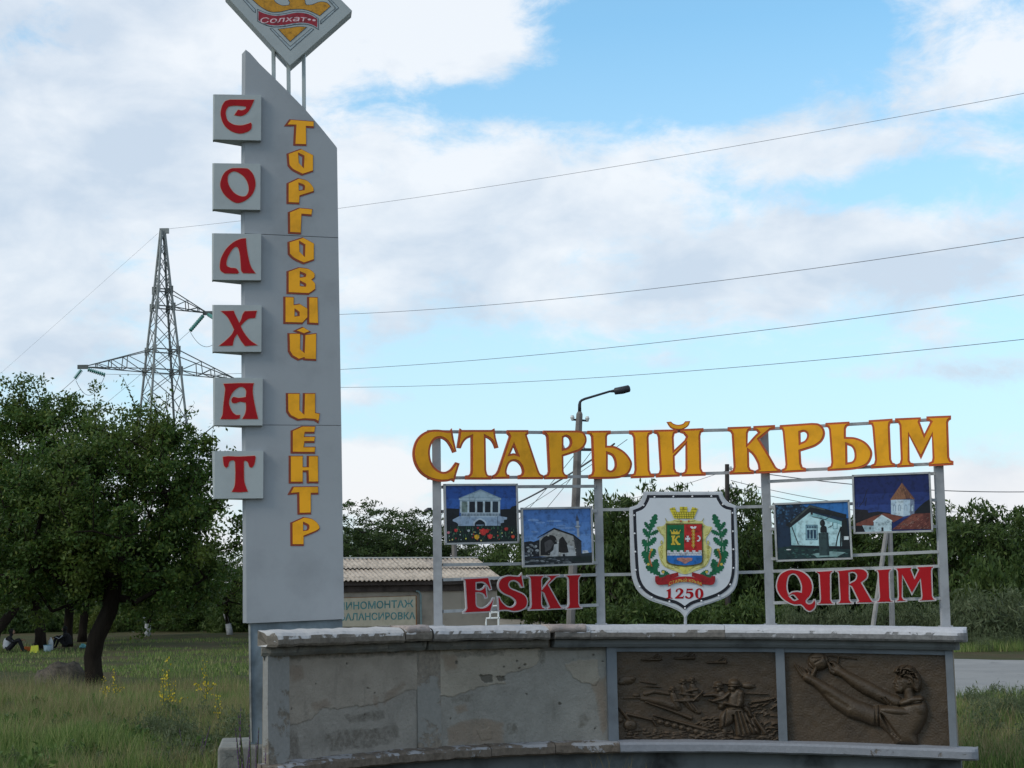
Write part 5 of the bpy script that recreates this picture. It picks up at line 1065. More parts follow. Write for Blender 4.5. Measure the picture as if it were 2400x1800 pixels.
# ------------------------------------------------------------------ garage with asbestos sheet roof
M_slate = paint('asbestos_sheet', (.45, .375, .305), .9, .30, 5, .3); M_slate2 = paint('asbestos_sheet_old', (.37, .31, .26), .9, .34, 5, .3)
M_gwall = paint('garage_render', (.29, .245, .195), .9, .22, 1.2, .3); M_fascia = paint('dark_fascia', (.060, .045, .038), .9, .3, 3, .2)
M_brd = None
ec = at(1180, 1357, 59.0); ga = .40
gu = Vector((math.cos(ga), math.sin(ga), 0)); gv = Vector((-math.sin(ga), math.cos(ga), 0))
gar = thing('garage', Vector((ec.x - 4, ec.y + .5, 0)), 'low grey tyre workshop garage with a corrugated sheet roof', 'garage')
def gp(u, v, z): return ec + gu * u + gv * v + Vector((0, 0, z - ec.z))
EZ, RZ, RL, GL = ec.z, ec.z + .82, 2.75, -7.3
def sheet_piece(u0, u1, v0, v1, lift, m):
    mb = MB(); n = int(round((u1 - u0) / .17 * 6)); rows = []
    for v in (v0, v1):
        z = EZ + (RZ - EZ) * v / RL + lift
        rows.append([gp(u0 + (u1 - u0) * i / n, v, z + .026 * math.sin(2 * math.pi * (u0 + (u1 - u0) * i / n) / .17)) for i in range(n + 1)])
    vs = rows[0] + rows[1] + [p - Vector((0, 0, .012)) for p in rows[0]] + [p - Vector((0, 0, .012)) for p in rows[1]]; N = n + 1
    fs = [(i, i + 1, N + i + 1, N + i) for i in range(n)] + [(2 * N + i, i, i + 1, 2 * N + i + 1)[::-1] for i in range(n)] + [(3 * N + i, 2 * N + i, 2 * N + i + 1, 3 * N + i + 1) for i in range(n)] + [(N + i, 3 * N + i, 3 * N + i + 1, N + i + 1)[::-1] for i in range(n)]
    mb.add(vs, fs); mb.build('roof_sheet', m, gar, True)
k = 0
for r, (v0, v1, l) in enumerate(((0, 1.5, 0), (1.38, RL, .045))):
    u = 0.0
    while u > GL:
        w = 1.19; sheet_piece(u - w, u, v0 + rnd.uniform(-.03, .03), v1, l + .012 * (k % 2), M_slate if rnd.random() < .6 else M_slate2); u -= w - .04; k += 1
mb = MB(); mb.bar(gp(.05, RL, RZ + .06), gp(GL, RL, RZ + .06), .20, .05); mb.build('ridge_cap', paint('pale_ridge', (.55, .53, .50), .8, .2, 4, .2), gar)
mb = MB()
for a, b in ((0, RL), ):
    mb.add([gp(.0, RL, RZ - .02), gp(GL, RL, RZ - .02), gp(GL, 5.5, EZ - .02), gp(0, 5.5, EZ - .02)], [(0, 1, 2, 3)])
mb.build('rear_roof', M_slate2, gar)
W0 = -.12
mb = MB(); c = [gp(W0, .35, -.1), gp(GL, .35, -.1), gp(GL, 5.2, -.1), gp(W0, 5.2, -.1)]; t = [gp(W0, .35, EZ - .06), gp(GL, .35, EZ - .06), gp(GL, 5.2, EZ - .06), gp(W0, 5.2, EZ - .06)]; rg = [gp(W0, RL, RZ - .06), gp(GL, RL, RZ - .06)]
mb.add(c + t + rg, [(0, 1, 5, 4), (1, 2, 6, 9, 5), (2, 3, 7, 6), (3, 0, 4, 8, 7)]); mb.build('wall', M_gwall, gar)
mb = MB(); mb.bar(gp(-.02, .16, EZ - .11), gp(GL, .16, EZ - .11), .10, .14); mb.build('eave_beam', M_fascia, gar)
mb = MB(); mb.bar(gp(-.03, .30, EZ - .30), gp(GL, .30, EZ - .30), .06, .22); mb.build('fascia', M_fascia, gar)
# painted board beside the door
GPl = Plane(gp(-7, .34, 0), gp(0, .34, 0), 0, .03)
ZG = (780, 1160, 5.185)
def rust_board():
    m = Mat('rusty_cream_board', .8, .2); n1 = m.noise(3, 6, .65); n2 = m.noise(16, 5, .6); ns = m.noise(6, 5, .6, 0, (1, 1, .15))
    c = m.ramp(n1, [(.3, (.38, .33, .24)), (.6, (.50, .43, .32))]); c = m.mix(m.math('MULTIPLY', m.mask(ns, .60, .74), .7), c, (.26, .12, .05)); c = m.mix(m.math('MULTIPLY', m.mask(n2, .64, .78), .4), c, (.22, .12, .06))
    m.color(c); return m.m
bo = [(-60, 1258), (560, 1240), (1012, 1225), (1015, 1600), (-60, 1600)]
mb = MB(); slab(mb, [GPl.loop(bo, ZG)], GPl.M, -.02, .03); gb = mb.build('signboard', rust_board(), gar)
mb = MB(); slab(mb, [GPl.loop([(1003, 1226), (1014, 1225), (1017, 1600), (1006, 1600)], ZG)], GPl.M, .028, .036); slab(mb, [GPl.loop([(-60, 1253), (1012, 1222), (1012, 1228), (-60, 1259)], ZG)], GPl.M, .029, .037); mb.build('rust_edge', paint('rust', (.24, .10, .035), .9, .4, 6, .3), gb)
M_teal = paint('faded_teal_lettering', (.085, .22, .215), .8, .25, 6, .1)
def gtext(txt, x0, y0, x1, y1, h):
    mb = MB(); put_text(mb, txt, lambda s, t: GPl.p3(ZG[0] + (x0 + (x1 - x0) * s) / ZG[2], ZG[1] + (y0 + (y1 - y0) * s - h * t) / ZG[2], .034), .022); mb.build('lettering', M_teal, gb)
gtext('ШИНОМОНТАЖ', 42, 1402, 978, 1366, 96); gtext('БАЛАНСИРОВКА', 85, 1530, 1000, 1512, 92)
mb = MB(); mb.tube([GPl.p3(ZG[0] + x / ZG[2], ZG[1] + y / ZG[2], .05) for x, y in ((1005, 1168), (1040, 1175), (1062, 1215), (1068, 1600))], .035, 6); mb.build('gas_pipe', paint('teal_pipe', (.16, .22, .22), .6, .2, 4, .1), gar)
# white pipe railing next to the garage
M_wp = paint('white_pipe', (.70, .70, .68), .5, .1, 5, .05); rl = at(1152, 1462, 50)
rlg = thing('pipe_railing', Vector((rl.x, rl.y, 0)), 'thin white pipe railing beside the right corner of the garage', 'railing')
def z8(x, y): return at(780 + x / 5.185, 1160 + y / 5.185, 50)
for q in (((1862, 1560), (1866, 1500), (2030, 1494)), ((1912, 1500), (1912, 1420)), ((1930, 1350), (2010, 1346)), ((1930, 1390), (2010, 1386)), ((1930, 1428), (2010, 1425)), ((1930, 1340), (1932, 1440)), ((2010, 1336), (2012, 1500))):
    pts = [z8(*p) for p in q]
    if q[0] == (1862, 1560): pts.insert(0, Vector((pts[0].x, pts[0].y, 0)))
    mb = MB(); mb.tube(pts, .028, 6); mb.build('pipe', M_wp, rlg)
mb = MB(); a = z8(2012, 1500); mb.tube([a, (a.x, a.y, 0)], .028, 6); mb.build('pipe', M_wp, rlg)

# ------------------------------------------------------------------ poles and lamps
M_pole = paint('concrete_pole', (.17, .155, .145), .9, .25, 2, .3); M_metal = paint('dark_metal', (.03, .032, .04), .5, .2, 5, .1); M_porc = paint('porcelain', (.55, .56, .55), .3, .1, 5, .05)
Z2 = (1280, 880, 5.53)
def z2(x, y, D=57.0): return at(Z2[0] + x / Z2[2], Z2[1] + y / Z2[2], D)
lamp = thing('street_lamp', Vector((at(1338, 1462, 57).x, 57, 0)), 'concrete street lamp post with a long curved arm behind the ochre letters', 'street lamp')
b0 = at(1337, 1462, 57); b0 = Vector((b0.x - .02, 57, 0))
mb = MB(); mb.tube([b0, at(1338, 1440, 57), z2(395, 1400), z2(405, 1000), z2(432, 500), z2(434, 470)], [.16, .155, .155, .14, .115, .075], 8); mb.build('post', M_pole, lamp)
mb = MB(); mb.tube([z2(434, 480), z2(434, 380), z2(440, 345), z2(460, 322), z2(500, 304), z2(640, 262), z2(830, 205)], [.065, .06, .05, .045, .045, .042, .04], 8); mb.build('arm', M_metal, lamp, True)
hd = [z2(830, 207), z2(880, 200), z2(890, 205), z2(990, 190), z2(1075, 168), z2(1088, 165)]
mb = MB(); mb.tube(hd, [.04, .06, .125, .14, .13, .07], 8); mb.build('lamp_head', M_metal, lamp, True)
mb = MB(); mb.bar(z2(330, 570), z2(540, 588), .05, .07); mb.build('crossarm', M_metal, lamp)
for x, y in ((340, 552), (534, 565)): 
    mb = MB(); q = z2(x, y); mb.tube([q + Vector((0, 0, -.10)), q + Vector((0, 0, .02)), q + Vector((0, 0, .10))], [.035, .08, .05], 8); mb.build('insulator', M_porc, lamp)
mb = MB(); mb.bar(z2(200, 958), z2(600, 962), .07, .10); mb.build('crossarm', M_metal, lamp)
for x in (218, 350, 480): 
    mb = MB(); q = z2(x, 940); mb.tube([q + Vector((0, 0, -.06)), q + Vector((0, 0, .02)), q + Vector((0, 0, .10))], [.03, .07, .045], 8); mb.build('insulator', M_porc, lamp)
def pole(pxt, pyt, pxb, D, r, label, m=M_pole, brace=None, ins=()):
    t = at(pxt, pyt, D); b = at(pxb, 1460, D); e = thing('utility_pole', Vector((b.x, b.y, 0)), label, 'utility pole', 'poles behind the wall')
    mb = MB(); mb.tube([Vector((b.x + (b.x - t.x) * .3, D, -.1)), b, t], [r * 1.1, r * 1.08, r * .85], 8); mb.build('post', m, e)
    if brace:
        mb = MB(); a = at(brace[0], brace[1], D); c = at(brace[2], brace[3], D - .3); mb.tube([a, c, c + (c - a) * .35], r * .9, 8); mb.build('brace', m, e)
    for x, y in ins:
        mb = MB(); q = at(x, y, D); mb.tube([q + Vector((0, 0, -.08)), q, q + Vector((0, 0, .08))], [.03, .06, .04], 6); mb.build('insulator', M_porc, e)
    return e
pole(1704, 1088, 1706, 62, .10, 'slim dark pole rising behind the top right corner of the shield', paint('dark_wood', (.05, .042, .038), .9, .3, 3, .3), None, ((1713, 1098), (1713, 1140)))
pole(2084, 1140, 2091, 40, .066, 'pale concrete pole with a slanting brace behind the right lettering', paint('pale_concrete', (.26, .245, .235), .9, .2, 3, .3), (2082, 1215, 2047, 1462))
pole(1064, 1240, 1068, 64, .12, 'short concrete pole seen under the mansion board', M_pole)
fl = thing('street_lamp', Vector((at(1025, 1462, 90).x, 90, 0)), 'distant lamp arm showing left of the mansion board', 'street lamp')
mb = MB(); mb.tube([Vector((at(1027, 1462, 90).x, 90, 0)), at(1026, 1205, 90)], [.14, .10], 6); mb.build('post', M_pole, fl)
mb = MB(); mb.tube([at(1026, 1206, 90), at(1010, 1196, 90)], .05, 6); mb.build('arm', M_metal, fl)
mb = MB(); mb.tube([at(1012, 1193, 90), at(1004, 1195, 90), at(994, 1199, 90)], [.09, .15, .08], 6); mb.build('lamp_head', M_metal, fl)

# ------------------------------------------------------------------ wires
M_wire = paint('grey_wire', (.10, .10, .11), .6, .1, 4, 0)
def wire(name, pts, r, label, group, sag=0.0, n=24, ext=1.0):
    P_ = [Vector(p) for p in pts]; out = []
    if len(P_) == 3:
        for i in range(int(n * ext) + 1):
            t = i / n; t1 = max(.02, (P_[1].xy - P_[0].xy).length / max(1e-6, (P_[2].xy - P_[0].xy).length))
            xy = P_[0].xy + (P_[2].xy - P_[0].xy) * t; z = P_[0].z * (t - t1) * (t - 1) / t1 + P_[1].z * t * (t - 1) / (t1 * (t1 - 1)) + P_[2].z * t * (t - t1) / (1 - t1)
            out.append(Vector((xy.x, xy.y, z)))
    else:
        for i in range(n + 1):
            t = i / n; p = P_[0].lerp(P_[1], t); p.z -= sag * 4 * t * (1 - t); out.append(p)
    mb = MB(); mb.tube(out, r, 5, False); return tag(mb.build(name, M_wire, None, False, out[0]), label, 'cable', group)
def thru(a, px_mid, py_mid, px_end, py_end, Dend):
    """the middle point of a span whose plan is straight from a to the end"""
    b = at(px_end, py_end, Dend); d = ray(px_mid, 0.5 * (py_mid + py_end)); d = ray(px_mid, py_mid)
    # where the sight line's azimuth crosses the span's plan
    u = (b - a).xy; w = d.xy; den = u.x * w.y - u.y * w.x
    t = ((EYE - a).x * w.y - (EYE - a).y * w.x) / den; q = a.xy + u * t; D = q.y
    return [a, at(px_mid, py_mid, D), b]
TD = 110.0
g = 'conductors of the pylon line'
wire('overhead_conductor', thru(at(397, 536, TD - 1), 797, 488, 2420, 215, 60), .010, 'topmost thin wire running from the mast tip up to the right', g, 0, 24, 1.5)
wire('overhead_conductor', thru(at(494, 742, TD), 797, 737, 2420, 553, 60), .013, 'second conductor from the top, leaving the short upper arm', g, 0, 24, 1.5)
wire('overhead_conductor', thru(at(247, 877, TD - 3), 797, 866, 2420, 688, 60), .013, 'third conductor from the top, reaching behind the mast', g, 0, 24, 1.5)
wire('overhead_conductor', thru(at(553, 905, TD + 3), 800, 908, 2420, 793, 60), .013, 'lowest of the four long conductors right of the pylon', g, 0, 24, 1.5)
wire('overhead_conductor', [at(371, 546, TD), at(-40, 912, 150)], .007, 'earth wire sloping from the mast tip down to the left', g, -.0)
wire('overhead_conductor', [at(175, 889, TD - 3), at(-20, 1010, 150)], .016, 'conductor leaving the left insulator string down to the left', g, .6)
wire('overhead_conductor', [at(445, 776, TD), at(100, 1060, 170)], .014, 'conductor sloping behind the lattice mast into the tree', g, .3)
wire('jumper_wire', [at(178, 892, TD - 3), at(215, 925, TD - 3), at(246, 880, TD - 3)], .018, 'drooping jumper loop under the left cross arm', 'jumper loops on the mast')
wire('jumper_wire', [at(446, 778, TD), at(478, 812, TD), at(512, 795, TD)], .018, 'drooping jumper loop under the short upper arm', 'jumper loops on the mast')
g2 = 'service wires behind the sign'
for q, lab in ((((1338, 962), (1090, 1162)), 'thick black service cable sloping down left between pole and mansion board'),):
    wire('service_cable', [at(1440, 1040, 57), at(1090, 1225, 75)], .035, lab, g2, .35)
wire('service_cable', [at(1470, 1030, 57), at(1040, 1290, 90)], .012, 'thin service wire just above the black cable', g2, .3)
wire('service_cable', [at(1345, 1068, 57), at(1120, 1300, 90)], .012, 'thin service wire just below the black cable', g2, .3)
wire('service_cable', [at(1385, 1060, 57), at(1170, 1300, 90)], .012, 'lowest thin wire sloping left from the lamp post', g2, .3)
wire('service_cable', [at(1713, 1099, 62), at(1180, 1200, 80)], .010, 'faint wire from the dark pole towards the ruin board', g2, .5)
wire('service_cable', [at(1713, 1141, 62), at(1200, 1215, 80)], .010, 'lower faint wire from the dark pole to the left', g2, .5)
wire('service_cable', [at(1713, 1126, 62), at(2450, 1190, 70)], .012, 'wire from the dark pole passing behind the church board', g2, .6)
wire('service_cable', [at(1713, 1141, 62), at(2450, 1200, 70)], .012, 'lower of two close wires right of the church board', g2, .6)
wire('service_cable', [at(1713, 1098, 62), at(2450, 1152, 66)], .018, 'upper dark wire crossing the sky right of the sign', g2, .3)

# ------------------------------------------------------------------ lattice mast
M_galv = paint('galvanised_steel', (.24, .255, .25), .55, .15, 1.5, .1); M_galv2 = paint('darker_steel', (.12, .13, .125), .6, .2, 1.5, .1); M_glass = paint('green_glass', (.06, .24, .20), .15, .1, 6, .0, .6)  # darker copy of the steel for rear members, ring bars and cross arms
tw = at(381, 1465, TD); mast = thing('transmission_tower', Vector((tw.x, tw.y, gz(tw.x, tw.y))), 'grey steel lattice transmission tower rising behind the orchard tree', 'transmission tower')
mpp = TD / FPX
def axis(y): return at(381 - .0 * y, y, TD)
LV = [540, 570, 602, 640, 680, 720, 768, 822, 870, 925, 985, 1060, 1160, 1290, 1466]
def halfw(y): return np.interp(y, [540, 680, 720, 870, 980, 1466], [5.5, 22, 28, 47, 60, 122]) * mpp
ANG = [math.radians(a) for a in (166, 256, 346, 76)]
def leg_pt(k, y):
    c = axis(y); h = halfw(y); return Vector((c.x + h * math.cos(ANG[k]), c.y + h * math.sin(ANG[k]), c.z))
for k in range(4):
    mb = MB(); mb.tube([leg_pt(k, y) for y in LV], .085, 4); mb.build('leg', M_galv if k in (0, 1, 2) else M_galv2, mast)
for i in range(len(LV) - 1):
    for k in range(4):
        a, b = k, (k + 1) % 4; m = M_galv if k in (0, 1) else M_galv2
        for p, q in (((a, LV[i]), (b, LV[i + 1])), ((b, LV[i]), (a, LV[i + 1]))):
            mb = MB(); mb.bar(leg_pt(*p), leg_pt(*q), .045); mb.build('brace', m, mast)
for y in (680, 720, 822, 870):
    for k in range(4):
        mb = MB(); mb.bar(leg_pt(k, y), leg_pt((k + 1) % 4, y), .08); mb.build('ring_bar', M_galv2, mast)
        c = leg_pt(k, y); mb = MB(); mb.box(-.15, .15, -.04, .04, -.28, .28, Matrix.Translation(c)); mb.build('gusset', M_galv if k < 2 else M_galv2, mast)
c = axis(540); mb = MB(); mb.box(-.2, .45, -.1, .1, -.22, .14, Matrix.Translation(c)); mb.build('peak_plate', M_galv, mast)
def arm(tip, ks, yu, yl, nodes, name='cross_arm'):
    e = None
    U = [leg_pt(k, yu) for k in ks]; Lw = [leg_pt(k, yl) for k in ks]
    mb = MB()
    for p in U + Lw: mb.bar(p, tip, .06)
    for t in nodes:
        for u_, l_ in zip(U, Lw): mb.bar(u_.lerp(tip, t), l_.lerp(tip, t), .05)
        mb.bar(Lw[0].lerp(tip, t), Lw[1].lerp(tip, t), .05)
    tt = [0] + list(nodes)
    for a, b in zip(tt[:-1], tt[1:]):
        for u_, l_ in zip(U, Lw): mb.bar(l_.lerp(tip, a), u_.lerp(tip, b), .045)
        mb.bar(Lw[0].lerp(tip, a), Lw[1].lerp(tip, b), .045)
    mb.box(-.35, .35, -.08, .08, -.14, .14, Matrix.Translation(tip)); return mb.build(name, M_galv2, mast)
arm(at(194, 860, 107.2), (0, 1), 822, 870, (.38, .6, .8)); arm(at(556, 890, 112.8), (2, 3), 822, 870, (.38, .6, .8)); arm(at(487, 734, 111), (2, 3), 680, 720, (.45, .75))
def string(a, b, n=9):
    mb = MB(); a, b = Vector(a), Vector(b); pts = []; rad = []
    for i in range(n):
        for f, r in ((.0, .05), (.25, .15), (.55, .15), (.8, .05)): pts.append(a.lerp(b, (i + f) / n)); rad.append(r)
    mb.tube(pts, rad, 7); mb.build('insulator_string', M_glass, mast, True)
string(at(191, 867, 107), at(175, 888, 107)); string(at(206, 866, 107), at(247, 879, 107)); string(at(476, 740, 111), at(445, 776, 110)); string(at(489, 738, 111), at(506, 748, 108)); string(at(548, 894, 112), at(556, 906, 112))
# ------------------------------------------------------------------ trees
def leaf_mat(name, dark, mid, light, sp=.38):
    m = Mat(name, .55, .25); c = m.ramp(m.geo.outputs['Random Per Island'], [(0, dark), (.45, mid), (.8, mid), (1, light)])
    n = m.noise(.9, 3, .5); c = m.mix(m.math('MULTIPLY', m.mask(n, .45, .7), .45), c, light, 'MIX')
    m.color(c); tr = m.n('ShaderNodeBsdfTranslucent'); m.l(c, tr.inputs['Color']); mx = m.n('ShaderNodeMixShader'); mx.inputs[0].default_value = sp
    m.l(m.b.outputs[0], mx.inputs[1]); m.l(tr.outputs[0], mx.inputs[2]); m.l(mx.outputs[0], m.o.inputs[0]); return m.m
def bark_mat(name, c):
    m = Mat(name, .95, .1); n1 = m.noise(9, 6, .65, .3, (1, 1, .22)); n2 = m.noise(2, 3, .5)
    m.color(m.ramp(n1, [(.3, tuple(v * .5 for v in c)), (.7, c)])); m.bump(n1, .9, .05); return m.m
M_bark = bark_mat('dark_bark', (.030, .023, .018)); M_bark2 = bark_mat('grey_bark', (.055, .046, .038))
M_leafA = leaf_mat('orchard_leaf', (.026, .058, .012), (.062, .116, .022), (.150, .175, .036)); M_leafB = leaf_mat('walnut_leaf', (.028, .056, .014), (.064, .104, .025), (.12, .16, .044))
M_leafC = leaf_mat('acacia_leaf', (.030, .056, .016), (.058, .092, .026), (.095, .130, .042)); M_leafD = leaf_mat('wormwood_leaf', (.062, .082, .036), (.098, .122, .056), (.15, .175, .092)); M_leafY = leaf_mat('bright_shrub_leaf', (.05, .075, .012), (.085, .115, .02), (.13, .15, .03))
def leaf_mesh(name, C, size, rng, droop=.5, aspect=.42):
    """one rhombic leaf at each centre; numpy, shared vertices none"""
    n = len(C); th = rng.uniform(0, 2 * np.pi, n); el_ = -droop + rng.normal(0, .55, n)
    d = np.stack([np.cos(th) * np.cos(el_), np.sin(th) * np.cos(el_), np.sin(el_)], 1)
    r = rng.normal(0, 1, (n, 3)); s = np.cross(d, r); s /= np.linalg.norm(s, axis=1, keepdims=True) + 1e-9
    L = size * rng.uniform(.7, 1.3, n)[:, None]; w = L * aspect
    V = np.stack([C - d * L * .5, C + s * w * .5 + d * L * .05, C + d * L * .5, C - s * w * .5 + d * L * .05], 1).reshape(-1, 3)
    me = bpy.data.meshes.new(name); me.vertices.add(4 * n); me.vertices.foreach_set('co', V.astype(np.float32).ravel())
    me.loops.add(4 * n); me.loops.foreach_set('vertex_index', np.arange(4 * n, dtype=np.int32)); me.polygons.add(n)
    me.polygons.foreach_set('loop_start', np.arange(0, 4 * n, 4, dtype=np.int32)); me.polygons.foreach_set('loop_total', np.full(n, 4, np.int32)); me.update(); me.validate(); return me
def grow(trunk, blobs, natt, rng, r0, clump=.32, per=90, size=.085, flat=.75, twig=0, droop=.45, hollow=.35, tl=1.0):
    """trunk: list of points; blobs: crown lobes (centre, radii). Returns (wood MB, leaf centres)."""
    nodes = [Vector(p) for p in trunk]; par = [i - 1 for i in range(len(nodes))]; att = []
    wts = np.array([b[1][0] * b[1][1] * b[1][2] for b in blobs]); wts = wts / wts.sum()
    for k in range(natt):
        b = blobs[rng.choice(len(blobs), p=wts)]; v = rng.normal(0, 1, 3); v /= np.linalg.norm(v)
        v *= (hollow + (1 - hollow) * rng.uniform(0, 1)) ** .45
        att.append(Vector((b[0][0] + v[0] * b[1][0], b[0][1] + v[1] * b[1][1], b[0][2] + v[2] * b[1][2])))
    t0 = nodes[-1]; att.sort(key=lambda p: (p - t0).length)
    NP = np.array([tuple(p) for p in nodes]); tips = []
    i0 = max(1, len(nodes) - 3)
    for a in att:
        av = np.array(a); d = np.linalg.norm(NP - av, axis=1) + np.maximum(0, NP[:, 2] - av[2]) * .9; d[:i0] += 5; j = int(np.argmin(d))
        p = nodes[j]; seg = a - p; L = seg.length; n = max(1, int(L / .45)); prev = j
        for i in range(1, n + 1):
            t = i / n; q = p.lerp(a, t); q.z += .10 * L * math.sin(math.pi * t) ; q += Vector(rng.normal(0, .035 * min(1, L), 3)) if i < n else Vector((0, 0, 0))
            nodes.append(q); par.append(prev); prev = len(nodes) - 1; NP = np.vstack([NP, np.array(q)])
        tips.append(prev)
    cnt = np.zeros(len(nodes))
    for tpi in tips:
        k = tpi
        while k >= 0: cnt[k] += 1; k = par[k]
    rad = np.clip(r0 * (cnt / cnt.max()) ** .46, .010, None)
    wood = MB(); ntr = len(trunk)
    # flare and body of the trunk
    wood.tube(nodes[:ntr], [r0 * (1.22 if i == 0 else 1.0 - .12 * i / ntr) for i in range(ntr)], 10)
    for k in range(ntr, len(nodes)):
        p = par[k]; ra = min(rad[p], rad[k] * 1.6); wood.tube([nodes[p], nodes[k]], [ra, rad[k]], 5 if ra > .03 else 3, False)
    C = []
    for tpi in tips:
        c = np.array(nodes[tpi]); m = int(per * rng.uniform(.45, 1.5)); s = clump * rng.uniform(.7, 1.35)
        # sub-clumps along the twig so the outline breaks up
        for _ in range(3):
            cc = c + rng.normal(0, s * .75, 3) * np.array([1, 1, flat]); C.append(cc + rng.normal(0, s * .42, (m // 3 + 1, 3)) * np.array([1, 1, flat]))
    for _ in range(twig):
        t = nodes[tips[rng.integers(len(tips))]]; d = Vector(rng.normal(0, .35, 3)); d.z = abs(d.z) + .5; d = d.normalized() * rng.uniform(.4, .9); d = d * tl; wood.tube([t, t + d * .6, t + d], [.012, .009, .004], 3, False)
        m = int(26 * max(1, tl)); tt = rng.uniform(.1, 1, m)[:, None]; C.append(np.array(t) + tt * np.array(d) + rng.normal(0, .07, (m, 3)))
    return wood, np.concatenate(C)
def tree(name, base, trunk, blobs, natt, seed, r0, leafm, barkm, label, group, **kw):
    rng = np.random.default_rng(seed); size = kw.pop('size', .085); asp = kw.pop('aspect', .42); dr = kw.get('droop', .45)
    e = thing(name, base, label, 'tree', group); wood, C = grow(trunk, blobs, natt, rng, r0, **kw)
    wood.build('trunk', barkm, e, True); obj('crown', leaf_mesh('crown', C, size, rng, dr, asp), leafm, e); return e
def blob(px, py, D, rx, ry, rd):
    p = at(px, py, D); k = D / FPX; return (tuple(p), (rx * k, rd, ry * k))
GO = 'trees of the orchard left of the pylon'
# near tree
D1 = 30.5; tb = on_ground(228, 1616); tb.y = D1; tb = Vector((at(228, 1610, D1).x, D1, gz(at(228, 1610, D1).x, D1)))
tree('orchard_tree', tb, [tb - Vector((0, 0, .1)), at(219, 1575, D1), at(217, 1540, D1), at(226, 1495, D1), at(243, 1460, D1), at(256, 1432, D1), at(262, 1400, D1), at(270, 1350, D1)],
     [blob(250, 1190, D1, 250, 200, 1.9), blob(400, 1130, D1, 105, 125, 1.2), blob(420, 1330, D1, 140, 60, 1.2), blob(110, 1230, D1, 200, 160, 1.6), blob(205, 1040, D1, 75, 70, .8), blob(310, 1010, D1, 60, 50, .7), blob(400, 1010, D1, 55, 50, .7), blob(475, 1075, D1, 50, 55, .7), blob(505, 1265, D1, 70, 80, 1.0), blob(500, 1150, D1, 45, 50, .7), blob(60, 1290, D1, 150, 90, 1.3), blob(330, 1350, D1, 170, 70, 1.3), blob(395, 1405, D1, 110, 34, 1.2), blob(110, 1395, D1, 140, 40, 1.2)],
     420, 3, .175, M_leafA, M_bark, 'nearest orchard tree with a dark bent trunk left of the pylon', GO, clump=.24, per=190, size=.088, aspect=.5, twig=130, tl=1.15)
D2 = 62.0; b2_ = Vector((at(95, 1505, D2).x, D2, gz(at(95, 1505, D2).x, D2)))
tree('orchard_tree', b2_, [b2_, at(95, 1490, D2), at(93, 1465, D2), at(84, 1435, D2), at(85, 1390, D2)], [blob(60, 1110, D2, 140, 190, 2.2), blob(-40, 1150, D2, 120, 170, 2), blob(150, 1060, D2, 130, 110, 1.8), blob(215, 960, D2, 70, 60, 1.0), blob(275, 985, D2, 45, 50, .8), blob(130, 945, D2, 45, 45, .8), blob(10, 960, D2, 45, 50, .8), blob(70, 1300, D2, 180, 110, 2), blob(68, 925, D2, 40, 55, .7)],
     330, 5, .22, M_leafA, M_bark, 'orchard tree with the highest crown at the left edge, trunk by the picnic', GO, clump=.46, per=170, size=.155, aspect=.5, twig=80, tl=1.8)
for i, (px, D, lean, h, w, lab) in enumerate(((158, 66, 4, 260, 150, 'dark orchard tree just right of the picnic'), (-22, 60, 46, 250, 150, 'leaning orchard tree cut by the left edge above the seated person'), (192, 72, 6, 240, 140, 'orchard tree half hidden behind the nearest trunk'))):
    b = Vector((at(px, 1520, D).x, D, gz(at(px, 1520, D).x, D)))
    tree('orchard_tree', b, [b, at(px + lean * .3, 1480, D), at(px + lean, 1440, D), at(px + lean * 1.4, 1410, D)], [blob(px, 1290, D, w, 110, 2.4), blob(px - 60, 1350, D, w * .7, 60, 2), blob(px + 80, 1340, D, w * .7, 70, 2)], 150, 20 + i, .20, M_leafA, M_bark, lab, GO, clump=.42, per=110, size=.17)
M_white = bark_mat('whitewashed_bark', (.68, .68, .70))
for i, (px, pyb, fx, lab) in enumerate(((346, 1486, 8, 'young orchard tree with whitewashed forked trunk behind the nearest tree'), (540, 1474, -10, 'young orchard tree with whitewashed forked trunk beside the pylon foot'))):
    D = 78; b = at(px, pyb, D); b.z = gz(b.x, D); e = thing('young_orchard_tree', b, lab, 'tree', GO); rng = np.random.default_rng(40 + i)
    top = at(px + fx, 1440, D); top2 = at(px - 14, 1438, D); mid = at(px - 2 + fx * .3, 1462, D)
    wood = MB(); wood.tube([b - Vector((0, 0, .1)), mid], [.17, .14], 8); wood.tube([mid, top], [.12, .09], 7); wood.tube([mid, top2], [.10, .07], 7); wood.build('trunk', M_white, e, True)
    wd, C = grow([mid, top, top + Vector((0, 0, .8))], [blob(px, 1375, D, 110, 50, 2.0), blob(px + 20, 1340, D, 70, 40, 1.6)], 80, rng, .10, clump=.45, per=90); wd.build('branches', M_bark, e, True); obj('crown', leaf_mesh('crown', C, .15, rng), M_leafA, e)
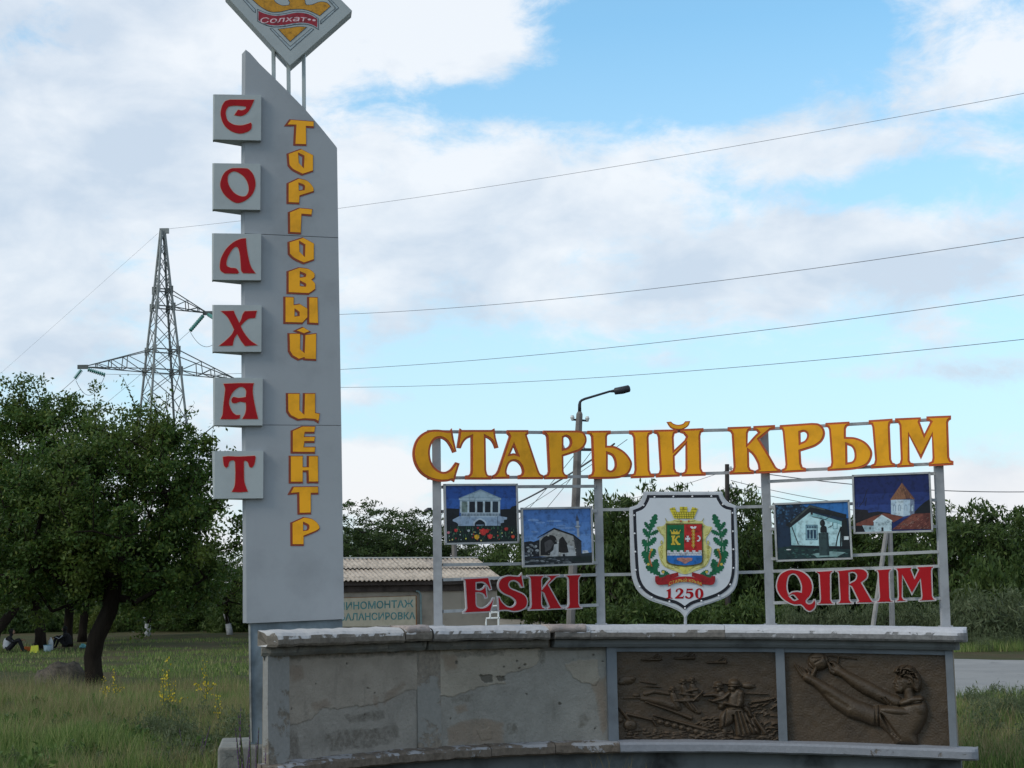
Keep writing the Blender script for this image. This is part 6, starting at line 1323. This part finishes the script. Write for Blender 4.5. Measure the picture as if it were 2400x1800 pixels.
# wood behind: prototypes copied
def proto(seed, h, w, leafm, size, natt, per, clump, flat=.8, low=.1, droop=.45, asp=.42):
    rng = np.random.default_rng(seed); tr = [Vector((0, 0, -.1)), Vector((.05, 0, h * .16)), Vector((-.05, .05, h * .32)), Vector((.1, 0, h * .48))]
    bl = [((0, 0, h * .55), (w, w, h * .40)), ((w * .5, 0, h * .4), (w * .7, w * .7, h * .3)), ((-w * .5, 0, h * .42), (w * .7, w * .7, h * .32)), ((0, 0, h * .8), (w * .55, w * .55, h * .22))]
    if low: bl += [((w * .6, -w * .3, h * .2), (w * .6, w * .6, h * .18)), ((-w * .5, -w * .3, h * .2), (w * .7, w * .6, h * .18))]
    wood, C = grow(tr, bl, natt, rng, .16, clump=clump, per=per, flat=flat, droop=droop, twig=26, tl=1.0)
    return wood.mesh('trunk'), leaf_mesh('crown', C, size, rng, droop, asp), leafm
PRO = [proto(61, 6.0, 2.5, M_leafB, .27, 190, 95, .34, .9, .1, .9, .30), proto(62, 6.0, 2.4, M_leafB, .25, 190, 95, .33, .9, .1, .9, .30), proto(63, 6.2, 2.7, M_leafC, .17, 210, 150, .42, .40, .1, .2, .38), proto(64, 6.0, 2.6, M_leafA, .14, 170, 85, .38)]
done = set()
def stand(kind, px, top_y, D, wid, rot, label, group, name='tree'):
    b = at(px, 1460, D); z0 = gz(b.x, D); h = at(px, top_y, D).z - z0; me_t, me_c, lm = PRO[kind]
    e = thing(name, Vector((b.x, D, z0)), label, 'tree', group); e.rotation_euler = (0, 0, rot); e.scale = (wid, wid, h / 6.15)
    for nm, me, m in (('trunk', me_t, M_bark2), ('crown', me_c, lm)):
        if me.name not in done: me.materials.append(m); done.add(me.name)
        o = bpy.data.objects.new(nm, me); COL.objects.link(o); o.parent = e
    return e
GT = 'trees behind the town sign'
for q in ((2, 800, 1180, 74, 1.0, .3, 'feathery tree showing just right of the pylon edge'), (2, 905, 1196, 78, 1.15, 1.9, 'flat topped feathery tree above the garage roof'), (2, 1005, 1200, 76, .9, 3.0, 'feathery tree behind the left sign post'), (3, 850, 1230, 84, 1.2, .8, 'dark tree low behind the garage ridge'), (3, 1000, 1280, 82, 1.2, 2.2, 'dark tree behind the garage gable'),
          (3, 1110, 1300, 88, 1.2, 4.0, 'low tree between the garage roof and the ruin board'), (0, 1215, 1262, 72, 1.0, .0, 'bushy tree behind the ruin board'), (1, 1330, 1210, 66, 1.0, 1.0, 'walnut tree beside the lamp post'), (0, 1425, 1166, 64, .95, 2.0, 'walnut tree whose tip shows left of the shield'), (1, 1552, 1126, 64, 1.0, 3.2, 'walnut tree peeking over the top of the shield'),
          (0, 1735, 1150, 66, .95, 4.4, 'walnut tree with hanging shoots right of the shield'), (1, 1650, 1210, 70, 1.1, 5.0, 'walnut tree behind the right rim of the shield'), (0, 1840, 1225, 68, 1.1, .7, 'walnut tree behind the cottage board'), (1, 1960, 1220, 68, 1.1, 2.5, 'walnut tree behind the two right boards'), (0, 2060, 1215, 66, 1.1, 3.6, 'walnut tree behind the church board'),
          (1, 2165, 1205, 66, 1.05, 5.3, 'walnut tree behind the rightmost post'), (0, 2270, 1182, 62, 1.1, .2, 'walnut tree right of the rightmost post'), (1, 2375, 1186, 62, 1.1, 1.6, 'walnut tree at the right edge of the picture'), (0, 2480, 1200, 64, 1.1, 2.9, 'walnut tree cut by the right edge')):
    stand(*q, GT)
GF = 'far trees closing the orchard'
FL = ['far tree beyond the left edge of the picture'] + ['far dark tree closing the orchard view, ' + w for w in ('behind the seated person in the vest', 'behind the person in black', 'behind the bent trunk', 'behind the left whitewashed trunk', 'between the whitewashed trunks', 'behind the right whitewashed trunk', 'behind the pylon base', 'hidden behind the pylon, left of the garage')]
for i, (px, ty, D) in enumerate(((-60, 1250, 92), (40, 1270, 96), (150, 1260, 98), (270, 1240, 95), (390, 1300, 92), (470, 1330, 88), (560, 1320, 90), (640, 1300, 94), (700, 1280, 96))):
    stand(3, px, ty, D, 1.25, i * 1.3, FL[i], GF)
# shrubs
def shrub_proto(seed, leafm, size, n, asp=.3):
    rng = np.random.default_rng(seed); v = rng.normal(0, 1, (n, 3)); v /= np.linalg.norm(v, axis=1, keepdims=True); r = rng.uniform(.35, 1, n)[:, None] ** .5
    lob = 1 + .28 * np.sin(v[:, :1] * 5 + seed) * np.cos(v[:, 1:2] * 4 + seed * 2) + .12 * np.sin(v[:, 2:] * 11)
    C = v * r * lob; C[:, 2] = np.abs(C[:, 2]) * 1.0; return leaf_mesh('foliage', C, size, rng, -.7, asp), leafm
SP = [shrub_proto(1, M_leafD, .14, 5200, .22), shrub_proto(2, M_leafD, .13, 5200, .22), shrub_proto(3, M_leafB, .16, 5200), shrub_proto(4, M_leafY, .15, 4200)]
stem_me = MB()
for k in range(7): a = k * .9; stem_me.tube([(0, 0, -.1), (.25 * math.cos(a), .25 * math.sin(a), .35), (.55 * math.cos(a), .55 * math.sin(a), .7)], [.03, .02, .01], 4)
stem_me = stem_me.mesh('stems'); stem_me.materials.append(M_bark2)
def shrub(kind, px, top_y, D, w, label, group='shrubs along the road'):
    me, lm = SP[kind]; b = at(px, 1460, D); z0 = gz(b.x, D); h = at(px, top_y, D).z - z0
    e = thing('shrub', Vector((b.x, D, z0)), label, 'shrub', group); e.scale = (w, w, max(.3, h)); e.rotation_euler = (0, 0, px * .37)
    if me.name not in done: me.materials.append(lm); done.add(me.name)
    for nm, m in (('foliage', me), ('stems', stem_me)):
        o = bpy.data.objects.new(nm, m); COL.objects.link(o); o.parent = e
for q in ((0, 2320, 1388, 48, 1.55, 'round grey green wormwood shrub at the right edge of the picture'), (1, 2240, 1412, 52, 1.0, 'grey green shrub right behind the rightmost post'), (0, 2150, 1415, 54, 1.0, 'grey green shrub under the last crimson letter'), (1, 2050, 1418, 53, 1.0, 'grey green shrub at the foot of the braced pole'), (0, 1960, 1420, 54, .9, 'grey green shrub under the letter R'), (1, 1870, 1425, 54, .8, 'grey green shrub under the letter Q'), (1, 2400, 1395, 49, 1.2, 'grey green shrub cut by the right edge'),
          (2, 1660, 1405, 58, 1.5, 'dark shrub below the shield right'), (2, 1500, 1410, 58, 1.6, 'dark shrub below the shield left'), (2, 1400, 1418, 60, 1.2, 'dark shrub behind the second post'), (2, 1780, 1400, 58, 1.4, 'dark shrub behind the third post'), (2, 2120, 1360, 60, 1.6, 'dark tall shrub behind the braced pole'), (2, 2330, 1330, 58, 1.7, 'dark tall shrub at the right edge'),
          (3, 1165, 1300, 84, 1.6, 'bright yellow green shrub beside the garage gable'), (3, 1245, 1345, 80, 1.0, 'small bright shrub under the ruin board')):
    shrub(*q)
GSH = 'shrubs of the orchard'
for q in ((2, 450, 1405, 88, 1.7, 'round dark shrub between the two whitewashed trunks'), (2, 295, 1420, 88, 1.2, 'dark shrub behind the nearest bent trunk'), (3, 215, 1425, 86, 1.2, 'bright green shrub beyond the picnic'), (2, 555, 1400, 84, 1.6, 'dark shrub at the left edge of the pylon'), (2, 20, 1405, 88, 1.9, 'dark shrub closing the view behind the person in the vest'), (2, 110, 1408, 90, 1.9, 'dark shrub beyond the trunk by the lime bag'), (2, 262, 1404, 90, 1.8, 'dark shrub just right of the bent trunk'), (2, 390, 1404, 92, 1.9, 'dark shrub right of the left whitewashed trunk')):
    shrub(*q, GSH)
# ------------------------------------------------------------------ grass and flowers
def blade_mesh(name, XY, H, W, rng, lean=.45):
    n = len(XY); Z = np.array([gz(x, y) for x, y in XY]); th = rng.uniform(0, 2 * np.pi, n); d = np.stack([np.cos(th), np.sin(th)], 1); s = np.stack([-d[:, 1], d[:, 0]], 1)
    fc = rng.uniform(0, np.pi, n); s = np.stack([np.cos(fc), np.sin(fc)], 1); ln = lean * H * rng.uniform(.1, 1, n); V = np.zeros((n, 5, 3))
    for i, (t, w) in enumerate(((0, 1.0), (.55, .75), (1, 0))):
        cx = XY + d * (ln * t * t)[:, None]; z = Z + H * (t - .12 * t * t * lean)
        if t < 1:
            V[:, i * 2, :2] = cx - s * (W * w / 2)[:, None]; V[:, i * 2 + 1, :2] = cx + s * (W * w / 2)[:, None]; V[:, i * 2, 2] = z; V[:, i * 2 + 1, 2] = z
        else: V[:, 4, :2] = cx; V[:, 4, 2] = z
    me = bpy.data.meshes.new(name); me.vertices.add(5 * n); me.vertices.foreach_set('co', V.astype(np.float32).ravel())
    o = (np.arange(n) * 5)[:, None]; idx = np.concatenate([o + np.array([[0, 1, 3, 2]]), o + np.array([[2, 3, 4]])], 1).astype(np.int32)
    me.loops.add(7 * n); me.loops.foreach_set('vertex_index', idx.ravel()); me.polygons.add(2 * n)
    ls = np.stack([np.arange(n) * 7, np.arange(n) * 7 + 4], 1).astype(np.int32); lt = np.tile(np.array([4, 3], np.int32), n)
    me.polygons.foreach_set('loop_start', ls.ravel()); me.polygons.foreach_set('loop_total', lt); me.update(); me.validate(); return me
def grass_mat(name):
    m = Mat(name, .6, .2); g = m.ramp(m.geo.outputs['Random Per Island'], [(0, (.045, .085, .02)), (.35, (.12, .195, .046)), (.7, (.185, .255, .065)), (1, (.36, .34, .15))])
    n1 = m.noise(1.1, 4, .6); n2 = m.noise(.45, 3, .5, 0, (1, 1, 1), (4, 9, 0)); c = m.mix(m.math('MULTIPLY', m.mask(n1, .54, .70), .40), g, (.25, .205, .095)); c = m.mix(m.math('MULTIPLY', m.mask(n2, .50, .62), .5), c, (.085, .15, .04))
    m.color(c); tr = m.n('ShaderNodeBsdfTranslucent'); m.l(c, tr.inputs['Color']); mx = m.n('ShaderNodeMixShader'); mx.inputs[0].default_value = .3
    m.l(m.b.outputs[0], mx.inputs[1]); m.l(tr.outputs[0], mx.inputs[2]); m.l(mx.outputs[0], m.o.inputs[0]); return m.m
M_grass = grass_mat('meadow_grass'); M_dry = leaf_mat('dry_grass', (.16, .13, .06), (.25, .205, .10), (.36, .29, .15), .3)
grng = np.random.default_rng(5)
def field(n, x0, x1, d0, d1, keep=None, bias=1.0):
    """points on the ground seen between photo columns x0..x1 and distances d0..d1"""
    D = d0 + (d1 - d0) * grng.uniform(0, 1, n) ** bias; px = grng.uniform(x0, x1, n); X = np.array([at(p, 1500, d).x for p, d in zip(px, D)]); return np.stack([X, D], 1)
def patch(XY, sc, lo, seed=0): 
    k = np.array([noise.noise((x * sc, y * sc, seed)) for x, y in XY]); return XY[k > lo]
def grass(name, XY, hlo, hhi, w, m, label):
    n = len(XY); hn = np.array([.72 + .55 * noise.noise((x * .45, y * .45, 7)) + .5 * noise.noise((x * 1.7, y * 1.7, 3)) for x, y in XY]).clip(.25, 1.6); H = grng.uniform(hlo, hhi, n) * hn
    o = obj(name, blade_mesh(name, XY, H, np.full(n, w) * grng.uniform(.6, 1.3, n), grng), m); tag(o, label, 'grass', None, 'stuff'); return o
grass('meadow_grass', np.concatenate([field(76000, -40, 640, 13.4, 26), field(9000, -40, 640, 24, 31), field(22000, -520, -40, 13.4, 28), field(14000, 640, 1000, 15, 30)]), .16, .50, .008, M_grass, 'tall green meadow grass left of the wall')
grass('dry_grass', patch(np.concatenate([field(34000, -40, 640, 13.6, 29), field(9000, -500, -40, 13.6, 29)]), .35, -.05, 4), .22, .66, .006, M_dry, 'dry yellow grass stalks among the green left of the wall')
grass('orchard_grass', patch(field(30000, -60, 640, 28, 75, None, 1.4), .25, .0, 2), .07, .20, .018, M_grass, 'short shaded grass under the orchard trees')
grass('roadside_grass', np.concatenate([field(12000, 2225, 2480, 13.8, 23.2), field(9000, 2225, 2480, 44.5, 52), field(16000, 2480, 3050, 13.8, 22.6), field(14000, 1000, 2225, 15.2, 22.8), field(6000, 2480, 3000, 44, 52)]), .16, .42, .012, M_grass, 'green verge grass on both sides of the road at the right')
grass('roadside_dry_grass', patch(field(6000, 2225, 2480, 13.8, 23), .5, .05, 6), .2, .5, .008, M_dry, 'dry grass on the near verge at the right')
_fx = grng.uniform(600, 1500, 500); grass('foot_grass', np.array([tuple(w_pt(p, grng.uniform(.12, .55), 0).xy) for p in _fx]), .12, .40, .007, M_dry, 'sparse dry stalks along the foot of the wall')
grass('far_verge_grass', field(9000, 1150, 2450, 54, 66), .15, .5, .03, M_grass, 'rough grass below the shrubs behind the wall')
# wormwood and flowering weeds in the meadow
M_yel = paint('yellow_petal', (.55, .41, .02), .6, .1, 9, .05); M_pur = paint('purple_petal', (.075, .030, .10), .6, .2, 9, .05); M_stalk = paint('weed_stalk', (.10, .13, .05), .8, .2, 9, .1); M_pink = paint('pink_petal', (.45, .25, .32), .6, .2, 9, .05)
M_leafW = leaf_mat('weed_leaf', (.04, .085, .02), (.085, .15, .035), (.17, .23, .06), .3)
def weeds(name, spots, label, mat=M_leafD, ls=.055, asp=.20):
    C = []
    for x, y, s_ in spots:
        n = 900; v = grng.normal(0, 1, (n, 3)); v /= np.linalg.norm(v, axis=1, keepdims=True); v *= grng.uniform(.3, 1, n)[:, None] ** .5; v *= 1 + .3 * np.sin(v[:, :1] * 6 + x * 9) * np.cos(v[:, 1:2] * 5 + y * 7); v[:, 2] = np.abs(v[:, 2]) * 1.5
        C.append(v * s_ + np.array([x, y, gz(x, y)]))
    tag(obj(name, leaf_mesh(name, np.concatenate(C), ls, grng, -.8, asp), mat), label, 'weeds', None, 'stuff')
weeds('wormwood', [(at(px, 1600, D).x, D, s_) for px, D, s_ in zip(grng.uniform(330, 640, 34), grng.uniform(14, 21, 34), grng.uniform(.14, .30, 34))] + [(at(px, 1600, D).x, D, s_) for px, D, s_ in zip(grng.uniform(-20, 330, 12), grng.uniform(15, 24, 12), grng.uniform(.10, .2, 12))], 'silvery green wormwood spreading through the meadow left of the wall')
weeds('meadow_weeds', [(at(px, 1600, D).x, D, s_) for px, D, s_ in zip(grng.uniform(-20, 560, 60), grng.uniform(13.8, 24, 60), grng.uniform(.08, .22, 60))], 'leafy green weeds scattered through the meadow grass', M_leafW, .075, .42)
weeds('verge_wormwood', [(at(px, 1600, D).x, D, s_) for px, D, s_ in zip(grng.uniform(2270, 2440, 22), grng.uniform(15, 23, 22), grng.uniform(.14, .30, 22))] + [(at(px, 1600, D).x, D, s_) for px, D, s_ in zip(grng.uniform(2250, 2460, 16), grng.uniform(44.5, 49, 16), grng.uniform(.2, .5, 16))], 'silvery green weeds on the verges at the right')
def mullein(px, yt, yb, D, label, side=()):
    b = at(px, yb, D); b.z = gz(b.x, D); t = at(px + rnd.uniform(-4, 4), yt, D); e = thing('mullein', b, label, 'flower', 'yellow mulleins in the meadow'); H = t.z - b.z
    st_ = MB(); st_.tube([b, b.lerp(t, .5) + Vector((.02, 0, 0)), t], [.012, .009, .004], 5)
    fl_ = MB(); ends = [(b.lerp(t, .30), t)]
    for k in side: q = b.lerp(t, .45); s2 = q + Vector((k * .14, 0, .18 * H)); st_.tube([q, s2], .006, 4); ends.append((q.lerp(s2, .4), s2))
    for a, c in ends:
        for i in range(int(44 * min(1, (c - a).length / .5)) + 8):
            q = a.lerp(c, rnd.random()) + Vector((rnd.gauss(0, .022), rnd.gauss(0, .022), 0)); r = rnd.uniform(.008, .015); ax = Vector((rnd.gauss(0, 1), rnd.gauss(0, 1) - .8, rnd.gauss(0, .6))).normalized(); u = ax.orthogonal().normalized(); v = ax.cross(u)
            fl_.add([q] + [q + (u * math.cos(g_) + v * math.sin(g_)) * r + ax * .004 for g_ in [2 * math.pi * j / 5 for j in range(5)]], [(0, j + 1, (j + 1) % 5 + 1) for j in range(5)])
    lv = MB()
    for i in range(9):
        a = i * 2.4; d = Vector((math.cos(a), math.sin(a), .25)); q = b + Vector((0, 0, .03 + .05 * i * H)); L = .16 - .012 * i; sd = d.cross(Vector((0, 0, 1))).normalized() * .03; lv.add([q, q + d * L * .5 + sd, q + d * L, q + d * L * .5 - sd], [(0, 1, 2, 3)])
    st_.build('stalk', M_stalk, e); fl_.build('blossoms', M_yel, e); lv.build('leaves', M_leafD, e)
for q in ((394, 1533, 1700, 21, 'tallest yellow mullein, middle of the three beside the pylon', ()), (379, 1580, 1690, 20.5, 'shorter yellow mullein just left of the tallest', (1,)), (409, 1595, 1680, 21.5, 'low bushy yellow mullein right of the tallest', (1, -1)), (481, 1545, 1680, 22, 'tall yellow mullein nearest the pylon foot', (1, -1)), (268, 1568, 1670, 24, 'yellow mullein beside the bent tree trunk', (1, -1)), (512, 1622, 1700, 20, 'small yellow mullein low by the pylon', ()), (248, 1585, 1668, 23.5, 'small yellow mullein touching the bent trunk', ())):
    mullein(*q)
def salvia(spots, label):
    b0 = at(spots[0][0], 1790, spots[0][2]); b0.z = gz(b0.x, b0.y); e = thing('purple_sage', b0, label, 'flower', 'purple sage')
    for px, yt, D in spots:
        b = at(px, 1790, D); b.z = gz(b.x, D); t = at(px + rnd.uniform(-26, 30), yt, D)
        s_ = MB(); s_.tube([b, b.lerp(t, .5) + Vector((.01, 0, 0)), t], [.005, .005, .003], 4); s_.build('stalk', M_stalk, e); f_ = MB(); n = 9
        for i in range(n): q = b.lerp(t, .45 + .55 * i / n); f_.tube([q, q + (t - b).normalized() * .035], [.008 * (1 - .5 * i / n), .004 * (1 - .6 * i / n)], 5)
        f_.build('flower_spike', M_pur, e)
salvia(((560, 1650, 12.4), (572, 1700, 12.3), (585, 1690, 12.2), (592, 1705, 12.3), (602, 1740, 12.1), (614, 1720, 12.0), (578, 1668, 12.5), (566, 1730, 12.2)), 'purple sage spikes in front of the foundation block')
salvia(((440, 1710, 15.5), (452, 1730, 15.2), (463, 1700, 15.6), (428, 1745, 15.3), (472, 1735, 15.1)), 'purple sage spikes in the bottom left grass')
pk = thing('pink_clover', on_ground(220, 1640), 'patch of pale pink clover at the foot of the bent tree', 'flower'); f_ = MB(); s_ = MB()
for i in range(26):
    p = at(rnd.uniform(204, 236), 1640, rnd.uniform(25, 26)); z = gz(p.x, p.y); h = rnd.uniform(.12, .24); f_.ball((p.x, p.y, z + h), .016, 6, 4); s_.tube([(p.x, p.y, z), (p.x, p.y, z + h)], .003, 3)
f_.build('blossoms', M_pink, pk, True); s_.build('stalks', M_stalk, pk)
# boulder of dry earth
rb = on_ground(145, 1622); mb = MB(); mb.ball((0, 0, 0), 1, 28, 18); V = []
for v in mb.v:
    p = Vector(v); k = 1 + .22 * noise.noise(p * 1.6) + .10 * noise.noise(p * 4.3) + .05 * noise.noise(p * 11); V.append((rb.x + p.x * .56 * k, rb.y + p.y * .45 * k, rb.z + .06 + p.z * .50 * k))
mb.v = V; tag(mb.build('boulder', plaster_mat('earthy_rock', (.15, .125, .10), (.09, .075, .06), (.045, .038, .030), 2.5, 2), None, True, rb), 'rough brown boulder in the grass left of the bent tree', 'boulder')

# ------------------------------------------------------------------ people and their things at the picnic
def skinned(name, verts, edges, radii, mat, parent, sub=2):
    me = bpy.data.meshes.new(name); me.from_pydata([tuple(v) for v in verts], edges, []); o = obj(name, me, mat, parent)
    md = o.modifiers.new('skin', 'SKIN'); md.use_smooth_shade = True
    for i, r in enumerate(radii): me.skin_vertices[0].data[i].radius = (r, r) if not hasattr(r, '__len__') else r
    me.skin_vertices[0].data[0].use_root = True; sb = o.modifiers.new('round', 'SUBSURF'); sb.levels = sb.render_levels = sub; return o
M_skin = paint('skin', (.30, .17, .11), .6, .05, 9, .02); M_shirt = paint('pale_vest', (.46, .47, .50), .9, .1, 9, .2); M_dark = paint('black_clothes', (.012, .012, .014), .9, .1, 9, .2); M_hair = paint('dark_hair', (.010, .009, .009), .8, .1, 20, .3)
def seated(px, py, D, face, shirt, legs, label, stripe=False):
    g0 = at(px, py, D); g0.z = gz(g0.x, g0.y); e = thing('person', g0, label, 'person')
    Rz = Matrix.Translation(g0) @ Matrix.Rotation(face, 4, 'Z')          # figure faces local +x
    T = lambda x, y, z: Rz @ Vector((x, y, z))
    # pelvis, spine, neck, head; legs drawn up; arms resting on the knees
    v = [T(0, 0, .12), T(.02, 0, .28), T(.05, 0, .42), T(.09, 0, .53), T(.13, 0, .60), T(.16, 0, .68), T(.17, 0, .77), T(.17, 0, .82)]
    ed = [(0, 1), (1, 2), (2, 3), (3, 4), (4, 5), (5, 6), (6, 7)]; r = [.13, (.13, .16), (.13, .17), (.10, .15), .055, .075, .095, .07]
    for s in (-1, 1):
        i = len(v); v += [T(.06, s * .09, .12), T(.26, s * .13, .34), T(.42, s * .14, .50), T(.52, s * .14, .28), T(.60, s * .14, .07), T(.72, s * .14, .04)]; r += [.095, .085, .065, .055, .042, .035]
        ed += [(0, i)] + [(i + k, i + k + 1) for k in range(5)]
        i = len(v); v += [T(.10, s * .20, .50), T(.24, s * .24, .38), T(.44, s * .18, .44), T(.52, s * .16, .46), T(.56, s * .15, .44)]; r += [.062, .048, .036, .03, .022]
        ed += [(3, i)] + [(i + k, i + k + 1) for k in range(4)]
    skinned('body', v, ed, r, legs if not stripe else legs, e)
    # shirt as a shell over the trunk
    skinned('shirt', [T(-.01, 0, .10), T(.01, 0, .28), T(.045, 0, .42), T(.08, 0, .535)], [(0, 1), (1, 2), (2, 3)], [(.15, .165), (.148, .18), (.148, .19), (.115, .165)], shirt, e)
    mb = MB(); mb.ball(T(.15, 0, .79), .102, 12, 8, (1, 1, 1.05)); mb.build('hair', M_hair, e, True)
    mb = MB(); mb.ball(T(.20, 0, .76), .078, 12, 8, (1, .95, 1.2)); fc = mb.build('face', M_skin, e, True)
    mb = MB(); mb.ball(T(.275, 0, .75), .018, 6, 4); mb.build('nose', M_skin, fc, True)
    for s in (-1, 1):
        mb = MB(); mb.ball(T(.262, s * .03, .78), .010, 6, 4); mb.build('eye', M_dark, fc, True); mb = MB(); mb.ball(T(.18, s * .078, .76), .022, 6, 4, (.7, .5, 1.2)); mb.build('ear', M_skin, fc, True)
        h = MB(); w = T(.53, s * .16, .46)
        h.ball(w + (T(1, 0, 0) - T(0, 0, 0)) * .05, .032, 8, 5, (1.2, 1, .6))
        for k in range(4): a = w + (T(.07, (k - 1.5) * .016, -.005) - T(0, 0, 0)); h.tube([a, a + (T(.05, 0, -.02) - T(0, 0, 0)), a + (T(.07, 0, -.055) - T(0, 0, 0))], [.009, .008, .006], 5)
        a = w + (T(.04, -s * .03, .0) - T(0, 0, 0)); h.tube([a, a + (T(.03, -s * .02, -.01) - T(0, 0, 0)), a + (T(.055, -s * .025, -.03) - T(0, 0, 0))], [.010, .009, .007], 5); h.build('hand', M_skin, e, True)
        if stripe:
            mb = MB(); mb.tube([T(.12, s * .262, .52), T(.24, s * .290, .40), T(.42, s * .222, .46)], .016, 5); mb.build('sleeve_stripe', M_shirt, e, True)
seated(16, 1512, 60, .15, M_shirt, M_dark, 'person in a pale vest and dark trousers sitting on the grass at far left')
seated(160, 1502, 63, math.pi - .2, M_dark, M_dark, 'person in black tracksuit with pale sleeve stripe sitting against a dark trunk', True)
def ground_at(px, D): p = at(px, 1500, D); return Vector((p.x, D, gz(p.x, D)))
def lathe_thing(name, px, D, prof, m, label, cat, extra=None):
    b = ground_at(px, D); e = thing(name, b, label, cat); mb = MB(); mb.tube([b + Vector((0, 0, z)) for z, r in prof], [r for z, r in prof], 14); mb.build('body', m, e, True)
    if extra: extra(e, b)
    return e
def bag_extra(e, b):
    mb = MB(); mb.tube([b + Vector((-.09, 0, .24)), b + Vector((-.07, 0, .33)), b + Vector((0, 0, .36)), b + Vector((.07, 0, .33)), b + Vector((.09, 0, .24))], .012, 5); mb.build('handle', M_dark, e, True)
b = ground_at(82, 59); e = thing('shopping_bag', b, 'lime yellow bag standing on the grass by the picnic', 'bag'); mb = MB(); mb.add([b + Vector(v) for v in ((-.15, -.07, 0), (.15, -.07, 0), (.15, .07, 0), (-.15, .07, 0), (-.13, -.03, .26), (.12, -.03, .28), (.12, .03, .28), (-.13, .03, .26))], [(0, 1, 5, 4), (1, 2, 6, 5), (2, 3, 7, 6), (3, 0, 4, 7), (4, 5, 6, 7), (3, 2, 1, 0)]); mb.build('body', paint('lime_plastic', (.42, .44, .03), .5, .1, 9, .1), e); bag_extra(e, b)
def bucket_extra(e, b):
    mb = MB(); mb.tube([b + Vector((0, 0, .23)), b + Vector((0, 0, .245))], [.16, .165], 14); mb.build('rim', paint('blue_plastic', (.08, .26, .36), .4, .1, 9, 0), e)
lathe_thing('bucket', 112, 60, ((0, .12), (.02, .13), (.22, .155), (.24, .155)), paint('white_blue_plastic', (.36, .45, .52), .4, .1, 5, 0), 'white and blue bucket on the grass by the picnic', 'bucket', bucket_extra)
lathe_thing('water_bottle', 119, 62, ((0, .09), (.03, .10), (.30, .10), (.40, .06), (.44, .03), (.48, .035)), paint('clear_plastic', (.45, .48, .50), .3, .1, 5, 0), 'large pale water bottle standing behind the bucket', 'bottle')
b = ground_at(66, 61); e = thing('picnic_cloth', b, 'crumpled orange cloth bundle beside the lime bag', 'cloth'); mb = MB(); mb.ball((0, 0, 0), 1, 16, 10); mb.v = [tuple(b + Vector((p[0] * .26 * (1 + .3 * noise.noise(Vector(p) * 2)), p[1] * .2, abs(p[2]) * .17 * (1 + .5 * noise.noise(Vector(p) * 3))))) for p in mb.v]; mb.build('cloth', paint('orange_cloth', (.36, .10, .02), .9, .2, 9, .3), e, True)
b = ground_at(195, 64); e = thing('plastic_bag', b, 'small teal plastic bag lying beyond the dark trunks', 'bag'); mb = MB(); mb.ball((0, 0, 0), 1, 12, 8); mb.v = [tuple(b + Vector((p[0] * .16, p[1] * .12, abs(p[2]) * .16 * (1 + .4 * noise.noise(Vector(p) * 2.5))))) for p in mb.v]; mb.build('body', paint('teal_plastic', (.10, .30, .32), .4, .2, 9, .1), e, True)
